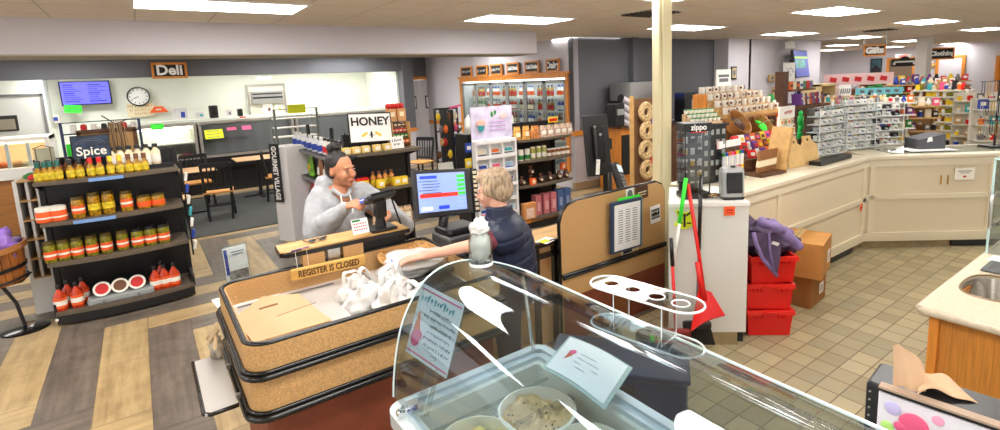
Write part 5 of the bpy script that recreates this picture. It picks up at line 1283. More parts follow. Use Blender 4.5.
row(p, [ecx(u, z, hy+.1) for u in (374,380,386,392)], 'amber syrup bottle with yellow label', 'on the second honey shelf', 'syrup bottles')
p = thing('yellow_gift_box', None, 'box'); MB().box((0,0,.045),(.08,.06,.09),bev=.004).build('box', M['yellow'], p); MB().box((0,-.032,.045),(.05,.003,.04)).build('label_face', M['wlab'], p)
row(p, [ecx(u, z, hy+.02) for u in (381,397,404)], 'small yellow gift box', 'at the right of the second shelf', 'yellow gift boxes')
def bagkind(name, h, w, m, lab=None):
    p = thing(name, None, 'bag'); b = MB()
    def f(s, v):
        a_ = 2*pi*s; k = 1-.25*v**3; dd = .4*(1-v)**.5+.12
        return Vector((w/2*cos(a_)*k*(1+.06*sin(5*a_+3*v)), w/2*sin(a_)*dd, h*v))
    b.grid(f, 18, 8); b.build('bag_body', m, p, smooth=True)
    MB().box((0,0,h),(w*.74,.008,.02)).build('folded_top', m, p)
    if lab: MB().box((0,-w*.245,h*.42),(w*.5,.004,h*.35),(radians(-4),0,0)).build('label_face', lab, p)
    return p
p = bagkind('nut_bag', .15, .11, mat('nut_mix', (206,176,140), .3, coat=.5, vary=.4, scale=45), M['wlab'])
row(p, [ecx(u, HZ[1], hy+.06) for u in (378,389,400,408)], 'clear bag of nuts', 'on the third shelf of the honey gondola', 'nut bags')
p = bagkind('candy_bag', .15, .11, mat('candy_mix', (220,190,160), .3, coat=.5, vary=.5, scale=45), M['cream'])
row(p, [ecx(u, HZ[0], hy+.04) for u in (384,394,404,413,421)], 'kraft bag of sweets with pale label', 'on the lowest honey shelf', 'sweets bags')
c = ecx(408, HZ[1], hy+.0)
def sx_(y, z): return Vector((1.78, y, z))
z = 1.22
p = bottle_kind('water_jug', 'jug', .2, .055, mat('milky_jug', (226,228,232), .25), M['white'], M['blue'], neckr=.4, capr=.42, shoulder=.6)
row(p, [sx_(y, z) for y in (7.85,7.6,7.35,7.1,6.85,6.6)], 'white jug with blue label', 'on the long black gondola top row', 'jugs', side='from far end')
p = bottle_kind('cream_soda_bottle', 'bottle', .2, .04, M['wlab'], M['black'], M['reds'], neckr=.4, capr=.5, shoulder=.62)
row(p, [sx_(y, z) for y in (6.42,6.28,6.14,6.0,5.87)], 'white bottle with black cap', 'on the top row, near end', 'white bottles, near end', side='from far end')
p = bagkind('green_snack_bag', .26, .17, mat('green_bag', (130,190,60), .4, vary=.3, scale=20), M['yellow'])
row(p, [sx_(y, .88) for y in (7.9,7.65,7.4,7.15)], 'bright green snack bag', 'on the second row beside the white carton', 'green snack bags', rz=radians(-90), side='from far end')
p = bagkind('pretzel_bag', .26, .17, mat('pretzel_bag', (170,110,70), .4, vary=.3, scale=30), M['wlab'])
row(p, [sx_(y, .88) for y in (6.7,6.45,6.2,5.95)], 'brown pretzel bag', 'hanging on the second row by the customer', 'pretzel bags', rz=radians(-90), side='from far end')
p = bagkind('crisp_bag', .25, .17, mat('crisp_bag', (220,60,50), .35, vary=.3, scale=20), M['blue'])
row(p, [sx_(y, .5) for y in (7.8,7.5,7.2,6.9,6.6,6.3)], 'red crisp bag', 'on the third row of the long gondola', 'red crisp bags', rz=radians(-90), side='from far end')
p = bagkind('crisp_bag', .25, .17, mat('crisp_bag_blue', (60,80,180), .35, vary=.3, scale=20), M['yellow'])
row(p, [sx_(y, .12) for y in (7.8,7.4,7.0,6.6,6.2)], 'blue crisp bag', 'on the long gondola lowest row', 'blue crisp bags', rz=radians(-90), side='from far end')
t = thing('wire_bread_rack', 'grey metal rack with a neon yellow card standing behind the jugs', 'rack', (1.95,8.5,0))
MB().tube([(-.3,0,0),(-.3,0,1.72),(.32,0,1.72),(.32,0,0)], .02, 8).tube([(-.3,.3,0),(-.3,.3,1.6),(.32,.3,1.6),(.32,.3,0)], .015, 8).build('frame', mat('sage_metal', (120,128,122), .5), t)
for k in range(4): MB().bx(-.3,.32,0,.3,1.15+.14*k,1.16+.14*k).build('shelf', M['wlab'], t)
MB().box((.02,-.03,1.72),(.26,.01,.13)).build('neon_card', M['neon_yellow'], t)
dz = [.16,.61,.95,1.23]
dx0, dx1, dy = 3.97, 4.9, 5.48
G3 = gondola('snack_gondola', 'dark curved snack gondola with mugs, boxes and wrapped sweets right of the seated register', ((dx0+dx1)/2,dy,0), dx1-dx0, .45, dz, top=1.42, bulge=.06)
G3['label'] = 'dark curved gondola of cups, tins and gift boxes in front of the glass coolers'
MB().bx(-.5,.5,-.02,.42,0,.08).build('white_plinth', M['white'], G3); MB().bx(-.5,.5,-.03,-.01,.1,.14).build('orange_edge', M['oak'], G3)
def dxp(u, z, y=dy+.05): return gx(u, z, y)
p = bottle_kind('travel_cup', 'cup', .15, .038, M['wlab'], M['wlab'], M['green'], neckr=.9, capr=.96, shoulder=.85, neckz=.87, capz=.88)
row(p, [dxp(521,dz[2]), dxp(527.5,dz[2])], 'white travel cup with green band', 'at the left of the second shelf', 'white travel cups')
p = bottle_kind('tea_tin', 'tin', .165, .036, mat('olive_tin', (176,180,92), .35), M['cream'], M['wlab'], neckr=.9, capr=.96, shoulder=.85, neckz=.87, capz=.88)
row(p, [dxp(u,dz[2]) for u in (533,538.5,544)], 'tall olive green tin', 'on the second shelf of the dark gondola', 'olive tins')
p = bottle_kind('cocoa_pot', 'pot', .11, .036, mat('cocoa', (150,96,56), .4), M['wlab'], M['wlab'], neckr=.9, capr=.96, shoulder=.85, neckz=.87, capz=.88)
row(p, [dxp(u,dz[2]) for u in (549,553.5,558,562.5,567)], 'short brown and white pot', 'at the right of the second shelf', 'short cocoa pots')
p = thing('wrapped_gift', None, 'gift'); MB().ell((0,0,.05),(.045,.045,.05),16,10,disp=.3).build('wrapped_sweets', mat('clear_choc', (86,52,44), .2, vary=.6, scale=50), p, smooth=True); MB().box((0,-.042,.045),(.035,.008,.03),bev=.004).build('label_face', M['cream'], p); MB().ell((0,0,.11),(.03,.02,.02),10,6,disp=.4).build('bow', M['brown'], p, smooth=True)
row(p, [dxp(u,dz[1]) for u in (522,531,541,550,559,566)], 'clear wrapped chocolate gift', 'on the third shelf of the dark gondola', 'wrapped chocolate gifts', jit=.4)
copy_tree(p, dxp(531,dz[1]+.115,dy+.12), 0, 'clear wrapped chocolate gift perched on the back row, left', 'wrapped chocolate gifts')
p = thing('orange_card_box', None, 'box'); MB().box((0,0,.045),(.085,.05,.09),bev=.004).build('box', M['orlab'], p); MB().box((0,-.027,.045),(.045,.003,.05)).build('label_face', M['cream'], p)
row(p, [dxp(533,dz[1],dy+.0), dxp(563,dz[1]+.12,dy+.1)], 'small orange box with cream panel', 'on the third shelf of the dark gondola', 'orange boxes')
p = thing('pink_gift_box', None, 'box'); MB().box((0,0,.14),(.1,.1,.28),bev=.004).build('box', mat('rose_box', (206,120,130), .5), p); MB().box((0,-.052,.12),(.05,.003,.12)).build('label_face', mat('rose_pale', (232,180,180), .5), p)
row(p, [dxp(u,dz[0],dy+.08) for u in (537,545,552)], 'rose pink tall gift box', 'on the bottom shelf of the dark gondola', 'rose gift boxes')
p = thing('blue_gift_box', None, 'box'); MB().box((0,0,.15),(.11,.1,.30),bev=.004).build('box', mat('slate_box', (74,104,160), .5), p); MB().box((0,-.052,.13),(.05,.003,.12)).build('label_face', mat('slate_pale', (150,170,210), .5), p)
row(p, [dxp(u,dz[0],dy+.08) for u in (559,566)], 'slate blue tall gift box', 'at the right of the bottom shelf', 'blue gift boxes')
p = thing('popcorn_box', 'white window box of popcorn with red flecks at the bottom shelf left', 'box', dxp(529,dz[0],dy-.02)); MB().box((0,0,.11),(.2,.08,.22),bev=.004).build('box', mat('orange_tan', (216,150,90), .5), p); MB().box((0,-.042,.09),(.13,.003,.13)).build('window', mat('flecked', (236,206,190), .4, vary=.12, scale=25), p)
p = bagkind('biscuit_bag', .17, .13, mat('biscuit_bag', (224,150,70), .3, vary=.4, scale=40), M['cream']); 
row(p, [dxp(u,dz[3],dy+.06) for u in (517,526)], 'orange and cream biscuit bag', 'on the top shelf, left end', 'orange biscuit bags', jit=.2)
p = bagkind('bread_bag', .16, .16, mat('bread_bag', (190,120,60), .4, vary=.4, scale=25), None); 
row(p, [dxp(535,dz[3],dy+.05)], 'plump golden loaf bag', 'on the top shelf of the dark gondola', 'loaf bags')
p = bagkind('cookie_bag', .15, .13, mat('cookie_bag', (190,160,140), .3, vary=.6, scale=50), M['wlab'])
row(p, [dxp(u,dz[3],dy+.06) for u in (543,550,557,563,569)], 'clear cookie bag', 'on the top shelf of the dark gondola', 'cookie bags', jit=.2)
p = thing('red_price_card', None, 'sign'); MB().box((0,0,.06),(.17,.01,.08)).build('card', M['yellow'], p); MB().box((0,-.007,.06),(.14,.003,.04)).build('red_band', M['red'], p)
row(p, [dxp(553,dz[3]+.15,dy+.2)], 'yellow and red sale card', 'above the cookie bags', 'sale cards')
c = at(498,225,z=0)
t = thing('card_rack', 'white card rack with pastel illustrated header left of the dark snack gondola', 'rack', (3.6,dy+.05,0))
w = .3; wt = mat('rack_white', (236,236,238), .4)
MB().bx(-w,w,.0,.02,0,1.68).build('back_board', wt, t)
b = MB()
for x in (-w,-w/3,w/3,w): b.bx(x-.012,x+.012,-.09,0,.1,1.28)
b.build('dividers', wt, t)
for k in range(7): MB().bx(-w,w,-.09,.0,.1+.19*k,.115+.19*k).bx(-w,w,-.1,-.09,.1+.19*k,.145+.19*k).build('pocket_shelf', wt, t)
MB().bx(-w-.01,w+.01,-.01,0,1.3,1.7).build('header_board', mat('pastel_header', (214,206,232), .5, vary=.12, scale=7), t)
MB().lathe([(.03,0),(.05,.07)], c=(-.17,-.015,1.4), n=14).build('cup_drawing', M['teal'], t); MB().ell((-.17,-.02,1.5),(.07,.008,.045),14,8).build('whip_drawing', mat('peach', (236,176,160), .6), t)
MB().ell((.0,-.014,1.6),(.02,.004,.035),10,6).ell((.05,-.014,1.62),(.018,.004,.03),10,6).build('leaf_drawing', M['green'], t); MB().ell((.17,-.014,1.58),(.06,.004,.05),14,8).build('cup_top_drawing', mat('pale_pink', (240,206,206), .6), t)
b = MB()
for k in range(3): b.box((.08,-.013,1.5-.05*k),(.24,.003,.018))
b.build('header_script', mat('lilac_ink', (196,160,214), .7), t)
pcols = [M['yellow'],M['orange'],M['teal'],M['blue'],M['pink'],mat('sky', (150,200,226), .6),M['cream'],M['brown'],M['purple']]
for r_ in range(6):
    for cix in range(3):
        o = thing('drink_mix_packet', 'small picture packet in the white card rack, %s row from the top, %s column' % (ORD[r_], ('left','middle','right')[cix]), 'packet', (3.6-.2+.2*cix, dy+.0, .1+.19*(5-r_)+.02), 0, 'packets in the white card rack', rx=radians(-8))
        MB().box((0,0,.055),(.15,.03,.09)).build('packet_body', mat('pale_packet', (222,226,226), .5), o)
        MB().box((0,-.017,.07),(.11,.003,.04)).build('picture', pcols[(r_*3+cix)%9] if r_ else (M['cream'],M['orange'],M['teal'])[cix], o)
        MB().box((0,-.017,.03),(.13,.003,.015)).build('dark_strip', M['ink'] if r_ in (0,2) else pcols[(r_+cix)%9], o)
for k in range(7):
    p_ = gx(468+7*k, 1.45, 6.2); o = thing('ice_melt_bottle', 'white round-topped bottle showing above the card rack, %s from the left' % ORD[k], 'bottle', (p_.x,6.2,1.3), 0, 'white round tops above the card rack')
    MB().lathe([(.05,0),(.055,.1),(.05,.2),(.02,.24)], n=14).build('bottle_body', (M['white'],M['wlab'],mat('mint', (196,226,196), .5))[k%3], o, smooth=True); MB().lathe([(.02,.24),(.02,.27)], n=10).build('cap', M['white'], o)
xl_, xr_ = gx(462,1.2,6.3).x, gx(516,1.2,6.3).x; w_ = (xr_-xl_)/2
t = thing('back_shelf', 'black shelf carrying white bottles behind the card rack', 'shelf unit', ((xl_+xr_)/2,6.3,0))
MB().bx(-w_,w_,-.15,.2,1.27,1.3).build('shelf_board', M['black'], t); MB().bx(-w_,-w_+.03,-.15,.2,0,1.27).bx(w_-.03,w_,-.15,.2,0,1.27).bx(-w_,w_,.17,.2,0,1.27).build('frame', M['black'], t)
for k, (m_, nm) in enumerate(((M['blue'],'blue'),(M['yellow'],'yellow'),(M['green'],'green'),(M['teal'],'teal'))):
    o = thing('hook_packet', '%s packet on the black shelf side left of the card rack' % nm, 'packet', (gx(468,1.2-.2*k,6.1).x,6.1,1.13-.21*k)); MB().box((0,0,0),(.1,.03,.13),bev=.01).build('packet_body', m_, o); MB().box((0,-.017,0),(.06,.003,.05)).build('label_face', M['wlab'], o)
t = thing('spinner_rack', 'tall black spinner rack hung with key rings, toys and brochures by the double doors', 'rack', (3.65,7.4,0))
cx0 = gx(448,1,7.4).x; t.location.x = cx0
MB().cyl((0,0,0),(0,0,1.62),.025).build('pole', M['blackm'], t); MB().lathe([(.25,0),(.25,.03),(.05,.06)], n=20).build('foot', M['blackm'], t, smooth='auto')
MB().bx(-.2,.2,-.02,.02,1.25,1.27).bx(-.2,.2,-.02,.02,1.6,1.63).bx(-.21,-.19,-.02,.02,.3,1.62).bx(.19,.21,-.02,.02,.3,1.62).bx(-.02,.02,-.2,.2,.3,1.6).build('frame', M['black'], t)
MB().box((.14,-.06,1.64),(.2,.02,.03),(0,radians(-8),0)).build('pink_topper', M['pink'], t)
pc_ = [M['white'],M['orange'],M['reds'],M['cream'],M['blue'],M['brown'],M['grey'],M['black'],M['pink'],M['wood'],M['yellow'],M['steel']]
k = 0
for lvl in range(6):
    for j in range(4):
        a_ = j*pi/2+.4*lvl; z = 1.5-.2*lvl
        if lvl < 4: x_, y_ = .2*cos(a_)+.05*(j-1.5), -.06-.1*abs(sin(a_)); sz = (.07,.04,.12); nm = 'hanging_trinket'; ct = 'trinket'
        else: x_, y_ = -.2+.13*j, -.14; sz = (.12,.05,.15); nm = 'brochure_pack'; ct = 'brochures'
        o = thing(nm, 'small %s hanging on the spinner rack, %s level from the top, %s spot' % ('trinket' if lvl<4 else 'brochure pack', ORD[lvl], ORD[j]), ct, (t.location.x+x_, 7.4+y_, z), random.uniform(-.4,.4), 'goods on the spinner rack')
        m1 = (pc_[(k*5)%12] if lvl<4 else M['wlab']); k += 1
        if lvl < 4: MB().ell((0,0,0),(sz[0]*.55,sz[1]*.6,sz[2]*.5),12,8,disp=.5,seed=k).build('trinket_body', m1, o, smooth=True)
        else: MB().box((0,0,0),sz,(radians(-15),0,0)).build('brochures', m1, o)
        MB().tube([(0,.02,sz[2]*.4),(0,.06,sz[2]*.6)], .004, 5).build('hook', M['steel'], o)
nd = 6; t = None
yy0, yy1 = y0_c, y1_c = at(567,80,x=XD).y, at(461.5,84,x=XD).y
co = thing('cooler_case', 'row of six glass door coolers framed in orange oak in the pale wall', 'cooler', (XD,(yy0+yy1)/2,0)); hw = (yy1-yy0)/2
MB().bx(-.03,.02,-hw-.05,hw+.05,2.03,2.11).bx(-.03,.02,-hw-.05,-hw+.03,.3,2.03).bx(-.03,.02,hw-.03,hw+.05,.3,2.03).bx(-.05,.03,-hw-.1,hw+.1,2.1,2.14).build('oak_frame', M['oak'], co)
MB().bx(.72,.75,-hw,hw,.3,2.03).bx(.02,.75,-hw,hw,2.03,2.05).bx(.02,.75,-hw,hw,.27,.3).bx(.02,.75,-hw-.02,-hw,.3,2.03).bx(.02,.75,hw,hw+.02,.3,2.03).build('cabinet', mat('cooler_inner', (226,230,230), .5), co)
MB().bx(.05,.3,-hw+.1,hw-.1,2.0,2.02).build('cooler_lamp', mat('cooler_lamp', (250,252,255), .5, emit=4.5), co)
dwid = (yy1-yy0-.06)/nd
for k in range(nd):
    yc_ = -hw+.03+dwid*(k+.5); a_, c_ = yc_-dwid/2+.006, yc_+dwid/2-.006
    MB().bx(-.02,.01,a_,a_+.045,.32,2.0).bx(-.02,.01,c_-.045,c_,.32,2.0).bx(-.02,.01,a_,c_,1.94,2.0).bx(-.02,.01,a_,c_,.32,.42).build('door_frame', mat('door_grey', (150,152,150), .35, metal=.4), co)
    MB().bx(-.008,-.002,a_+.045,c_-.045,.42,1.94).build('glass_pane', M['glass'], co)
    MB().tube([(-.05,a_+.03,.95),(-.06,a_+.03,1.2),(-.05,a_+.03,1.45)], .01, 6).build('handle', M['steel'], co)
    for z in (.5,.82,1.12,1.4,1.68): MB().bx(.2,.62,a_+.03,c_-.03,z-.02,z).build('wire_shelf', M['wlab'], co)
dk = [bottle_kind('drink_bottle', 'bottle', .22, .04, m_, c_, l_, neckr=.4, capr=.45) for m_, c_, l_ in ((M['wlab'],M['blue'],M['orlab']),(M['redsauce'],M['white'],M['wlab']),(mat('green_drink', (50,140,60), .2),M['yellow'],M['wlab']),(M['gold'],M['black'],M['reds']),(M['blue'],M['white'],M['wlab']),(M['salsa'],M['red'],M['cream']))]
used = set(); dn = ('white','red','green','amber','blue','dark brown')
dname = ('rightmost','second from right','third from right','third from left','second from left','leftmost')
for k in range(nd):
    yc_ = (yy0+yy1)/2-hw+.03+dwid*(k+.5)
    for si, z in enumerate((.82,1.12,1.4,1.68)):
        kind = (k*3+si*2+(si*k)%3) % 6
        if k == 0 and si == 1: kind = 5
        for j in range(5):
            pos = (XD+.27, yc_-dwid*.33+dwid*.66*j/4, z)
            lab = '%s drink bottles in the %s cooler door, %s shelf' % (dn[kind], dname[k], ('lowest seen','third','second','top')[si])
            lab = '%s drink bottle in the %s cooler, %s shelf up, place %s' % (dn[kind], dname[k], ORD[si], ORD[j])
            if kind not in used:
                o = dk[kind]; o.location = pos; o['label'] = lab; o['group'] = 'bottles in the coolers'; used.add(kind)
            else: copy_tree(dk[kind], pos, 0, lab, 'bottles in the coolers')
for i, o in enumerate(dk):
    if i not in used: put(o, (XD+.27,(yy0+yy1)/2,.5)); o['label'] = '%s drink bottle on the lowest cooler shelf' % dn[i]; o['group'] = 'bottles in the coolers'
SG = [(467.5,''),(483,''),(497.5,''),(514,'Cold Drinks'),(533,'Cold Drinks'),(554,'Dairy')]
for k, (u, s) in enumerate(SG):
    p = at(u, 73-.06*(u-467)-(1 if k==5 else 0), x=XD-.03); W_ = (.55,.52,.5,.47,.5,.42)[k]
    framed_sign('department_sign', ('wood framed black sign reading %s above the %s cooler door' % (s, dname[5-k])) if s else 'small wood framed black sign above the %s cooler door' % dname[5-k], (XD-.05,p.y,2.26), W_*.82, .2, s, .17 if s == 'Dairy' else .1, rz=radians(-90), fr=.03, group='signs over the coolers', sx=1 if s=='Dairy' else .75, bold=.005)
    if not s: scrib(W_*.66, .07, M['paper'], [o for o in COL.objects if o.get('category') == 'sign'][-1], (0,-.014,0), seed=k, gap=.05)
p = at(640,95,y=6.5)
t = thing('steel_dispenser', 'stainless drinks dispenser with blue lit side against the dark wall', 'dispenser', (p.x,6.5,1.162))
x0_, x1_ = at(622,90,y=6.5).x-p.x, at(657,90,y=6.5).x-p.x; zt_ = at(640,82,y=6.5).z-1.162
MB().bx(x0_,x1_,-.2,.3,zt_-.32,zt_).build('upper_housing', M['steel'], t); MB().bx(x0_,x1_,.0,.3,0,zt_-.32).build('rear_housing', M['black'], t); MB().bx(x1_-.2,x1_,-.21,-.2,zt_-.3,zt_-.02).build('blue_panel', mat('blue_glow', (50,110,240), .3, emit=.8), t); MB().bx(x0_,x1_,-.25,.0,0,.04).build('drip_tray', M['black'], t)
for k in range(4):
    q_ = at(629,103+7.5*k,y=6.2); o = thing('cup_tube', 'pale cup dispenser tube in the drinks corner, %s from the top' % ORD[k], 'cup dispenser', q_, 0, 'cup tubes', ry=radians(25))
    MB().cyl((-.22,0,0),(.12,0,0),.06,.06,14).build('tube', mat('tube_grey', (196,190,196), .3), o, smooth='auto'); MB().cyl((-.24,0,0),(-.22,0,0),.068,.068,14).build('rubber_ring', M['black'], o)
q_ = at(630,165,y=6.3); t = thing('beverage_counter', 'oak beverage counter with open dark niche under the cup tubes', 'counter', (q_.x,6.3,0))
xa_, xb_ = at(616,150,y=6.3).x-q_.x, at(650,150,y=6.3).x-q_.x
MB().bx(xa_,xb_,-.1,.4,0,1.12).build('oak_body', M['oak'], t); MB().bx(xa_-.05,xb_,-.14,.4,1.12,1.16).build('worktop', M['darkwood'], t); MB().bx(xa_+.03,xa_+.28,-.12,-.1,.3,1.0).build('niche_shade', M['black'], t); MB().bx(xa_+.33,xb_-.03,-.115,-.1,.1,1.05).build('door_face', mat('oak_door', (196,124,54), .5, vary=.1, scale=30, stretch=(1,1,.1)), t)  # flat black slab stands in for the shade inside the counter opening
q_ = at(620,125,y=6.1); t = thing('black_box_fixture', 'black box dispenser on the beverage counter beside the tubes', 'dispenser', (q_.x,6.2,1.165)); MB().box((0,0,.2),(.25,.2,.4),bev=.02).build('case', M['black'], t); MB().box((0,-.11,.25),(.16,.02,.1)).build('slot', M['steel'], t)
q_ = at(608,100,y=YD-.1)
q_ = at(648,150,y=3.9)
t = thing('hanging_display', 'pegboard tower hung with straw wreaths just left of the beige post', 'display rack', (q_.x+.05,4.0,0))
MB().bx(-.18,.2,0,.03,.6,1.75).build('peg_panel', mat('peg_tan', (120,84,54), .7), t); MB().bx(-.2,-.18,-.01,.04,0,1.78).bx(.2,.22,-.01,.04,0,1.78).build('frame', M['wood'], t); MB().bx(-.2,.22,-.15,.15,0,.05).build('foot', M['wood'], t)
straw = mat('straw_weave', (206,176,128), .8, vary=.3, scale=60, bump=.6)
for k, v in enumerate((112,131,150,170)):
    zc = at(648,v,y=3.9).z; o = thing('straw_wreath', 'woven straw wreath on the tower by the beige post, %s from the top' % ORD[k], 'wreath', (q_.x+.02*(k%2),3.93,zc), 0, 'straw wreaths', rx=radians(90))
    for r_, rad in ((.092,.026),(.055,.02)):
        MB().tube([(r_*cos(a_),r_*sin(a_),.0) for a_ in [2*pi*i/18 for i in range(18)]], rad, 8, closed=True).build('ring', straw, o, smooth=True)
for k, v in enumerate((121,160,182)):
    o = thing('gift_tag', '%s tag hanging between the straw wreaths' % ('lilac','red','white')[k], 'tag', at(653,v,y=3.9), 0); MB().box((0,0,0),(.06,.01,.06),bev=.004).build('card', (M['purple'],M['red'],M['white'])[k], o); MB().tube([(0,0,.03),(0,.03,.05)], .002, 5).build('string', M['wood'], o)
SK1 = mat('warm_skin', (196,134,100), .5, spec=.4); SK2 = mat('fair_skin', (226,172,148), .5, spec=.4)
def capsule(b, p, q, r0, r1, n=14):
    p = Vector(p); q = Vector(q); b.tube([p, p.lerp(q,.5), q], [r0,(r0+r1)/2,r1], n); b.ell(p,(r0,r0,r0),n,8); b.ell(q,(r1,r1,r1),n,8); return b
def chain(b, pts, rs, n=14):
    for i in range(len(pts)-1): capsule(b, pts[i], pts[i+1], rs[i], rs[i+1], n)
    return b
def head_verts(b, c, R, s=1.0):
    """skull, jaw, nose, brow, ears as overlapping volumes; face looks to local -Y"""
    def P(x,y,z): return Vector(c)+R @ (Vector((x,y,z))*s)
    def E_(x,y,z,rx,ry,rz,n=18): b.ell(P(x,y,z),(rx*s,ry*s,rz*s),n,12,R=R)
    E_(0,.012,.03,.075,.092,.09); E_(0,-.03,-.02,.062,.062,.075); E_(0,-.045,-.065,.042,.045,.04); E_(0,-.078,-.09,.02,.018,.018)
    E_(.035,-.062,-.028,.028,.03,.03); E_(-.035,-.062,-.028,.028,.03,.03)
    E_(0,-.078,.028,.05,.012,.011)
    b.tube([P(0,-.088,.022),P(0,-.102,-.008),P(0,-.112,-.026)], [.008*s,.011*s,.013*s], 10); E_(0,-.108,-.028,.017,.014,.010,12); E_(0,-.092,-.056,.026,.012,.007,14); E_(0,-.09,-.066,.022,.012,.007,14)
    for sx in (-1,1): E_(sx*.072,.016,-.008,.009,.017,.026,12)
def face_bits(parent, c, R, s, lipm, browm, loc):
    def P(x,y,z): return Vector(c)+R @ (Vector((x,y,z))*s)
    for sx in (-1,1):
        MB().ell(P(sx*.031,-.0865,.008),(.0135*s,.006*s,.0075*s),12,8,R=R).build('eye', mat('eye_white', (236,230,224), .2), parent, smooth=True).location = loc
        MB().ell(P(sx*.031-.002,-.0925,.008),(.0062*s,.003*s,.0062*s),10,6,R=R).build('iris', mat('iris_dark', (40,26,20), .15), parent, smooth=True).location = loc
        MB().tube([P(sx*.047,-.088,.026),P(sx*.032,-.0975,.0315),P(sx*.014,-.099,.028)], [.0012*s,.0022*s,.002*s], 6).build('eyebrow', browm, parent, smooth=True).location = loc
        MB().tube([P(sx*.046,-.084,.012),P(sx*.031,-.0945,.0165),P(sx*.017,-.091,.011)], [.0015*s,.002*s,.0015*s], 6).build('eyelid', lipm, parent, smooth=True).location = loc
    MB().ell(P(0,-.1035,-.0575),(.021*s,.006*s,.0048*s),14,8,R=R).ell(P(0,-.1015,-.0655),(.018*s,.006*s,.0052*s),14,8,R=R).build('lips', lipm, parent, smooth=True).location = loc
def hand(b, w, d, up, s=1.0, curl=.5, thumb=1):
    """five separate fingers; w wrist, d pointing direction, up = back of hand"""
    w = Vector(w); d = Vector(d).normalized(); up = Vector(up); sd = d.cross(up).normalized(); up = sd.cross(d).normalized()
    pc_ = w+d*.05*s
    for k in range(4):
        o_ = (-.027+.018*k)*s; capsule(b, w+sd*o_*.6, w+d*.085*s+sd*o_, .013*s, .011*s, 10)
    L_ = (.058,.07,.075,.066)
    for k in range(4):
        o_ = (-.027+.018*k)*s; base = w+d*.088*s+sd*o_*1.05; l_ = L_[k if thumb > 0 else 3-k]*s
        a1 = curl*.7; a2 = curl*1.5; a3 = curl*2.2
        p1 = base+(d*cos(a1)-up*sin(a1))*l_*.45; p2 = p1+(d*cos(a2)-up*sin(a2))*l_*.33; p3 = p2+(d*cos(a3)-up*sin(a3))*l_*.25
        chain(b, [base,p1,p2,p3], [.0095*s,.0088*s,.008*s,.007*s], 8)
    th = sd*(thumb)
    t0 = w+d*.02*s+th*.024*s; t1 = t0+(d*.6+th*.7-up*.25).normalized()*.04*s; t2 = t1+(d*.9+th*.2-up*.5).normalized()*.032*s; t3 = t2+(d*.9-th*.1-up*.6).normalized()*.022*s
    chain(b, [t0,t1,t2,t3], [.013*s,.0115*s,.010*s,.0085*s], 8)
B0 = Vector((1.1,3.72,0))
W = thing('person', 'woman with dark hair bun in grey hooded sweatshirt leaning on the customer shelf', 'person', B0)
def rel(u, v, y): return at(u, v, y=y)-B0
hc = rel(341,170,3.66); hc.z = hc.z
RH = Euler((radians(4),radians(-3),radians(27))).to_matrix()
sh_r, sh_l = Vector((-.135,.02,1.245)), Vector((.165,.03,1.225))   # image-left and image-right shoulder
neck = Vector((hc.x-.01,.0,1.33))
el_r = rel(318,232,3.60); wr_r = rel(347,206,3.40); wr_l = rel(388,214,3.42); el_l = rel(404,226,3.66)
b = MB()
head_verts(b, hc, RH, 1.03)
chain(b, [hc+Vector((0,.02,-.06)), neck, Vector((.0,.03,1.24))], [.055,.055,.08])
chain(b, [Vector((0,.03,1.22)),Vector((0,.04,1.05)),Vector((0,.05,.9))], [.14,.13,.15], 18)
chain(b, [sh_r*.95+Vector((0,0,-.01)), el_r, wr_r], [.055,.042,.027]); chain(b, [sh_l*.95, el_l, wr_l], [.055,.042,.027])
for sx in (-1,1): chain(b, [Vector((sx*.09,.05,.86)),Vector((sx*.1,.03,.47)),Vector((sx*.1,.06,.08))], [.09,.06,.042]); chain(b, [Vector((sx*.1,.06,.05)),Vector((sx*.11,-.1,.035))], [.04,.032])
hd = (rel(357,203,3.30)-wr_r)
hand(b, wr_r, hd, Vector((-.3,-.5,.8)), 1.0, .75, thumb=-1)
hand(b, wr_l, Vector((-.5,-.75,.1)), Vector((.4,-.5,.7)), 1.0, .8, thumb=1)
remeshed(b, 'body', SK1, W, .0055, 3)
zero = Vector((0,0,0))
face_bits(W, hc, RH, 1.03, mat('lips_rose', (176,96,84), .4), mat('brow_dark', (40,28,24), .7), zero)
hairm = mat('black_hair', (34,28,28), .42, vary=.5, scale=60, stretch=(1,6,1), bump=.5)
def HP(x,y,z): return hc+RH @ (Vector((x,y,z))*1.03)
b = MB(); b.ell(HP(0,.028,.044),(.082,.096,.092),26,18,R=RH); b.ell(HP(0,.05,-.0),(.075,.07,.075),20,12,R=RH)
b.ell(HP(.0,.05,.145),(.052,.046,.04),20,12,R=RH,disp=.5,seed=3,fs_=3); b.ell(HP(-.02,.05,.165),(.03,.03,.022),14,8,R=RH,disp=.7,seed=5); b.ell(HP(.025,.04,.16),(.028,.028,.02),14,8,R=RH,disp=.7,seed=6)
hair = remeshed(b, 'hair', hairm, W, .006, 2, fold=.003, fscale=30)
Ri = RH.transposed()
for v in hair.data.vertices:
    q = Ri @ (v.co-hc)/1.03
    if q.y < -.03 and q.z < .075-(abs(q.x)*.25): v.co = hc+RH @ (Vector((q.x*.8, max(q.y,-.045)*.7, q.z*.9))*1.03)
    elif q.y < .03 and q.z < .03 and abs(q.x) > .05: v.co = hc+RH @ (Vector((q.x*.82, q.y, q.z))*1.03)
0 and MB().tube([HP(.062,-.02,.05),HP(.077,-.018,.01),HP(.076,-.012,-.03)], [.004,.005,.002], 6).tube([HP(-.062,-.02,.05),HP(-.077,-.018,.01),HP(-.076,-.012,-.03)], [.004,.005,.002], 6).build('loose_strands', hairm, W)
hood = mat('heather_grey_fleece', (172,174,178), .9, vary=.07, scale=25, bump=.2, sheen=.3)
b = MB()
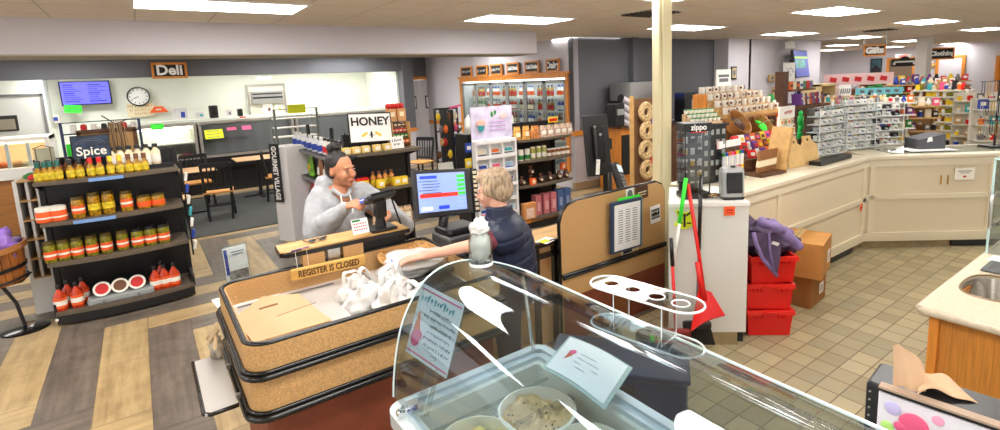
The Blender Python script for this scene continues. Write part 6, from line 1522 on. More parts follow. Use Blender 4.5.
chain(b, [Vector((0,.03,1.2)),Vector((0,.03,1.05)),Vector((0,.03,.86)),Vector((0,.04,.74))], [.14,.17,.18,.18], 22)
b.ell((-.06,.02,1.2),(.17,.13,.12),20,12); b.ell((.08,.02,1.19),(.17,.13,.12),20,12)
chain(b, [sh_r, sh_r.lerp(el_r,.5)+Vector((-.02,0,0)), el_r+Vector((-.01,0,.0)), el_r.lerp(wr_r,.55), wr_r+ (el_r-wr_r)*.08], [.088,.085,.08,.066,.044], 18)
chain(b, [sh_l, sh_l.lerp(el_l,.5)+Vector((.02,0,0)), el_l, el_l.lerp(wr_l,.55), wr_l+(el_l-wr_l)*.08], [.086,.082,.076,.064,.044], 18)
b.ell((neck.x-.02,.06,1.325),(.125,.1,.07),22,12,R=Euler((radians(-22),0,0)).to_matrix())
b.ell((neck.x-.09,.05,1.33),(.05,.08,.06),14,8); b.ell((neck.x+.08,.03,1.31),(.05,.08,.05),14,8)
remeshed(b, 'hooded_sweatshirt', hood, W, .008, 5, fold=.012, fscale=9)
MB().tube([Vector((neck.x-.07+.14*k/10, -.085-.05*sin(pi*k/10), 1.315-.055*sin(pi*k/10))) for k in range(11)], .014, 8).build('hood_edge', hood, W, smooth=True)
for sx in (-1,1): MB().tube([(neck.x+sx*.03,-.135,1.27),(neck.x+sx*.035,-.165,1.2),(neck.x+sx*.03,-.18,1.14)], .0045, 6).build('drawstring', M['white'], W)
MB().tube([wr_r+(el_r-wr_r).normalized()*.012, wr_r+(el_r-wr_r).normalized()*.05], [.036,.042], 14).build('cuff', hood, W, smooth=True)
MB().tube([wr_l+(el_l-wr_l).normalized()*.012, wr_l+(el_l-wr_l).normalized()*.05], [.036,.042], 14).build('cuff', hood, W, smooth=True)
b = MB()
for sx in (-1,1): chain(b, [Vector((sx*.09,.05,.88)),Vector((sx*.1,.03,.47)),Vector((sx*.1,.06,.1))], [.125,.08,.065], 16)
remeshed(b, 'trousers', mat('dark_trousers', (48,50,58), .8), W, .01, 3, fold=.006)
for sx in (-1,1): MB().ell((sx*.105,-.02,.045),(.05,.14,.045),16,10).build('shoe', M['black'], W, smooth=True)
tip = rel(366,200,3.26)
t = thing('bank_card', 'blue and white bank card held in the customer right hand', 'card', B0+tip+Vector((.0,-.0,.0)), radians(-20), rx=radians(20), ry=radians(-8)); MB().box((0,0,0),(.085,.054,.0015)).build('card_plastic', M['blue'], t); MB().box((-.01,.008,.001),(.06,.01,.0008)).build('white_stripe', M['white'], t)
t = thing('receipt_slip', 'white receipt slip with red print lying over the card terminal', 'receipt', Vector((1.17,3.1,1.325)), radians(-10), rx=radians(-14), ry=radians(-6)); MB().box((0,0,0),(.16,.05,.0015)).build('paper', M['paper'], t); MB().box((.01,0,.0013),(.12,.03,.0006)).build('red_print', mat('faded_red', (200,90,90), .7), t)
B1 = Vector((1.8,2.62,0))
VX = at(504,230,y=2.62)-B1
V = thing('person', 'grey-haired woman with glasses in navy quilted vest facing the register monitor', 'person', B1)
def rel1(u, v, y): return at(u, v, y=y)-B1
hc2 = rel1(493,190,2.66)
RH2 = Euler((radians(14),0,radians(218+180+180))).to_matrix()
RH2 = Matrix.Rotation(radians(-142),3,'Z') @ Matrix.Rotation(radians(12),3,'X')
b = MB()
head_verts(b, hc2, RH2, .98)
nk = Vector((hc2.x+.025,hc2.y-.03,hc2.z-.13))
TC = Vector((VX.x, VX.y, 0)); shR, shL = TC+Vector((.09,.12,nk.z-.11)), TC+Vector((-.05,-.13,nk.z-.13))
chain(b, [hc2+Vector((.01,-.01,-.06)), nk], [.055,.055]); chain(b, [nk,TC+Vector((0,0,nk.z-.12)),TC+Vector((0,0,.95)),TC+Vector((0,0,.8))], [.06,.12,.12,.14], 16)
elL = rel1(482,243,2.5); wrL = rel1(424,256,2.72)
elR = TC+Vector((.1,.2,.95)); wrR = TC+Vector((-.1,.3,.93))
chain(b, [shL, elL, wrL], [.052,.04,.026]); chain(b, [shR, elR, wrR], [.052,.04,.026])
for sx in (-1,1):
    o_ = TC+Vector((sx*.05,sx*.07,0)); chain(b, [o_+Vector((0,0,.8)),o_+Vector((0,0,.44)),o_+Vector((0,0,.07))], [.09,.058,.04]); chain(b, [o_+Vector((0,0,.05)), o_+Vector((-.1,.1,.035))], [.038,.03])
hand(b, wrL, Vector((-.95,.3,-.04)), Vector((0,0,1)), 1.05, .35, thumb=1)
hand(b, wrR, Vector((-.8,.5,-.05)), Vector((0,0,1)), 1.0, .4, thumb=-1)
remeshed(b, 'body', SK2, V, .0055, 3)
face_bits(V, hc2, RH2, .98, mat('lips_soft', (190,110,104), .4), mat('brow_grey', (140,120,104), .7), zero)
def HP2(x,y,z): return hc2+RH2 @ (Vector((x,y,z))*.98)
hm2 = mat('sandy_grey_hair', (176,152,124), .6, vary=.3, scale=24, stretch=(3,3,.6), bump=.15)
b = MB(); b.ell(HP2(0,.032,.05),(.093,.102,.092),26,18,R=RH2); b.ell(HP2(0,.055,.0),(.086,.08,.085),22,14,R=RH2); b.ell(HP2(0,-.03,.095),(.07,.06,.04),18,12,R=RH2); b.ell(HP2(0,.055,-.045),(.06,.055,.04),18,12,R=RH2)
b.ell(HP2(.075,.0,.02),(.022,.045,.05),12,8,R=RH2); b.ell(HP2(-.075,.0,.02),(.022,.045,.05),12,8,R=RH2)
hr2 = remeshed(b, 'hair', hm2, V, .006, 3, fold=.004, fscale=14)
R2i = RH2.transposed()
for v in hr2.data.vertices:
    q = R2i @ (v.co-hc2)/.98
    if q.y < -.04 and q.z < .055: v.co = hc2+RH2 @ (Vector((q.x*.8, max(q.y,-.05)*.7, q.z*.9))*.98)
gm = mat('thin_glasses', (120,90,70), .3, metal=.6)
for sx in (-1,1):
    MB().tube([HP2(sx*.033+.023*cos(a_), -.108, .004+.017*sin(a_)) for a_ in [2*pi*k/18 for k in range(18)]], .0016, 6, closed=True).build('glasses_rim', gm, V)
    MB().tube([HP2(sx*.056,-.106,.006),HP2(sx*.078,-.05,.008),HP2(sx*.08,.02,.0)], .0018, 6).build('glasses_temple', gm, V)
MB().tube([HP2(-.011,-.108,.006),HP2(.011,-.108,.006)], .0016, 6).build('glasses_bridge', gm, V)
navy = mat('navy_quilt', (20,32,60), .45, bump=.25, scale=30)
b = MB()
chain(b, [TC+Vector((0,0,nk.z-.17)),TC+Vector((0,0,1.0)),TC+Vector((.01,0,.85)),TC+Vector((.01,0,.72))], [.165,.185,.19,.19], 22)
b.ell(shR,(.1,.09,.09),18,12); b.ell(shL,(.1,.09,.11),18,12); b.ell(shL.lerp(elL,.3),(.085,.085,.1),18,12); b.ell(TC+Vector((0,0,nk.z-.13)),(.15,.16,.11),22,14); b.ell(TC+Vector((.02,0,nk.z-.28)),(.165,.19,.2),24,16)
b.tube([(nk.x,nk.y,nk.z-.08),(nk.x-.003,nk.y+.002,nk.z+.035)], [.1,.078], 20)
vest = remeshed(b, 'quilted_vest', navy, V, .007, 4)
for v in vest.data.vertices:
    ph = (v.co.z*100/8.5+ .35*sin(math.atan2(v.co.y-TC.y,v.co.x-TC.x)*2)) % 1.0
    d_ = (1-abs(ph*2-1)**6*1.0)*.013; c_ = Vector((TC.x,TC.y,v.co.z)); o_ = (v.co-c_)
    if o_.length > .02 and v.co.z < nk.z-.03: v.co += o_.normalized()*(d_*.6-.003)
sl = mat('plum_sleeve', (120,52,66), .8, vary=.2, scale=30)
b = MB(); chain(b, [shL.lerp(elL,.5), elL+Vector((0,0,.01)), elL.lerp(wrL,.12)], [.058,.052,.046], 16); remeshed(b, 'sleeve', sl, V, .007, 3, fold=.006, fscale=14)
b = MB(); chain(b, [shR, elR, elR.lerp(wrR,.4)], [.062,.055,.046], 16); remeshed(b, 'sleeve', sl, V, .007, 3, fold=.006, fscale=14)
b = MB()
for sx in (-1,1):
    o_ = TC+Vector((sx*.05,sx*.07,0)); chain(b, [o_+Vector((0,0,.82)),o_+Vector((0,0,.44)),o_+Vector((0,0,.09))], [.115,.08,.06], 16)
remeshed(b, 'trousers', mat('charcoal_trousers', (60,60,66), .8), V, .01, 3, fold=.006)
for sx in (-1,1): MB().ell((TC.x-.02+sx*.05,TC.y+sx*.07,.045),(.12,.06,.045),16,10,R=Euler((0,0,radians(135))).to_matrix()).build('shoe', M['black'], V, smooth=True)
M['cwhite'] = mat('ivory_counter_paint', (226,216,190), .4)
M['cpanel'] = mat('ivory_panel', (222,210,182), .4)
def counter_run(label, p0, ang, L, stiles, mid, vents=(), handles=()):
    t = thing('service_counter', label, 'counter', (p0[0],p0[1],0), ang)
    MB().bx(0,L,.0,.6,.12,1.0).build('carcass', M['cpanel'], t)
    b = MB(); b.bx(0,L,-.02,0,.92,1.0).bx(0,L,-.02,0,.12,.18).bx(0,L,-.02,0,mid-.025,mid+.025)
    for s_ in stiles: b.bx(s_-.03,s_+.03,-.02,0,.18,.92)
    b.build('face_frame', M['cwhite'], t)
    MB().bx(-.0,L,-.04,.64,1.0,1.04,bev=.008).build('worktop', M['cream_lam'], t)
    MB().bx(0,L,-.012,.55,.08,.12).build('bottom_rail', M['cwhite'], t)
    MB().bx(0,L,.03,.5,0,.08).build('tile_kick', M['kick'], t)
    for a_, c_ in vents: MB().bx(a_,c_,.0,.03,.01,.10).build('kick_vent', M['black'], t)
    for x_, z_ in handles: MB().box((x_,-.03,z_),(.012,.014,.1),bev=.004).build('pull', mat('brass_pull', (190,150,70), .3, metal=.8), t)
    return t
M['kick'] = mat('kick_tile', (150,132,96), .5, vary=.12, scale=10)
counter_run('long ivory counter run with sliding panels behind the cardboard boxes', (3.75,2.3), 0, 2.62, (.72,2.53), .56, vents=((1.85,2.35),))
A2 = math.atan2(-.79,.95)
counter_run('ivory counter run with brass pulls turning away at the right', (6.345,2.3), A2, 3.6, (.06,1.3,2.6), .58, vents=((.95,1.5),), handles=((.76,.76),(.83,.76)))
d2 = Vector((cos(A2), sin(A2), 0)); n2 = Vector((-sin(A2), cos(A2), 0))
o = thing('counter_notice', 'small white paper notice taped on the right ivory counter panel', 'notice', Vector((6.345,2.3,.82))+d2*1.0-n2*.025, A2); MB().box((0,0,0),(.2,.004,.13)).build('sheet', mat('notice_paper', (240,236,222), .8), o); MB().box((0,-.003,.03),(.14,.001,.008)).box((0,-.003,.01),(.1,.001,.006)).build('writing', M['inkgrey'], o); MB().box((0,-.003,-.03),(.03,.001,.02)).build('red_stamp', M['reds'], o)
o = thing('orange_sticker', 'small orange sticker hanging near the corner of the long ivory counter', 'sticker', (6.18,2.272,.5)); MB().ell((0,0,0),(.03,.004,.045),14,8).build('sticker_face', M['orlab'], o); MB().box((0,-.004,0),(.03,.002,.02)).build('print', M['reds'], o)
AC = math.atan2(-.85,1); cP = Vector((3.0,2.33,0)); dc = Vector((cos(AC), sin(AC), 0)); nc = Vector((-sin(AC), cos(AC), 0))
t = thing('end_cabinet', 'white end cabinet standing behind the red broom and dustpan', 'cabinet', cP, AC)
MB().prism([(0,0),(.56,0),(.56,.55),(.12,.55)],.1,1.06).build('body', mat('cabinet_white', (218,218,212), .4), t)
MB().prism([(-.005,-.01),(.565,-.01),(.565,.555),(.12,.555)],1.06,1.085).build('top', M['white'], t)
MB().bx(.1,.5,.0,.5,0,.1).build('tile_kick', M['kick'], t); MB().bx(.5,.56,.05,.5,0,.16).build('black_gap', M['black'], t)
MB().bx(-.03,-.002,.0,.04,0,.35).build('steel_corner', M['steel'], t)
def onface(u, v, off=.012):
    return atp(u, v, cP-nc*off, nc)
p = onface(729.5,211); o = thing('orange_label', 'orange rectangular label at the top right of the white end cabinet', 'label', p, AC); MB().box((0,0,0),(.075,.004,.065)).build('label_face', M['orlab'], o); MB().box((0,-.003,.008),(.05,.001,.012)).box((0,-.003,-.012),(.045,.001,.008)).build('print', M['reds'], o)
p = onface(684.5,219); o = thing('butterfly_sticker', 'bright yellow and black butterfly shaped sticker on the white end cabinet', 'sticker', p, AC)
MB().ext([(-.07,0,.075),(-.02,0,.05),(.02,0,.05),(.07,0,.075),(.05,0,0),(.075,0,-.04),(.02,0,-.075),(-.02,0,-.075),(-.075,0,-.04),(-.04,0,0)], (0,.003,0)).build('sticker_face', mat('acid_yellow', (222,240,30), .5), o)
MB().box((-.03,-.003,.04),(.05,.002,.012),(0,.7,0)).box((.03,-.003,.04),(.05,.002,.012),(0,-.7,0)).box((0,-.003,-.01),(.014,.002,.1)).box((-.03,-.003,-.03),(.03,.002,.01)).box((.03,-.003,-.03),(.03,.002,.01)).build('black_marks', M['ink'], o)
p = atp(731,205,cP+nc*.12,nc); t = thing('space_heater', 'small silver and black fan heater standing on the white end cabinet', 'heater', (p.x,p.y,1.087), AC+radians(4))
MB().box((0,0,.12),(.17,.11,.23),(radians(-4),0,0),bev=.035).build('shell', mat('heater_silver', (176,178,178), .3, metal=.3), t)
MB().box((0,-.058,.125),(.115,.012,.15),(radians(-4),0,0),bev=.02).build('grille_frame', M['black'], t)
b = MB()
for k in range(9): b.box((0,-.066,.065+.015*k),(.1,.004,.004))
b.build('grille_bars', mat('dark_bars', (52,52,54), .5), t); MB().box((0,0,.01),(.15,.12,.02),bev=.008).build('foot', M['black'], t); MB().cyl((0,-.02,.235),(0,-.02,.245),.018,.018,14).build('dial', M['black'], t)
p = atp(693,200,cP+nc*.2,nc); t = thing('lighter_display', 'tall clear lighter display tower with black zippo header on the white cabinet', 'display case', (p.x,p.y,1.087), AC+radians(10)); t['label'] = 'tall clear display tower of lighters with black header on the white cabinet'
MB().box((0,0,.02),(.2,.16,.04),bev=.006).build('base', M['black'], t); MB().box((0,0,.53),(.21,.17,.06),bev=.006).build('header', M['black'], t)
MB().box((0,.06,.27),(.17,.02,.46)).build('back_panel', mat('dark_panel', (56,58,62), .4), t)
for sx in (-1,1): MB().box((sx*.095,-.07,.27),(.008,.008,.46)).build('corner_post', M['black'], t)
MB().box((0,-.078,.27),(.19,.004,.46)).box((-.098,0,.27),(.004,.15,.46)).build('clear_front', M['acrylic'], t)
text_part('zippo', .06, M['paper'], t, (0,-.088,.53), bold=.001, sx=.9)
MB().box((0,-.088,.495),(.12,.002,.008)).build('header_stripe', M['reds'], t)
k = 0
for r_ in range(5):
    for c_ in range(3):
        o = thing('pocket_lighter', 'lighter in the clear tower, %s row from the top, %s column' % (ORD[r_], ('left','middle','right')[c_]), 'lighter', Matrix.Translation(t.location) @ (Matrix.Rotation(AC+radians(10),4,'Z') @ Vector((-.055+.055*c_,.02,.4-.085*r_))), AC+radians(10), 'lighters in the clear tower')
        MB().box((0,0,.02),(.034,.012,.036),bev=.003).build('case', (M['steel'],M['black'],M['grey'],mat('brass_case',(176,140,70),.3,metal=.8))[k%4], o); MB().box((0,0,.047),(.034,.012,.016),bev=.003).build('cap', M['chrome'], o); k += 1
t = thing('cable_tangle', 'tangle of dark cables on the white cabinet beside the heater', 'cable', atp(716,205,cP+nc*.14,nc))
t.location.z = 1.09
for k in range(5): MB().tube([(.06*cos(a_*1.3+k)+.01*k-.02, .03*sin(a_+k), .008+.02*abs(sin(a_*2+k))) for a_ in [pi*i/8 for i in range(12)]], .004, 5).build('cable', (M['black'],M['wood'])[k%2], t)
BX = Vector((3.95,2.62,0))
p = at(712,195,y=2.62); t = thing('black_counter_display', 'black display cabinet with pale labels behind the lighter tower', 'display case', (p.x,2.66,1.043), radians(-12))
x_ = .2; MB().bx(-x_,x_,.0,.16,0,.5).build('cabinet', mat('black_display', (30,30,32), .35), t); MB().bx(-x_-.01,x_+.01,-.02,.17,.5,.52).build('top', M['black'], t)
b = MB()
for r_ in range(5):
    for c_ in range(6):
        if (r_*c_+r_) % 3 != 1: b.box((-.165+.066*c_,-.004,.45-.09*r_),(.036,.006,.045))
b.build('price_tags', mat('dim_tags', (150,156,150), .5), t); MB().box((.12,-.006,.33),(.06,.006,.07)).build('pink_card', mat('pink_card', (236,180,190), .6), t)
tx = t.location
tt = thing('cup_tier_tray', 'stepped tray of small cups with green lids on the black display', 'tray', (tx.x-.02,tx.y+.02,1.043+.525), radians(-12))
for k in range(3): MB().bx(-.17,.17,-.02+.04*k,.02+.04*k,.0,.02+.035*k).build('step', M['kraft'], tt)
cp = thing('green_lid_cup', None, 'cup'); MB().lathe([(.014,0),(.02,.03)], n=12).build('cup', M['wlab'], cp, smooth='auto'); MB().lathe([(.021,.03),(.021,.037)], n=12).build('lid', M['green'], cp)
R12 = Matrix.Rotation(radians(-12),3,'Z')
pts = [tt.location+R12 @ Vector((-.145+.048*c_, .04*k, .022+.035*k)) for k in range(3) for c_ in range(7)]
for i, q in enumerate(pts):
    lab = 'small green-lidded cup on the stepped tray, %s step, %s from the left' % (('front','middle','back')[i//7], ORD[i%7])
    if i == 0: cp.location = q; cp['label'] = lab; cp['group'] = 'green-lidded cups'
    else: copy_tree(cp, q, 0, lab, 'green-lidded cups')
p = at(688,112,y=5.9); t = thing('coffee_machine', 'black coffee machine with red light by the dark wall right of the post', 'coffee machine', (p.x,5.9,1.15), radians(-20))
MB().box((0,0,.26),(.36,.35,.52),bev=.02).build('body', M['black'], t); MB().box((.03,-.18,.3),(.16,.02,.2),bev=.01).build('front_panel', M['grey'], t); MB().box((.03,-.2,.1),(.2,.08,.02)).build('drip_tray', M['steel'], t); MB().ell((.12,-.18,.46),(.012,.006,.012),8,6).build('red_light', M['red'], t)
t = thing('coffee_stand', 'dark counter carrying the coffee machine by the grey wall', 'counter', (p.x,5.95,0), radians(-20)); MB().box((0,0,.57),(.9,.5,1.14)).build('body', M['darkwood'], t); MB().box((0,0,1.143),(.94,.54,.012)).build('top', M['black'], t)
def fp(u, v, off): return atp(u, v, cP-nc*off, nc)
t = thing('red_dustpan', 'red long-handled dustpan leaning on the white end cabinet', 'dustpan', (0,0,0)); base = fp(706,305,.16); t.location = (base.x,base.y,0)
def rl(u, v, off): return fp(u,v,off)-t.location
MB().tube([rl(688,184,.03), rl(699,255,.08), rl(704,292,.13)], .013, 10).build('handle', M['red'], t, smooth=True)
MB().tube([rl(697,262,.09), rl(704,300,.14)], [.016,.026], 10).build('socket', M['red'], t, smooth=True)
a_, c_, d_, e_ = rl(702,288,.16), rl(724,313,.26), rl(695,328,.30), rl(691,318,.2)
def pan(s, v):
    top = rl(699,290,.14).lerp(rl(711,292,.14), s); bot = rl(691,331,.24).lerp(rl(725,315,.24), s)
    q_ = top.lerp(bot, v); return q_+nc*(.035*sin(pi*s))*(.6+.4*v)
MB().sheet(pan, 12, 6, .006).build('pan', M['red'], t, smooth=True)
MB().tube([pan(k/10,1.0) for k in range(11)], .006, 6).build('front_lip', M['reds'], t, smooth=True)
def broom(label, top, bot, gripm, polem, headm, head=True, r=.011, off0=.03, off1=.1, grip=.3):
    q0, q1 = fp(*top,off0), fp(*bot,off1); o = thing('broom', label, 'broom', (q1.x,q1.y,0)); a = q0-o.location; c = q1-o.location
    MB().tube([a, a.lerp(c,grip)], r*1.25, 10).build('grip', gripm, o, smooth=True); MB().tube([a.lerp(c,grip*.98), c], r, 10).build('pole', polem, o, smooth=True)
    if head:
        MB().box(c+Vector((0,0,-.02)),(.2,.05,.05),(0,0,AC),bev=.015).build('head_block', headm, o)
        b = MB()
        for k in range(12): 
            x = (k-5.5)*.016; q_ = c+dc*x; b.cyl(q_+Vector((0,0,-.04)), q_+dc*(x*.35)+Vector((0,0,-min(.17,c.z-.005))), .009,.013,6)
        b.build('bristles', headm, o)
    return o
broom('neon green and white broom leaning left of the red dustpan', (686,178), (673,268), M['neon_green'], M['white'], M['black'], head=False, grip=.5)
broom('black-handled broom with dark bristles leaning right of the red dustpan', (701,175), (697,322), M['rubber'], M['grey'], M['black'], grip=.5, off0=.02, off1=.12)
broom('red pole broom with black grip leaning by the beige post', (671,238), (676,330), M['rubber'], M['red'], mat('red_black_bristle', (120,30,26), .7), grip=.3, off0=.14, off1=.2)
AT = math.atan2(-.22,.26); tp = Vector((3.55,2.0,0)); dt = Vector((cos(AT), sin(AT), 0)); nt_ = Vector((-sin(AT), cos(AT), 0))
def tote():
    t = thing('red_tote', None, 'tote'); h = .208; w, d = .17, .25
    def R_(k, z): return [(-w*k,-d*k,z),(w*k,-d*k,z),(w*k,d*k,z),(-w*k,d*k,z)]
    b = MB(); v = R_(.9,0)+R_(.97,h-.03)+R_(.93,h-.03)+R_(.86,.01)
    b.add(v, [(3,2,1,0)]+[(i,(i+1)%4,4+(i+1)%4,4+i) for i in range(4)]+[(4+i,4+(i+1)%4,8+(i+1)%4,8+i) for i in range(4)]+[(8+i,8+(i+1)%4,12+(i+1)%4,12+i) for i in range(4)]+[(12,13,14,15)])
    b.build('tub', M['red'], t)
    MB().bx(-w-.006,w+.006,-d-.006,-d*.93,h-.035,h).bx(-w-.006,w+.006,d*.93,d+.006,h-.035,h).bx(-w-.006,-w*.93,-d,d,h-.035,h).bx(w*.93,w+.006,-d,d,h-.035,h).build('rim', mat('red_rim', (232,40,34), .35), t)
    b = MB()
    for sx in (-1,1):
        for k in range(3): b.bx(sx*(w*.35+.03*k)-.004, sx*(w*.35+.03*k)+.004, -d-.008,-d*.93, h-.06, h-.035)
    b.build('ribs', M['red'], t); MB().box((0,-d-.008,h-.018),(.12,.008,.02),bev=.004).build('latch', M['red'], t)
    return t
T0 = tote(); cc_ = tp+dt*.15+nt_*.26
for k in range(3):
    lab = 'red plastic tote, %s of the stack of three' % ('bottom','middle','top')[k]; p = cc_+Vector((.0,0,.003+.21*k))
    if k == 0: T0.location = p; T0.rotation_euler = (0,0,AT); T0['label'] = lab; T0['group'] = 'stack of red totes'
    else: copy_tree(T0, p, AT+radians((-2,3)[k-1]), lab, 'stack of red totes')
def jp(u, v, off): return atp(u, v, tp-nt_*off, nt_)
jb = cc_+Vector((0,0,.63)); t = thing('purple_jacket', 'purple and lilac padded jacket heaped over the top red tote', 'jacket', jb)
b = MB(); b.ell((-.02,.0,.09),(.19,.2,.13),30,18,disp=.5,seed=2,fs_=2.4)
b.ell((.09,-.12,.05),(.1,.12,.09),20,12,disp=.5,seed=7)
body = remeshed(b, 'jacket_body', mat('dark_purple_cloth', (74,56,84), .7, vary=.15, scale=12), t, .01, 3, fold=.02, fscale=9)
lil = mat('lilac_cloth', (128,108,158), .7, vary=.1, scale=12)
b = MB(); chain(b, [jp(790,232,.0)-jb, jp(778,228,.08)-jb, jp(768,226,.05)-jb+nt_*.1], [.03,.035,.04], 14); chain(b, [jp(772,224,.02)-jb,jp(790,238,.06)-jb,jp(799,246,.07)-jb], [.04,.038,.03], 14)
remeshed(b, 'lilac_sleeve', lil, t, .008, 3, fold=.012, fscale=12)
b = MB(); 
def flap(s, v):
    tl = jp(753,232,.05); tr = jp(782,234,.05); bl_ = jp(757,252,.075); br_ = jp(776,275,.085)
    q_ = tl.lerp(tr,s).lerp(bl_.lerp(br_,s), v)-jb; return q_-nt_*(.02+.02*sin(6*s+3*v))*(.4+v*.3)
MB().sheet(flap, 14, 10, .02).build('hanging_front', mat('dark_purple_cloth', (74,56,84), .7), t, smooth=True)
MB().tube([flap(0,.0),flap(.0,.5)+Vector((0,0,-.005)),flap(.3,1),flap(1,1.0)], .014, 8).tube([flap(.55,0),flap(.62,.5),flap(.8,1)], .01, 8).build('lilac_lining', lil, t, smooth=True)
q_ = flap(.75,.25)-nt_*.025; MB().box(q_,(.05,.004,.025),(radians(20),radians(20),AT)).build('care_label', M['paper'], t)
def carton(label, cen, ang, w, d, h, z, mm, lab=None, arrow=False):
    t = thing('cardboard_box', label, 'cardboard box', (cen.x,cen.y,z), ang)
    MB().bx(-w/2,w/2,-d/2,d/2,0,h,bev=.003).build('box_body', mm, t)
    MB().bx(-w/2-.001,w/2+.001,-.003,.003,h,h+.0015).build('flap_seam', M['kraft_edge'], t); MB().bx(-w/2,w/2,-.03,.03,h,h+.001).build('tape', mat('box_tape', (206,176,120), .25), t)
    MB().box((w*.18,-d/2-.002,h*.45),(w*.28,.002,h*.35)).build('white_label', M['paper'], t)
    b = MB()
    for k in range(3): b.box((w*.18,-d/2-.0035,h*.36+.02*k*h*4),(w*.2,.001,.006))
    b.build('label_print', M['ink'], t)
    return t
bc_ = Vector((4.42,1.98,0)); AB = math.atan2(-.28,.14)+radians(0)
def corner(u, v, z): return at(u, v, z=z)
f0, f1, f2 = corner(797,309,0), corner(811,309.5,0), corner(829,293,0)
dirB = (f2-f1).normalized(); ab = math.atan2(dirB.y, dirB.x)
carton('lower brown cardboard box with white label standing on the tiles', f1+dirB*.17+Vector((-dirB.y,dirB.x,0))*.17, ab, .36, .34, .27, .003, mat('dark_cardboard', (158,108,54), .8, vary=.06))
carton('upper tan cardboard box with printed white label beside the purple jacket', f1+dirB*.15+Vector((-dirB.y,dirB.x,0))*.18, ab+radians(8), .42, .46, .3, .278, M['card'])
M['oakface'] = mat('golden_oak_laminate', (196,128,52), .4, vary=.12, scale=22, stretch=(.2,1,6))
M['stone'] = mat('beige_stone_top', (208,194,170), .3, vary=.04, scale=40)
sx0, sy1, sz = 2.87, .79, .875
t = thing('sink_counter', 'golden oak cabinet with beige stone top and steel sink at right', 'counter', (sx0,sy1,0))
def P2(x, y): return (x-sx0, y-sy1)
L_, D_ = 3.2, 1.6
MB().bx(.04,.06,-D_,-.04,.1,sz-.04).bx(.06,L_,-.06,-.04,.1,sz-.04).bx(.06,L_,-D_,-.06,.1,.12).build('oak_body', mat('oak_face_v', (196,128,52), .4, vary=.12, scale=22, stretch=(6,6,.25)), t)
MB().bx(.02,.04,-.075,-.04,.1,sz-.04).build('corner_strip', M['oak'], t)
MB().bx(.06,L_,-D_,-.08,0,.1).build('plinth', M['black'], t)
hc_ = Vector((.5,-.17,0)); hrx, hry = .2, .125
b = MB(); n = 32; inn = []; out = []
bx0, bx1, by0, by1 = 0, L_, -D_, 0
for k in range(n):
    a_ = 2*pi*k/n; e_ = 2.6; ca, sa = cos(a_), sin(a_)
    x_ = hc_.x+hrx*math.copysign(abs(ca)**(2/e_), ca); y_ = hc_.y+hry*math.copysign(abs(sa)**(2/e_), sa); inn.append((x_,y_))
    tt_ = 9
    if ca > 1e-6: tt_ = min(tt_, (bx1-hc_.x)/ca)
    if ca < -1e-6: tt_ = min(tt_, (bx0-hc_.x)/ca)
    if sa > 1e-6: tt_ = min(tt_, (by1-hc_.y)/sa)
    if sa < -1e-6: tt_ = min(tt_, (by0-hc_.y)/sa)
    out.append((hc_.x+ca*tt_, hc_.y+sa*tt_))
for cxn, cyn in ((bx0,by1),(bx0,by0),(bx1,by0),(bx1,by1)):
    i = min(range(n), key=lambda k: (out[k][0]-cxn)**2+(out[k][1]-cyn)**2); out[i] = (cxn,cyn)
vs = [(x,y,sz) for x,y in inn]+[(x,y,sz) for x,y in out]+[(x,y,sz-.04) for x,y in inn]+[(x,y,sz-.04) for x,y in out]
fs = []
for k in range(n):
    j = (k+1)%n; fs += [(k,n+k,n+j,j),(2*n+j,3*n+j,3*n+k,2*n+k),(n+k,3*n+k,3*n+j,n+j),(j,2*n+j,2*n+k,k)]
b.add(vs, fs).build('stone_top', M['stone'], t)
MB().tube([(0,-D_,sz-.02),(0,-.02,sz-.02),(.02,0,sz-.02),(L_,0,sz-.02)], .019, 10).build('bullnose', M['stone'], t, smooth=True)
def bowl(s, v):
    a_ = 2*pi*s; e_ = 2.6; ca, sa = cos(a_), sin(a_); k = (1-v*.35) if v < .8 else (1-.28)*(1-(v-.8)/.2)
    z_ = sz-.015-.15*min(1,v/.8)
    return Vector((hc_.x+hrx*k*math.copysign(abs(ca)**(2/e_), ca), hc_.y+hry*k*math.copysign(abs(sa)**(2/e_), sa), z_))
bs = MB(); bs.sheet(lambda s,v: bowl(1-s,v), 40, 12, .004); bs.build('sink_bowl', mat('sink_steel', (168,164,156), .25, metal=.9), t, smooth=True)
MB().tube([(x,y,sz+.001) for x,y in inn], .005, 6, closed=True).build('sink_rim', mat('rim_brown', (150,128,100), .3, metal=.5), t, smooth=True)
o = thing('drain_mat', 'dark grey ribbed rubber mat beside the sink', 'mat', (sx0+.83,sy1-.19,sz+.002), 0); o.scale = (.7,1,1); MB().box((0,0,.006),(.3,.26,.012),bev=.01).build('mat', mat('slate_rubber', (92,98,98), .7), o)
b = MB()
for k in range(10): b.box((-.12+.027*k,0,.0135),(.008,.22,.004))
b.build('ribs', M['grey'], o)
o = thing('paper_tray', 'white sheet of paper lying on the stone top by the glass case', 'paper', (sx0+1.01,sy1-.18,sz+.002), 0); MB().box((0,0,.002),(.13,.28,.003)).build('sheet', M['paper'], o); MB().box((0,.05,.004),(.1,.01,.001)).build('print', M['inkgrey'], o)
t = thing('glass_case', 'clear glass pastry case with bent handle on the stone top at the right edge', 'display case', (sx0+1.1,sy1-.005,sz+.002))
ez = mat('pale_glass_edge', (196,226,226), .1)
MB().bx(0,.006,-.5,0,0,.56).bx(0,.6,-.006,0,0,.56).bx(0,.6,-.5,0,.56,.566).build('glass_panes', M['glass'], t)
MB().tube([(0,0,0),(0,0,.565),(.6,0,.565)], .006, 6).tube([(0,0,.565),(0,-.5,.565),(0,-.5,0)], .005, 6).build('pane_edges', ez, t)
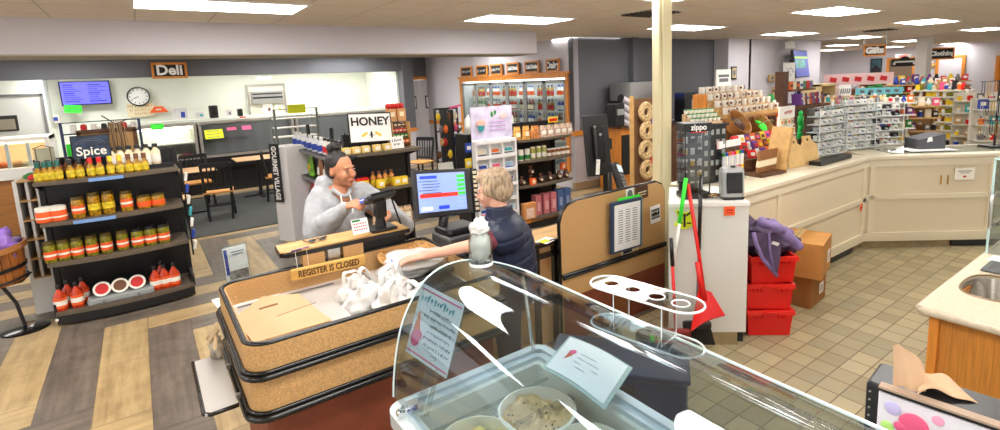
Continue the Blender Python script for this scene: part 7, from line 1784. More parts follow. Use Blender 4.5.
for z in (.17,.34): MB().bx(.02,.58,-.46,-.02,z,z+.006).build('glass_shelf', M['acrylic'], t)
MB().tube([(-.005,-.02,.36),(-.09,-.02,.36),(-.1,-.02,.34),(-.1,-.02,.2),(-.09,-.02,.18),(-.005,-.02,.18)], .009, 8).build('bent_handle', M['steel'], t, smooth=True)
for k, z in enumerate((.006,.178,.348)):
    o = thing('pastry_bag', '%s paper bag of pastries seen through the glass pastry case' % ('lowest','middle','top')[k], 'bag', (sx0+1.22,sy1-.18,sz+.004+z)); MB().ell((0,0,.06),(.07,.1,.06),16,10,disp=.3,seed=k).build('bag_body', (M['white'],M['kraft'],M['kraft'])[k], o, smooth=True); MB().box((0,0,.115),(.06,.1,.01)).build('fold', M['kraft'], o)
n0, n1_ = at(862,380,z=1.1), at(852,432,z=1.1)
q0 = at(884,362,z=1.1); q1 = at(1003,399,z=1.1); 
AN = math.atan2((at(1000,420,z=1.1)-n0).y, (at(1000,420,z=1.1)-n0).x)
fr_ = (q1-q0); AN = math.atan2(fr_.y, fr_.x)
cn = q0; t = thing('napkin_box', 'black napkin box with ice cream picture and brown napkins at the bottom right corner', 'napkin dispenser', (q0.x,q0.y,.86), AN)
LN, DN = .36, .15   # along the back edge, and towards the viewer (local -y)
MB().bx(-.01,LN,-DN,0,0,.24,bev=.012).build('black_body', mat('dispenser_black', (34,34,36), .35), t)
MB().box((LN/2,-DN+.0,.243),(LN-.05,.03,.006),(0,0,0)).build('taupe_panel', mat('taupe', (170,146,126), .6), t)
MB().box((LN/2,-DN-.004,.125),(LN-.05,.006,.2)).build('picture_panel', mat('picture_white', (236,232,240), .4), t)
for i, (x_, z_, r_, m_) in enumerate(((.06,.19,.02,'purple'),(.1,.09,.025,'green'),(.2,.17,.022,'yellow'),(.26,.16,.022,'neon_green'),(.3,.08,.02,'pink'),(.16,.2,.014,'pink'),(.05,.13,.016,'neon_green'))):
    MB().ell((x_,-DN-.008,z_),(r_,.002,r_),14,8).build('colour_splash', mat('soft_'+m_, {'purple':(206,196,240),'green':(196,230,170),'yellow':(244,240,160),'neon_green':(190,236,130),'pink':(246,170,200)}[m_], .5), t)
MB().ell((.11,-DN-.012,.165),(.034,.004,.032),18,10).ell((.085,-DN-.012,.145),(.02,.004,.016),12,8).ell((.138,-DN-.012,.146),(.018,.004,.016),12,8).build('scoop_picture', mat('scoop_pink', (236,96,136), .4), t, smooth=True)
MB().ext([(.085,-DN-.011,.138),(.11,-DN-.011,.06),(.137,-DN-.011,.138)], (0,.002,0)).build('cone_picture', M['orange'], t)
b = MB()
for k in range(7): b.cyl((.003,-DN-.003,.215-.025*k),(.003,-DN-.006,.215-.025*k),.003,.003,8)
b.build('edge_rivets', M['steel'], t)
nk_ = mat('brown_napkin', (206,170,136), .85, vary=.06)
base = Vector((cn.x,cn.y,.86)); Ri_ = Matrix.Rotation(-AN,3,'Z')
def nl_(u, v, z): return Ri_ @ (at(u, v, z=z)-base)
w0, w1 = nl_(893,386,1.105), nl_(925,392,1.105)
def napk(s, v):
    a = w0.lerp(w1, s); h_ = .12*v; lean = Vector((-.012*v,.015*v,0))
    return a+Vector((0,0,h_*(1-.5*abs(s-.2)*v)))+lean+Vector((0,.008*sin(7*s+2*v)+.01*sin(pi*s)*v,0))
MB().sheet(napk, 14, 10, .0025).build('standing_napkin', nk_, t, smooth=True)
def napk2(s, v):
    p0_ = nl_(918,396,1.105).lerp(nl_(985,402,1.105), s); p1_ = nl_(924,372,1.105).lerp(nl_(975,392,1.105), s)
    q_ = p0_.lerp(p1_, v); q_.z = .243+.022*sin(pi*s*1.2+.4)*(1-.5*v)+.008*sin(9*s+4*v); return q_
MB().sheet(napk2, 18, 8, .0025).build('drooping_napkin', nk_, t, smooth=True)
o = thing('dispenser_table', 'dark pedestal table carrying the napkin box in the bottom right corner', 'table', (q0.x+.17*cos(AN),q0.y+.17*sin(AN)-.08,0), AN)
MB().box((0,0,.84),(.5,.3,.03),bev=.008).build('tabletop', M['black'], o); MB().cyl((0,0,.02),(0,0,.83),.04,.04).build('column', M['blackm'], o); MB().lathe([(.2,0),(.2,.02),(.05,.04)], n=24).build('foot', M['blackm'], o)
def zc(u, y, z): return gx(u, z, y)
CT = 1.043
t = thing('candy_tube_stand', 'clear stand of candy tubes on the ivory counter behind the heater', 'stand', (zc(730,2.62,1.2).x,2.62,CT))
MB().bx(-.17,.17,-.06,.08,0,.03).bx(-.17,.17,.0,.01,.03,.3).build('clear_stand', M['acrylic'], t)
MB().bx(-.17,.17,.0,.012,.3,.36).build('white_header', M['paper'], t)
cols_ = ['red','yellow','green','blue','orange','pink']
for k in range(8):
    nm = cols_[k%6]; o = thing('candy_tube', '%s topped candy tube in the clear stand, %s from the left' % (nm, ORD[k]), 'tube', t.location+Vector((-.145+.041*k,-.03,.032)), 0, 'candy tubes')
    MB().cyl((0,0,0),(0,0,.2),.014,.014,10).build('clear_tube', M['wlab'] if k%2 else mat('pale_tube', (214,214,222), .2), o, smooth='auto'); MB().lathe([(.0145,.05),(.0145,.1)], n=10, cap=False).build('candy', M[nm], o); MB().cyl((0,0,.2),(0,0,.23),.015,.015,10).build('cap', M[cols_[(k+2)%6]], o)
t = thing('wooden_slot_display', 'open wooden slot box of brown sticks with white bands on the ivory counter', 'display box', (zc(764,2.55,1.2).x,2.55,CT), radians(-5))
MB().bx(-.18,.2,-.1,.1,0,.03).bx(-.18,.2,.08,.1,0,.14).build('box_base', M['darkwood'], t)
MB().ext([(.16,-.1,0),(.2,-.1,0),(.31,-.1,.42),(.27,-.1,.42)], (0,.2,0)).build('leaning_board', M['wood'], t)
for k in range(9):
    o = thing('stick_bundle', 'brown stick bundle with white band in the wooden slot box, %s from the left' % ORD[k], 'bundle', t.location+Vector((-.15+.036*k,-.02,.032)), 0, 'stick bundles', ry=radians(12))
    MB().cyl((0,0,0),(0,0,.2),.014,.017,8).build('sticks', mat('incense_brown', (150,100,56), .8), o); MB().lathe([(.0175,.05),(.0175,.11)], n=8, cap=False).build('band', M['cream'], o)
t = thing('tiered_card_stand', 'white tiered card stand with red lettered header on the ivory counter', 'stand', (zc(788,2.62,1.2).x,2.62,CT))
MB().bx(-.14,.14,.03,.05,0,.5).bx(-.15,.15,.02,.035,.48,.6).build('white_frame', M['white'], t); scrib(.16, .045, M['reds'], t, (.02,.018,.54), seed=7, gap=0)
b = MB()
for k in range(5): b.bx(-.14,.14,-.05+.015*k,.03,.04+.09*k,.05+.09*k)
b.build('tiers', M['white'], t)
for k in range(5):
    for j in range(4):
        o = thing('small_card_pack', '%s card pack on the white tiered stand, %s tier up, %s from the left' % (('cream','tan')[(k+j)%2], ORD[k], ORD[j]), 'card pack', t.location+Vector((-.105+.07*j,-.03+.014*k,.052+.09*k)), 0, 'card packs on the tiered stand')
        MB().box((0,0,.03),(.055,.02,.06)).build('pack', (M['cream'],mat('tan_card', (206,178,146), .6))[(k+j)%2], o); MB().box((0,-.011,.03),(.03,.002,.02)).build('print', (M['orange'],M['green'],M['reds'],M['inkgrey'])[(k*3+j)%4], o)
for k, (u, lab) in enumerate(((799,'pale wooden cutting board with a handle hole leaning at the left'),(812,'pale wooden cutting board leaning at the right with a round hole'))):
    p = zc(u,2.5,1.2); t = thing('cutting_board', lab, 'cutting board', (p.x,2.5,CT), radians(-6-10*k), rx=radians(-14))
    MB().ext([(-.12,0,0),(.12,0,0),(.12,0,.2),(.06,0,.23),(.05,0,.29),(-.05,0,.29),(-.06,0,.23),(-.12,0,.16)], (0,.018,0)).build('board', mat('pale_board', (226,188,124), .5, vary=.06), t)
    MB().cyl((0,-.002,.25),(0,.02,.25),.014,.014,12).build('handle_hole', M['darkwood'], t)
t = thing('green_figurine', 'bright green plastic soldier figurine standing by the clear racks', 'figurine', (zc(800,2.85,1.3).x,2.85,CT))
g_ = mat('toy_green', (30,190,80), .35)
MB().cyl((0,0,0),(0,0,.2),.012,.012,8).lathe([(.05,0),(.05,.01)], n=16).build('stand_rod', M['black'], t)
b = MB(); chain(b, [(-.03,0,.2),(-.025,0,.28),(0,0,.34)], [.016,.018,.024], 8); chain(b, [(.03,0,.2),(.025,0,.28),(0,0,.34)], [.016,.018,.024], 8); chain(b, [(0,0,.34),(0,0,.42)], [.028,.034], 10); chain(b, [(-.03,0,.42),(-.065,-.01,.37),(-.04,-.02,.44)], [.014,.012,.01], 8); chain(b, [(.03,0,.42),(.06,0,.36),(.05,-.01,.3)], [.014,.012,.01], 8); b.ell((0,0,.475),(.024,.024,.028),12,8); b.tube([(-.055,-.02,.46),(.0,-.025,.36)], .006, 6)
b.build('figure', g_, t, smooth=True)
def acr_rack(label, p, rz, w, tiers, packs, cw, dark=False):
    t = thing('acrylic_rack', label, 'rack', p, rz, 'clear tiered racks')
    h = .085*tiers+.03
    MB().bx(-w/2,w/2,.06,.066,0,h).bx(-w/2,-w/2+.005,-.08,.06,0,h).bx(w/2-.005,w/2,-.08,.06,0,h).build('clear_panels', M['acrylic'], t)
    b = MB()
    for k in range(tiers): b.tube([(-w/2,-.08,.03+.085*k),(w/2,-.08,.03+.085*k)], .003, 5).bx(-w/2,w/2,-.08,.06,.022+.085*k,.027+.085*k)
    b.build('tier_trays', mat('white_clear', (232,236,236), .3, trans=.3), t)
    MB().tube([(-w/2,-.08,0),(-w/2,-.08,h),(w/2,-.08,h),(w/2,-.08,0)], .0035, 5).build('edges', mat('acrylic_edge', (244,246,246), .2), t)
    R_ = Matrix.Rotation(rz,3,'Z')
    for k in range(tiers):
        for j in range(packs):
            c_ = (M['white'],mat('silver_pack',(206,208,210),.4),M['wlab'],M['paper'])[(k*7+j*3)%4] if not dark else (M['paper'],M['ink'],M['wlab'])[(k+j)%3]
            o = thing('trinket_pack', 'small pale trinket pack in the %s' % cw, 'trinket pack', Vector(p)+R_ @ Vector((-w/2+w*(j+.5)/packs,-.02,.028+.085*k)), rz+random.uniform(-.3,.3), 'trinket packs in the '+cw)
            MB().box((0,0,.026),(w/packs*.7,.03,.05),(random.uniform(-.3,.1),0,0)).build('card', c_, o); MB().box((0,-.018,.02),(w/packs*.35,.006,.015),(0,.3,0)).build('trinket', (M['grey'],M['steel'],M['inkgrey'])[(j+k)%3], o)
acr_rack('clear tiered trinket rack at the counter corner, left one', (zc(826,2.62,1.3).x,2.62,CT), radians(-5), .55, 6, 5, 'left clear rack')
acr_rack('clear tiered trinket rack at the counter corner, middle one', (zc(850,2.62,1.3).x+.05,2.6,CT), radians(-18), .5, 7, 5, 'middle clear rack')
acr_rack('clear tiered rack of black and white packs right of the corner', (zc(875,2.55,1.3).x,2.5,CT), radians(-35), .45, 6, 4, 'rack right of the corner', dark=True)
p = zc(823,2.5,1.1); t = thing('black_riser', 'low black riser under the clear racks on the ivory counter', 'riser', (p.x,2.42,CT)); MB().box((0,0,.02),(.7,.12,.04),bev=.005).build('riser', M['black'], t)
for k, (u, h_) in enumerate(((804,.12),(818,.3),(822,.2))):
    o = thing('dark_stand', ('short dark jar standing behind the cutting boards','tall dark narrow stand left of the clear racks','dark stand with white card by the clear racks')[k], 'stand', (zc(u,2.66,1.2).x,2.70,CT)); MB().box((0,0,h_/2),(.08,.08,h_),bev=.01).build('stand_body', M['rubber'], o); MB().box((0,-.042,h_*.7),(.06,.004,h_*.3)).build('white_card', M['paper'], o)
c = Vector((6.345,2.3,0))+d2*.75+n2*.42
t = thing('charcoal_box', 'charcoal grey angled box with a white tag on the right ivory counter', 'box', (c.x,c.y,CT), A2)
MB().ext([(-.04,-.15,0),(.24,-.15,0),(.24,-.15,.18),(-.04,-.15,.12)], (0,.25,0)).build('box_body', mat('charcoal_board', (78,80,86), .6), t); MB().ext([(.04,-.153,.09),(.1,-.153,.1),(.09,-.153,.15),(.05,-.153,.14)], (0,.002,0)).build('white_tag', M['paper'], t)
t = thing('glass_counter_top', 'clear sheet of glass lying on the right ivory counter', 'glass sheet', Vector((6.345,2.3,CT))+d2*1.4+n2*.3, A2); MB().box((0,0,.004),(2.2,.5,.006)).build('sheet', M['acrylic'], t); MB().box((-.6,0,.009),(.5,.3,.002)).build('white_paper_under', M['paper'], t)
c = at(994,147,z=CT); t = thing('chain_stand', 'dark stand hung with chains and necklaces at the far right edge', 'jewellery stand', (c.x,c.y,CT), A2)
MB().box((0,0,.01),(.2,.2,.02)).build('foot', M['black'], t); MB().cyl((0,0,.02),(0,0,.75),.012,.012,8).build('pole', M['blackm'], t)
for k in range(3): MB().tube([(-.2,0,.3+.22*k),(.2,0,.3+.22*k)], .006, 6).build('bar', M['blackm'], t)
k = 0
for l_ in range(3):
    for j in range(7):
        o = thing('necklace', 'thin %s necklace hanging on the dark chain stand, %s bar up' % (('gold','silver','dark')[k%3], ORD[l_]), 'necklace', Vector((c.x,c.y,CT+.3+.22*l_))+d2*(-.18+.06*j)-n2*.01, A2, 'necklaces on the chain stand')
        MB().tube([(-.012,0,0),(-.014,0,-.12),(0,0,-.17),(.014,0,-.12),(.012,0,0)], .0035, 5).build('chain', (mat('brass_pull',(190,150,70),.3,metal=.8),M['steel'],M['ink'])[k%3], o); MB().ell((0,-.004,-.175),(.01,.005,.012),8,6).build('pendant', (M['brown'],M['ink'],M['cream'])[k%3], o); k += 1
YG = 4.0
xa, xb = zc(712,YG,1.3).x, zc(770,YG,1.3).x; cx_ = (xa+xb)/2; w = (xb-xa)/2
t = thing('barrel_gift_display', 'wooden gift display with plank front and shelf top behind the ivory counter', 'display unit', (cx_,YG,0))
b = MB()
for k in range(9): b.bx(-w*.8+k*w*1.6/9+.005, -w*.8+(k+1)*w*1.6/9-.005, .05,.1,0,1.38)
b.build('plank_front', mat('pine_planks', (186,126,64), .55, vary=.15, scale=12, stretch=(1,1,.2)), t)
MB().bx(-w,w,-.25,.35,1.38,1.42,bev=.01).build('shelf_top', mat('brown_shelf', (150,98,52), .5), t); MB().bx(-w*.8,w*.8,.1,.3,0,1.38).build('core', M['darkwood'], t)
for k, (u, v, m_, nm) in enumerate(((731,121,M['darkwood'],'empty'),(755,124,M['neon_green'],'green filled'))):
    p = at(u,v,y=YG-.22); o = thing('round_basket', '%s round woven basket tilted on the plank display' % nm, 'basket', (p.x,YG-.22,p.z-.1), 0, 'baskets on the plank display', rx=radians(52))
    MB().lathe([(.1,0),(.17,.16),(.18,.17),(.165,.165),(.09,.02),(.001,.015)], n=24, cap=False).build('weave', mat('basket_rim', (176,116,56), .6), o, smooth='auto'); MB().ell((0,0,.1),(.1,.1,.05),14,8,disp=.6,seed=k).build('contents', m_, o, smooth=True)
    MB().tube([(.17*cos(a_),0,.16+.1*sin(a_)) for a_ in [pi*i/10 for i in range(11)]], .008, 6).build('handle', mat('straw', (150,126,88), .8), o)
t = thing('mug_rack', 'stepped orange wood rack full of white mugs above the plank display', 'rack', (cx_-.02,YG,1.422))
for k in range(4): MB().bx(-w*.93,w*.93,-.2+.12*k,-.08+.12*k,0,.04+.09*k).build('step', M['wood'], t)
MB().bx(-w*.97,-w*.93,.1,.3,0,.3).build('rack_side', M['oak'], t)
mg = thing('white_mug', None, 'mug'); MB().lathe([(.034,0),(.04,.01),(.04,.085),(.036,.085),(.036,.015),(.001,.012)], n=16, cap=False).build('cup', M['white'], mg, smooth='auto'); MB().tube([(.04,0,.07),(.062,0,.065),(.064,0,.035),(.04,0,.02)], .006, 6).build('handle', M['brown'], mg, smooth=True); MB().box((0,-.041,.045),(.03,.002,.03)).build('emblem', M['brown'], mg)
n = 0
for k in range(4):
    m_ = 9 if k < 3 else 7
    for j in range(m_):
        p = Vector((cx_-.02-w*.85+w*1.7*j/8, YG-.14+.12*k, 1.424+.04+.09*k)); lab = 'white mug with brown handle on the stepped rack, %s step, %s from the left' % (('front','second','third','top')[k], ORD[j])
        if n == 0: mg.location = p; mg['label'] = lab; mg['group'] = 'white mugs on the stepped rack'
        else: copy_tree(mg, p, random.uniform(-1,1), lab, 'white mugs on the stepped rack')
        n += 1
p = at(724,79,y=YG+.33); t = thing('mug_sign', 'white sign card with grey print above the white mugs', 'sign', (p.x,YG+.34,1.425)); h = p.z-1.42
MB().box((0,0,h),(.36,.012,.26)).build('card', M['paper'], t); MB().box((0,-.008,h+.04),(.26,.002,.035)).box((0,-.008,h-.02),(.22,.002,.05)).build('print', M['inkgrey'], t); MB().cyl((0,0,0),(0,0,h-.13),.008,.008,6).build('post', M['steel'], t)
rc = [('red',M['red']),('yellow',M['yellow']),('orange',M['orange']),('white',M['white']),('pink',M['pink']),('brown',M['brown']),('purple',M['purple'])]
xl = zc(768,3.4,1.0).x
t = thing('sloped_gift_bin', 'sloped wooden bin of coloured packets beside the plank display', 'bin', (xl,3.45,0)); MB().bx(-.55,.6,-.15,.2,0,.95).build('bin_body', M['wood'], t); MB().ext([(-.55,-.15,.95),(-.55,.2,.95),(-.55,.2,1.15)], (1.15,0,0)).build('slope', M['darkwood'], t)
k = 0
for r_ in range(3):
    for j in range(9):
        nm, m_ = rc[(k*3+r_)%7]; z_ = .98+.075*r_
        o = thing('gift_packet', '%s packet in the sloped wooden bin, %s row, %s from the left' % (nm, ('front','middle','back')[r_], ORD[j]), 'packet', (xl-.48+.12*j, 3.34+.11*r_, z_), random.uniform(-.5,.5), 'packets in the sloped bin')
        MB().box((0,0,.05),(.1,.04,.1),(radians(-20),0,0),bev=.01).build('packet_body', m_, o); MB().box((0,-.026,.05),(.05,.004,.04),(radians(-20),0,0)).build('label_face', rc[(k+3)%7][1], o); k += 1
p = at(782,130,y=3.7); t = thing('red_candy_box', 'upright red and yellow candy box on the shelf behind the wooden slot box', 'box', (p.x,3.72,1.02)); MB().box((0,0,.2),(.14,.08,.38),bev=.005).build('box', M['orlab'], t); MB().box((0,-.042,.25),(.1,.004,.1)).build('yellow_face', M['yellow'], t); MB().box((0,-.042,.1),(.1,.004,.08)).build('blue_face', M['blue'], t)
YT = 4.6; xa, xb = zc(783,YT,1.5).x, zc(816,YT,1.5).x
t = thing('book_tower', 'dark brown book and gift tower standing under the wall screen', 'display unit', (xa,YT,0)); W_ = xb-xa
zt_ = 1.95; zl = at(800,106,y=YT-.2).z
MB().bx(0,W_*.14,.0,.15,0,at(778,72,y=YT).z).build('tall_side', M['darkwood'], t); MB().bx(0,W_,-.25,.35,zl-.04,zl).bx(W_*.05,W_*.95,0,.3,0,zl-.04).build('shelf_base', M['darkwood'], t)
MB().bx(W_*.25,W_*.98,.0,.35,zl+.24,zl+.27).build('upper_shelf', M['brown'], t)
bk = [M['purple'],M['wlab'],M['brown'],M['cream'],M['orange'],M['blue'],M['grey'],M['reds']]
for k in range(11):
    o = thing('book', '%s book standing on the dark tower lower shelf, %s from the left' % (('purple','white','brown','cream','orange','blue','grey','red')[k%8], ORD[k]), 'book', (xa+W_*.3+W_*.62*k/10, YT-.08, zl+.002), 0, 'books on the dark tower')
    MB().box((0,0,.1),(.13,.16,.2),(radians(-6),0,0)).build('cover', bk[k%8], o); MB().box((0,-.084,.12),(.09,.003,.03)).build('title_strip', bk[(k+3)%8], o)
for k in range(7):
    o = thing('gift_box', '%s gift on the dark tower upper shelf, %s from the left' % (('orange','cream','brown','white','green','red','grey')[k], ORD[k]), 'gift box', (xa+W_*.3+W_*.6*k/6, YT+.1, zl+.272), 0, 'gifts on the tower top shelf')
    MB().box((0,0,.07),(.15,.12,.14),bev=.01).build('box', (M['orange'],M['cream'],M['brown'],M['wlab'],M['green'],M['reds'],M['grey'])[k], o); MB().box((0,-.062,.07),(.08,.004,.05)).build('label_face', bk[(k+2)%8], o)
t = thing('green_gift_bag', 'green and white gift bag beside the mug rack on the brown shelf', 'gift bag', (zc(770,4.3,1.5).x,4.3,1.40)); MB().ell((0,0,.12),(.09,.07,.12),14,10,disp=.2).build('bag_body', M['green'], t, smooth=True); MB().box((0,-.07,.12),(.08,.01,.05)).build('white_face', M['paper'], t); MB().bx(-.25,.2,-.15,.15,-.03,0).bx(-.02,.02,-.02,.02,-1.4,-.03).build('shelf_board', M['darkwood'], t)
YWm = 6.55
p0, p1 = at(788,50,y=YWm-.25), at(812,77,y=YWm-.25)
t = thing('wall_screen', 'tilted wall mounted screen showing a blue and green picture', 'screen', ((p0.x+p1.x)/2,YWm-.25,(p0.z+p1.z)/2), radians(12), rx=radians(-8)); w, h = (p1.x-p0.x)/2, (p0.z-p1.z)/2
MB().box((0,0,0),(2*w,.06,2*h),bev=.01).build('bezel', M['black'], t); MB().box((0,-.032,0),(2*w-.05,.004,2*h-.05)).build('display', mat('deep_blue_display', (26,56,150), .3, emit=.7), t)
MB().box((-.02,-.036,h*.45),(2*w-.1,.002,.05)).build('green_band', mat('lime_display', (160,210,60), .3, emit=.6), t); MB().box((-w*.2,-.036,h*.0),(w*1.3,.002,h*.6)).build('teal_picture', mat('teal_display', (20,140,130), .3, emit=.5, vary=.5, scale=6), t)
MB().box((0,.12,h*.3),(.1,.2,.1)).build('wall_arm', M['black'], t); MB().box((-w*.5,.1,h+.14),(.36,.12,.16)).build('router_box', M['white'], t)
p = at(798,71,y=YT+.1); t = thing('map_poster', 'white framed map print standing in front of the wall screen', 'poster', (p.x,YT+.25,zl+.42)); h_ = p.z-zl-.42+.12; MB().bx(-.2,.2,0,.015,0,.33).build('sheet', M['paper'], t)
b = MB(); 
for k in range(9): b.box((-.14+.035*k,-.003,.1+.13*abs(sin(k*1.9))),(.05,.002,.02),(0,k*.7,0))
b.build('map_marks', mat('lilac_grey', (180,172,196), .7), t)
for u, v, w_, h_, lab in ((733,73,.2,.28,'dark framed print high on the lavender wall above the mugs'),(771,78,.26,.16,'small cream print on the lavender wall left of the screen'),(774,92,.2,.24,'second small pale print on the lavender wall below the first')):
    p = at(u,v,y=YWm-.01 if u > 745 else YD-.36); t = thing('framed_print', lab, 'picture', (p.x,p.y-.02,p.z)); MB().box((0,0,0),(w_,.02,h_)).build('frame', M['ink'] if u < 745 else M['wood'], t); MB().box((0,-.012,0),(w_*.8,.003,h_*.8)).build('print', mat('tan_print', (196,176,140), .6) , t); MB().box((0,-.015,0),(w_*.4,.003,h_*.4)).build('figure', M['inkgrey'], t)
t = thing('wood_cube_shelf', 'light wood cube shelf with a dark item beside the lavender wall', 'shelf', (zc(826,5.0,1.4).x,5.0,0)); q_ = at(826,84,y=5.0).z; hh = at(826,105,y=5.0).z; w_ = (zc(837,5.0,1.4).x-zc(817,5.0,1.4).x)/2
MB().bx(-w_,w_,0,.3,q_-.04,q_).bx(-w_,w_,0,.3,hh,hh+.04).bx(-w_,-w_+.25,0,.3,0,q_).bx(w_-.04,w_,0,.3,0,q_).bx(-w_,w_,.28,.3,0,q_).build('cube', mat('pale_plywood', (222,198,146), .5), t); MB().box((.15,.1,hh+.14),(.3,.1,.18)).build('dark_item', M['ink'], t); MB().ell((.05,.0,hh+.1),(.06,.05,.06),10,8).build('white_ball', M['white'], t, smooth=True)
PAL = [('white',M['white']),('red',M['red']),('yellow',M['yellow']),('teal',M['teal']),('pink',M['pink']),('black',M['ink']),('brown',M['brown']),('green',M['green']),('cream',M['cream']),('blue',M['blue']),('orange',M['orange']),('purple',M['purple']),('grey',M['grey']),('tan',M['wood'])]
protos = {}
def small(kind, nm, m_):
    key = (kind, nm)
    if key in protos: return protos[key]
    o = thing({'box':'boxed_item','round':'plush_item','hang':'hanging_item','bot':'small_bottle'}[kind], None, {'box':'box','round':'toy','hang':'garment','bot':'bottle'}[kind])
    if kind == 'box': MB().box((0,0,.5),(.8,.5,1),bev=.03).build('box', m_, o); MB().box((0,-.26,.55),(.5,.02,.4)).build('label_face', M['wlab'] if nm != 'white' else M['reds'], o)
    elif kind == 'round': MB().ell((0,0,.4),(.42,.3,.42),10,7,disp=.3).build('body', m_, o, smooth=True); MB().ell((0,-.05,.9),(.24,.22,.22),8,6).build('head', m_, o, smooth=True)
    elif kind == 'hang': MB().box((0,0,.45),(.7,.2,.9),bev=.08).build('cloth', m_, o); MB().tube([(-.3,0,.92),(0,0,1.05),(.3,0,.92)], .03, 5).build('hanger', M['steel'], o)
    else: MB().lathe([(.3,0),(.32,.6),(.18,.72)], n=9).build('bottle_body', m_, o, smooth='auto'); MB().lathe([(.2,.7),(.2,.95)], n=8).build('cap', M['white'] if nm != 'white' else M['yellow'], o)
    protos[key] = [o, False]; return protos[key]
def place(kind, nm, m_, loc, rz, s, lab, grp):
    p = small(kind, nm, m_)
    if not p[1]:
        p[1] = True; o = p[0]; o.location = loc; o.rotation_euler = (0,0,rz); o.scale = s; o['label'] = lab; o['group'] = grp; return o
    return copy_tree(p[0], loc, rz, lab, grp, s)
def stall(label, where, cx, cy, rz, w, zs, n, kinds, size, seed, topz=None, frame=M['white'], cat='display unit', nmv='merchandise_shelf', dep=.35, pal=PAL):
    t = thing(nmv, label, cat, (cx,cy,0), rz); H = (topz or zs[-1]+.25)
    MB().bx(-w/2,w/2,.02,.05,0,H).build('back_panel', frame, t)
    for z in zs: MB().bx(-w/2,w/2,-dep,.02,z-.025,z).build('shelf', frame, t)
    for sx in (-1,1): MB().bx(sx*w/2-.015,sx*w/2+.015,-dep,.05,0,.1).bx(sx*w/2-.02,sx*w/2+.02,-.02,.05,0,H).build('upright', frame, t)
    R_ = Matrix.Rotation(rz,3,'Z'); rnd = random.Random(seed)
    for zi, z in enumerate(zs):
        for j in range(n):
            nm, m_ = pal[rnd.randrange(len(pal))]; kd = kinds[rnd.randrange(len(kinds))]; s_ = size*rnd.uniform(.75,1.15)
            q = Vector((cx,cy,0))+R_ @ Vector((-w/2+w*(j+.5)/n, -dep*.6, z+.002))
            place(kd, nm, m_, q, rz+rnd.uniform(-.2,.2), (min(s_,w/n*1.1),s_*.8,s_), 'small %s %s on the %s' % (nm, {'box':'box','round':'soft toy','hang':'garment','bot':'bottle'}[kd], where), 'goods on the '+where)
    return t
XG = 15.6
def yy(u, z, x=XG): return yx(u, z, x).y
ya, yb = yy(911,1.0), yy(966,1.0)
rzg = radians(-90)
SUP = [('yellow',M['yellow']),('white',M['white']),('amber',M['gold']),('green',M['relish']),('brown',M['salsa']),('white',M['white'])]
t = thing('supplement_gondola', 'long cream gondola with six shelves of small bottles at right background', 'shelf unit', (XG,(ya+yb)/2,0)); hw = (ya-yb)/2
gm_ = mat('cream_gondola', (226,220,204), .5)
zt_ = 1.34; zs6 = [.22,.42,.62,.82,1.02,1.22]
MB().bx(.3,.34,-hw,hw,0,zt_).build('back_panel', mat('gondola_back', (190,184,168), .6), t); MB().bx(-.02,.34,-hw,hw,0,.1).build('base', M['black'], t); MB().bx(-.0,.6,-hw-.02,hw+.02,zt_,zt_+.03).build('top_board', gm_, t)
for z in zs6: MB().bx(0,.3,-hw,hw,z-.035,z).build('shelf', gm_, t)
for sy in (-1,1): MB().bx(-.01,.34,sy*hw-.03,sy*hw+.03,0,zt_).build('end_upright', gm_, t)
sb = {}
for r_, z in enumerate(zs6):
    for j in range(16):
        nm, m_ = SUP[(j//2+r_*3+j*j%3) % 6]; y_ = (ya+yb)/2+hw*.94-2*hw*.94*j/15
        lab = 'small %s supplement bottle on the cream gondola, %s shelf from the top' % (nm, ORD[5-r_]); h_ = .1+.03*((j*7+r_)%3)/2
        place('bot', nm, m_, (XG+.1,y_,z+.002), 0, (.17,.17,h_*1.35), lab, 'supplement bottles on the cream gondola')
for j in range(13):
    nm, m_ = PAL[(j*5+2)%14]; y_ = (ya+yb)/2+hw*.9-2*hw*.9*j/12
    place(('box','bot','round')[j%3], nm, m_, (XG+.25,y_,zt_+.032), 0, (.2,.18,.12+.1*((j*3)%4)/3), '%s pack standing on top of the cream gondola, %s from the left' % (nm, ORD[j]), 'packs on top of the cream gondola')
yc2 = yy(988,1.0,14.6); 
stall('cream curved end gondola of boxes at the right background edge','cream end gondola at the right edge', 14.6, yy(984,1.0,14.6), radians(-75), 1.0, [.2,.45,.7,.95,1.2], 6, ['box','bot'], .15, 5, topz=1.36, frame=gm_)
stall('cream gondola side shelf seen at the extreme right behind the chains','extreme right background shelf', 13.6, yy(1004,1.0,13.6), radians(-60), 1.0, [.2,.5,.8,1.1], 5, ['box','bot'], .17, 6, topz=1.3, frame=gm_)
def cst(u, y, z=1.2): return gx(u, z, y)
p = cst(842,4.6); stall('crowded gift stall with toys left of the cube shelf aisle','gift stall nearest the clear racks', p.x, 4.6, radians(-40), 1.3, [.55,.85,1.1,1.35], 12, ['round','box','bot'], .14, 11, topz=1.45, frame=M['wood'])
p = cst(866,4.2); stall('crowded white gift stall behind the clear racks','white gift stall behind the clear racks', p.x, 4.2, radians(-50), 1.4, [.6,.85,1.1,1.32], 13, ['round','box','bot'], .13, 12, topz=1.4)
p = cst(892,4.0); stall('low crowded toy stall left of the cream gondola','toy stall left of the cream gondola', p.x, 4.0, radians(-55), 1.4, [.5,.75,1.0,1.22], 12, ['round','box','bot'], .14, 13, topz=1.25, frame=M['wood'])
p = cst(835,6.0); stall('clothes rack of dark and bright garments at the back','back clothes rack', p.x, 6.3, radians(-35), 3.2, [1.0], 16, ['hang'], .55, 14, topz=1.15, frame=M['grey'], cat='clothes rack', nmv='clothes_rack', pal=[PAL[i] for i in (5,4,5,9,11,0,7,6)])
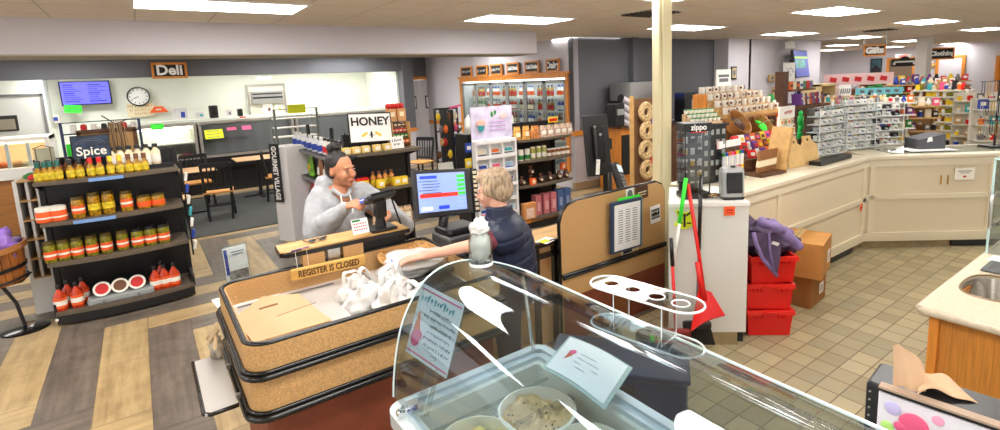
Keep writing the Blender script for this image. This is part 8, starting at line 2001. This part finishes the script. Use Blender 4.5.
p = cst(860,6.0); stall('second clothes rack of pale garments at the back','second back clothes rack', p.x+1.2, 5.9, radians(-45), 3.0, [1.05], 15, ['hang'], .5, 15, topz=1.2, frame=M['grey'], cat='clothes rack', nmv='clothes_rack')
p = cst(880,5.4,1.5); stall('tall toy shelf of bright soft toys by the orange door frame','bright toy shelf by the orange door frame', p.x+1.5, 5.2, radians(-50), 2.4, [.7,1.0,1.3,1.55], 15, ['round','box'], .17, 16, topz=1.6, frame=M['wood'])
p = cst(905,5.2,1.5); stall('shelf of plants and toys left of the white column','plant and toy shelf left of the white column', p.x, 5.0, radians(-60), 1.6, [.7,1.0,1.3,1.5], 11, ['round','box'], .16, 17, topz=1.55, frame=M['wood'])
for u, v, y_, w_, h_, m_, lab in ((858,79,5.6,1.6,.28,mat('pink_banner',(236,196,196),.6),'long pale pink banner over the back clothes racks'),(879,91,4.4,.9,.14,mat('aqua_banner',(120,206,220),.6),'aqua lettered banner on the gift stall'),(845,91,4.9,.22,.26,M['paper'],'small framed white sign among the gift stalls')):
    p = at(u,v,y=y_); t = thing('banner_sign', lab, 'sign', p, radians(-45)); MB().box((0,0,0),(w_,.02,h_)).build('board', m_, t)
    b = MB(); 
    for k in range(5): b.box((-w_*.36+w_*.18*k,-.012,0),(w_*.1,.003,h_*.4),(0,.2,0))
    b.build('lettering', M['reds'] if w_ > 1 else M['inkgrey'], t); MB().cyl((0,.02,-h_/2),(0,.02,-p.z+.002 if p.z < 3 else -1),.012,.012,6).build('post', M['steel'], t)
for k, (u, v, y_) in enumerate(((901,93,4.6),(893,103,4.2))):
    p = at(u,v,y=y_); t = thing('leafy_plant', ('leafy green artificial plant by the orange door frame','small leafy plant among the toy stall goods')[k], 'plant', (p.x,y_,0)); MB().lathe([(.1,0),(.14,p.z-.3)], n=14).build('pot_stand', M['cream'], t, smooth='auto')
    b = MB(); rnd = random.Random(k)
    for i in range(60):
        a_, e_ = rnd.uniform(0,2*pi), rnd.uniform(-.4,1.3); r_ = rnd.uniform(.08,.24); c_ = Vector((r_*cos(a_)*cos(e_), r_*sin(a_)*cos(e_), p.z-.2+r_*sin(e_)))
        d_ = Vector((cos(a_),sin(a_),.4)).normalized()*.07; s_ = Vector((-sin(a_),cos(a_),0))*.02; b.add([c_-s_*0, c_+d_*.5+s_, c_+d_, c_+d_*.5-s_], [(0,1,2,3)])
    o = b.build('leaves', M['green'], t); o['kind'] = 'stuff'
for u, v, s, w_, lab in ((874.5,50.5,'Gifts',.7,'hanging wood framed black sign reading Gifts'),(942,53.5,'Clothing',.72,'hanging wood framed black sign reading Clothing')):
    p = at(u,v,z=2.33); dd = sqrt(p.x**2+p.y**2)
    p0 = at(u-8.5,v,z=2.33); wd = (p-p0).length*2*.9
    rz_ = math.atan2(ray(u,v).y, ray(u,v).x)-pi/2
    rz_ = radians(-55); t = framed_sign('aisle_sign', lab, p, dd*17.0/520*.85, dd*8/520, s, dd*(6.5 if s=='Gifts' else 4.6)/520, rz=rz_, fr=dd*1.1/520, bold=.012)
    MB().tube([(-.2,0,.1),(-.2,0,.38)], .006, 5).tube([(.2,0,.1),(.2,0,.38)], .006, 5).build('hanging_wire', M['steel'], t)
p = at(904.5,62.5,x=22.0); t = thing('shop_in_shop_sign', 'black shaped sign with white lettering over the far doorway', 'sign', p, radians(-90)); MB().box((0,0,0),(.8,.05,.26),bev=.05).lathe([(.17,-.02),(.17,.02)], c=(0,0,.05), n=18, R=Euler((radians(90),0,0)).to_matrix()).build('board', M['ink'], t); MB().box((0,-.03,.03),(.6,.01,.06)).box((-.3,-.03,-.03),(.08,.01,.08)).box((.3,-.03,-.03),(.08,.01,.08)).build('lettering', M['paper'], t)
XF = 25.58
def fdoor(n, u0, u1, v, panel, label=None):
    a, c = yx(u0,1.0,XF), yx(u1,1.0,XF); z = at((u0+u1)/2, v, x=XF).z; z = min(z, 2.5)
    t = thing('door_%d' % n, None, None, (XF,(a.y+c.y)/2,0)); t['kind'] = 'structure'; w_ = (a.y-c.y)/2
    MB().bx(-.05,0,-w_-.1,-w_,0,z+.1).bx(-.05,0,w_,w_+.1,0,z+.1).bx(-.05,0,-w_,w_,z,z+.1).build('door_frame', M['oak'], t); MB().bx(-.03,-.001,-w_,w_,0,z).build('door_panel', panel, t); MB().bx(-.045,-.03,-w_*.4,-w_*.1,.9,1.5).build('dark_poster', M['ink'] if panel != M['wall'] else M['grey'], t)
fdoor(4, 888, 911, 60, mat('dim_room', (120,100,80), .7)); fdoor(5, 937, 960, 58, M['wall'])
fdoor(6, 997, 1012, 58, mat('orange_garment', (240,150,20), .6))
p = at(876.5,66,x=XF); t = thing('framed_landscape', 'dark teal landscape picture on the far lavender wall', 'picture', (XF-.03,p.y,p.z), radians(-90)); MB().box((0,0,0),(.42,.04,.62)).build('frame', M['ink'], t); MB().box((0,-.023,0),(.36,.003,.55)).build('canvas', mat('teal_canvas', (50,90,100), .6, vary=.6, scale=4), t); MB().ext([(-.17,-.026,-.1),(.0,-.026,.06),(.17,-.026,-.12),(.17,-.026,-.26),(-.17,-.026,-.26)], (0,.002,0)).build('hills', M['ink'], t)
p = at(928,66.5,x=XF); t = thing('wall_ornament', 'gold fan-shaped ornament on the far wall between the doors', 'ornament', (XF-.03,p.y,p.z)); b = MB()
for k in range(5): b.ell((0,(-2+k)*.09,.06*cos((k-2)*.6)),(.02,.07,.12),10,6,R=Euler(((k-2)*-.4,0,0)).to_matrix())
b.build('fan', mat('tan_gold', (206,166,100), .5), t, smooth=True)
t = thing('exit_sign', 'small red exit sign at the far ceiling', 'sign', at(903.5,56,x=24.0), radians(-90)); MB().box((0,0,0),(.5,.06,.14),bev=.01).build('case', M['white'], t); text_part('EXIT', .13, mat('exit_red', (230,40,40), .4, emit=1), t, (0,-.034,0), bold=.004)

for o_ in list(COL.objects):
    if o_.parent is None and o_.type == 'EMPTY': nest(o_)
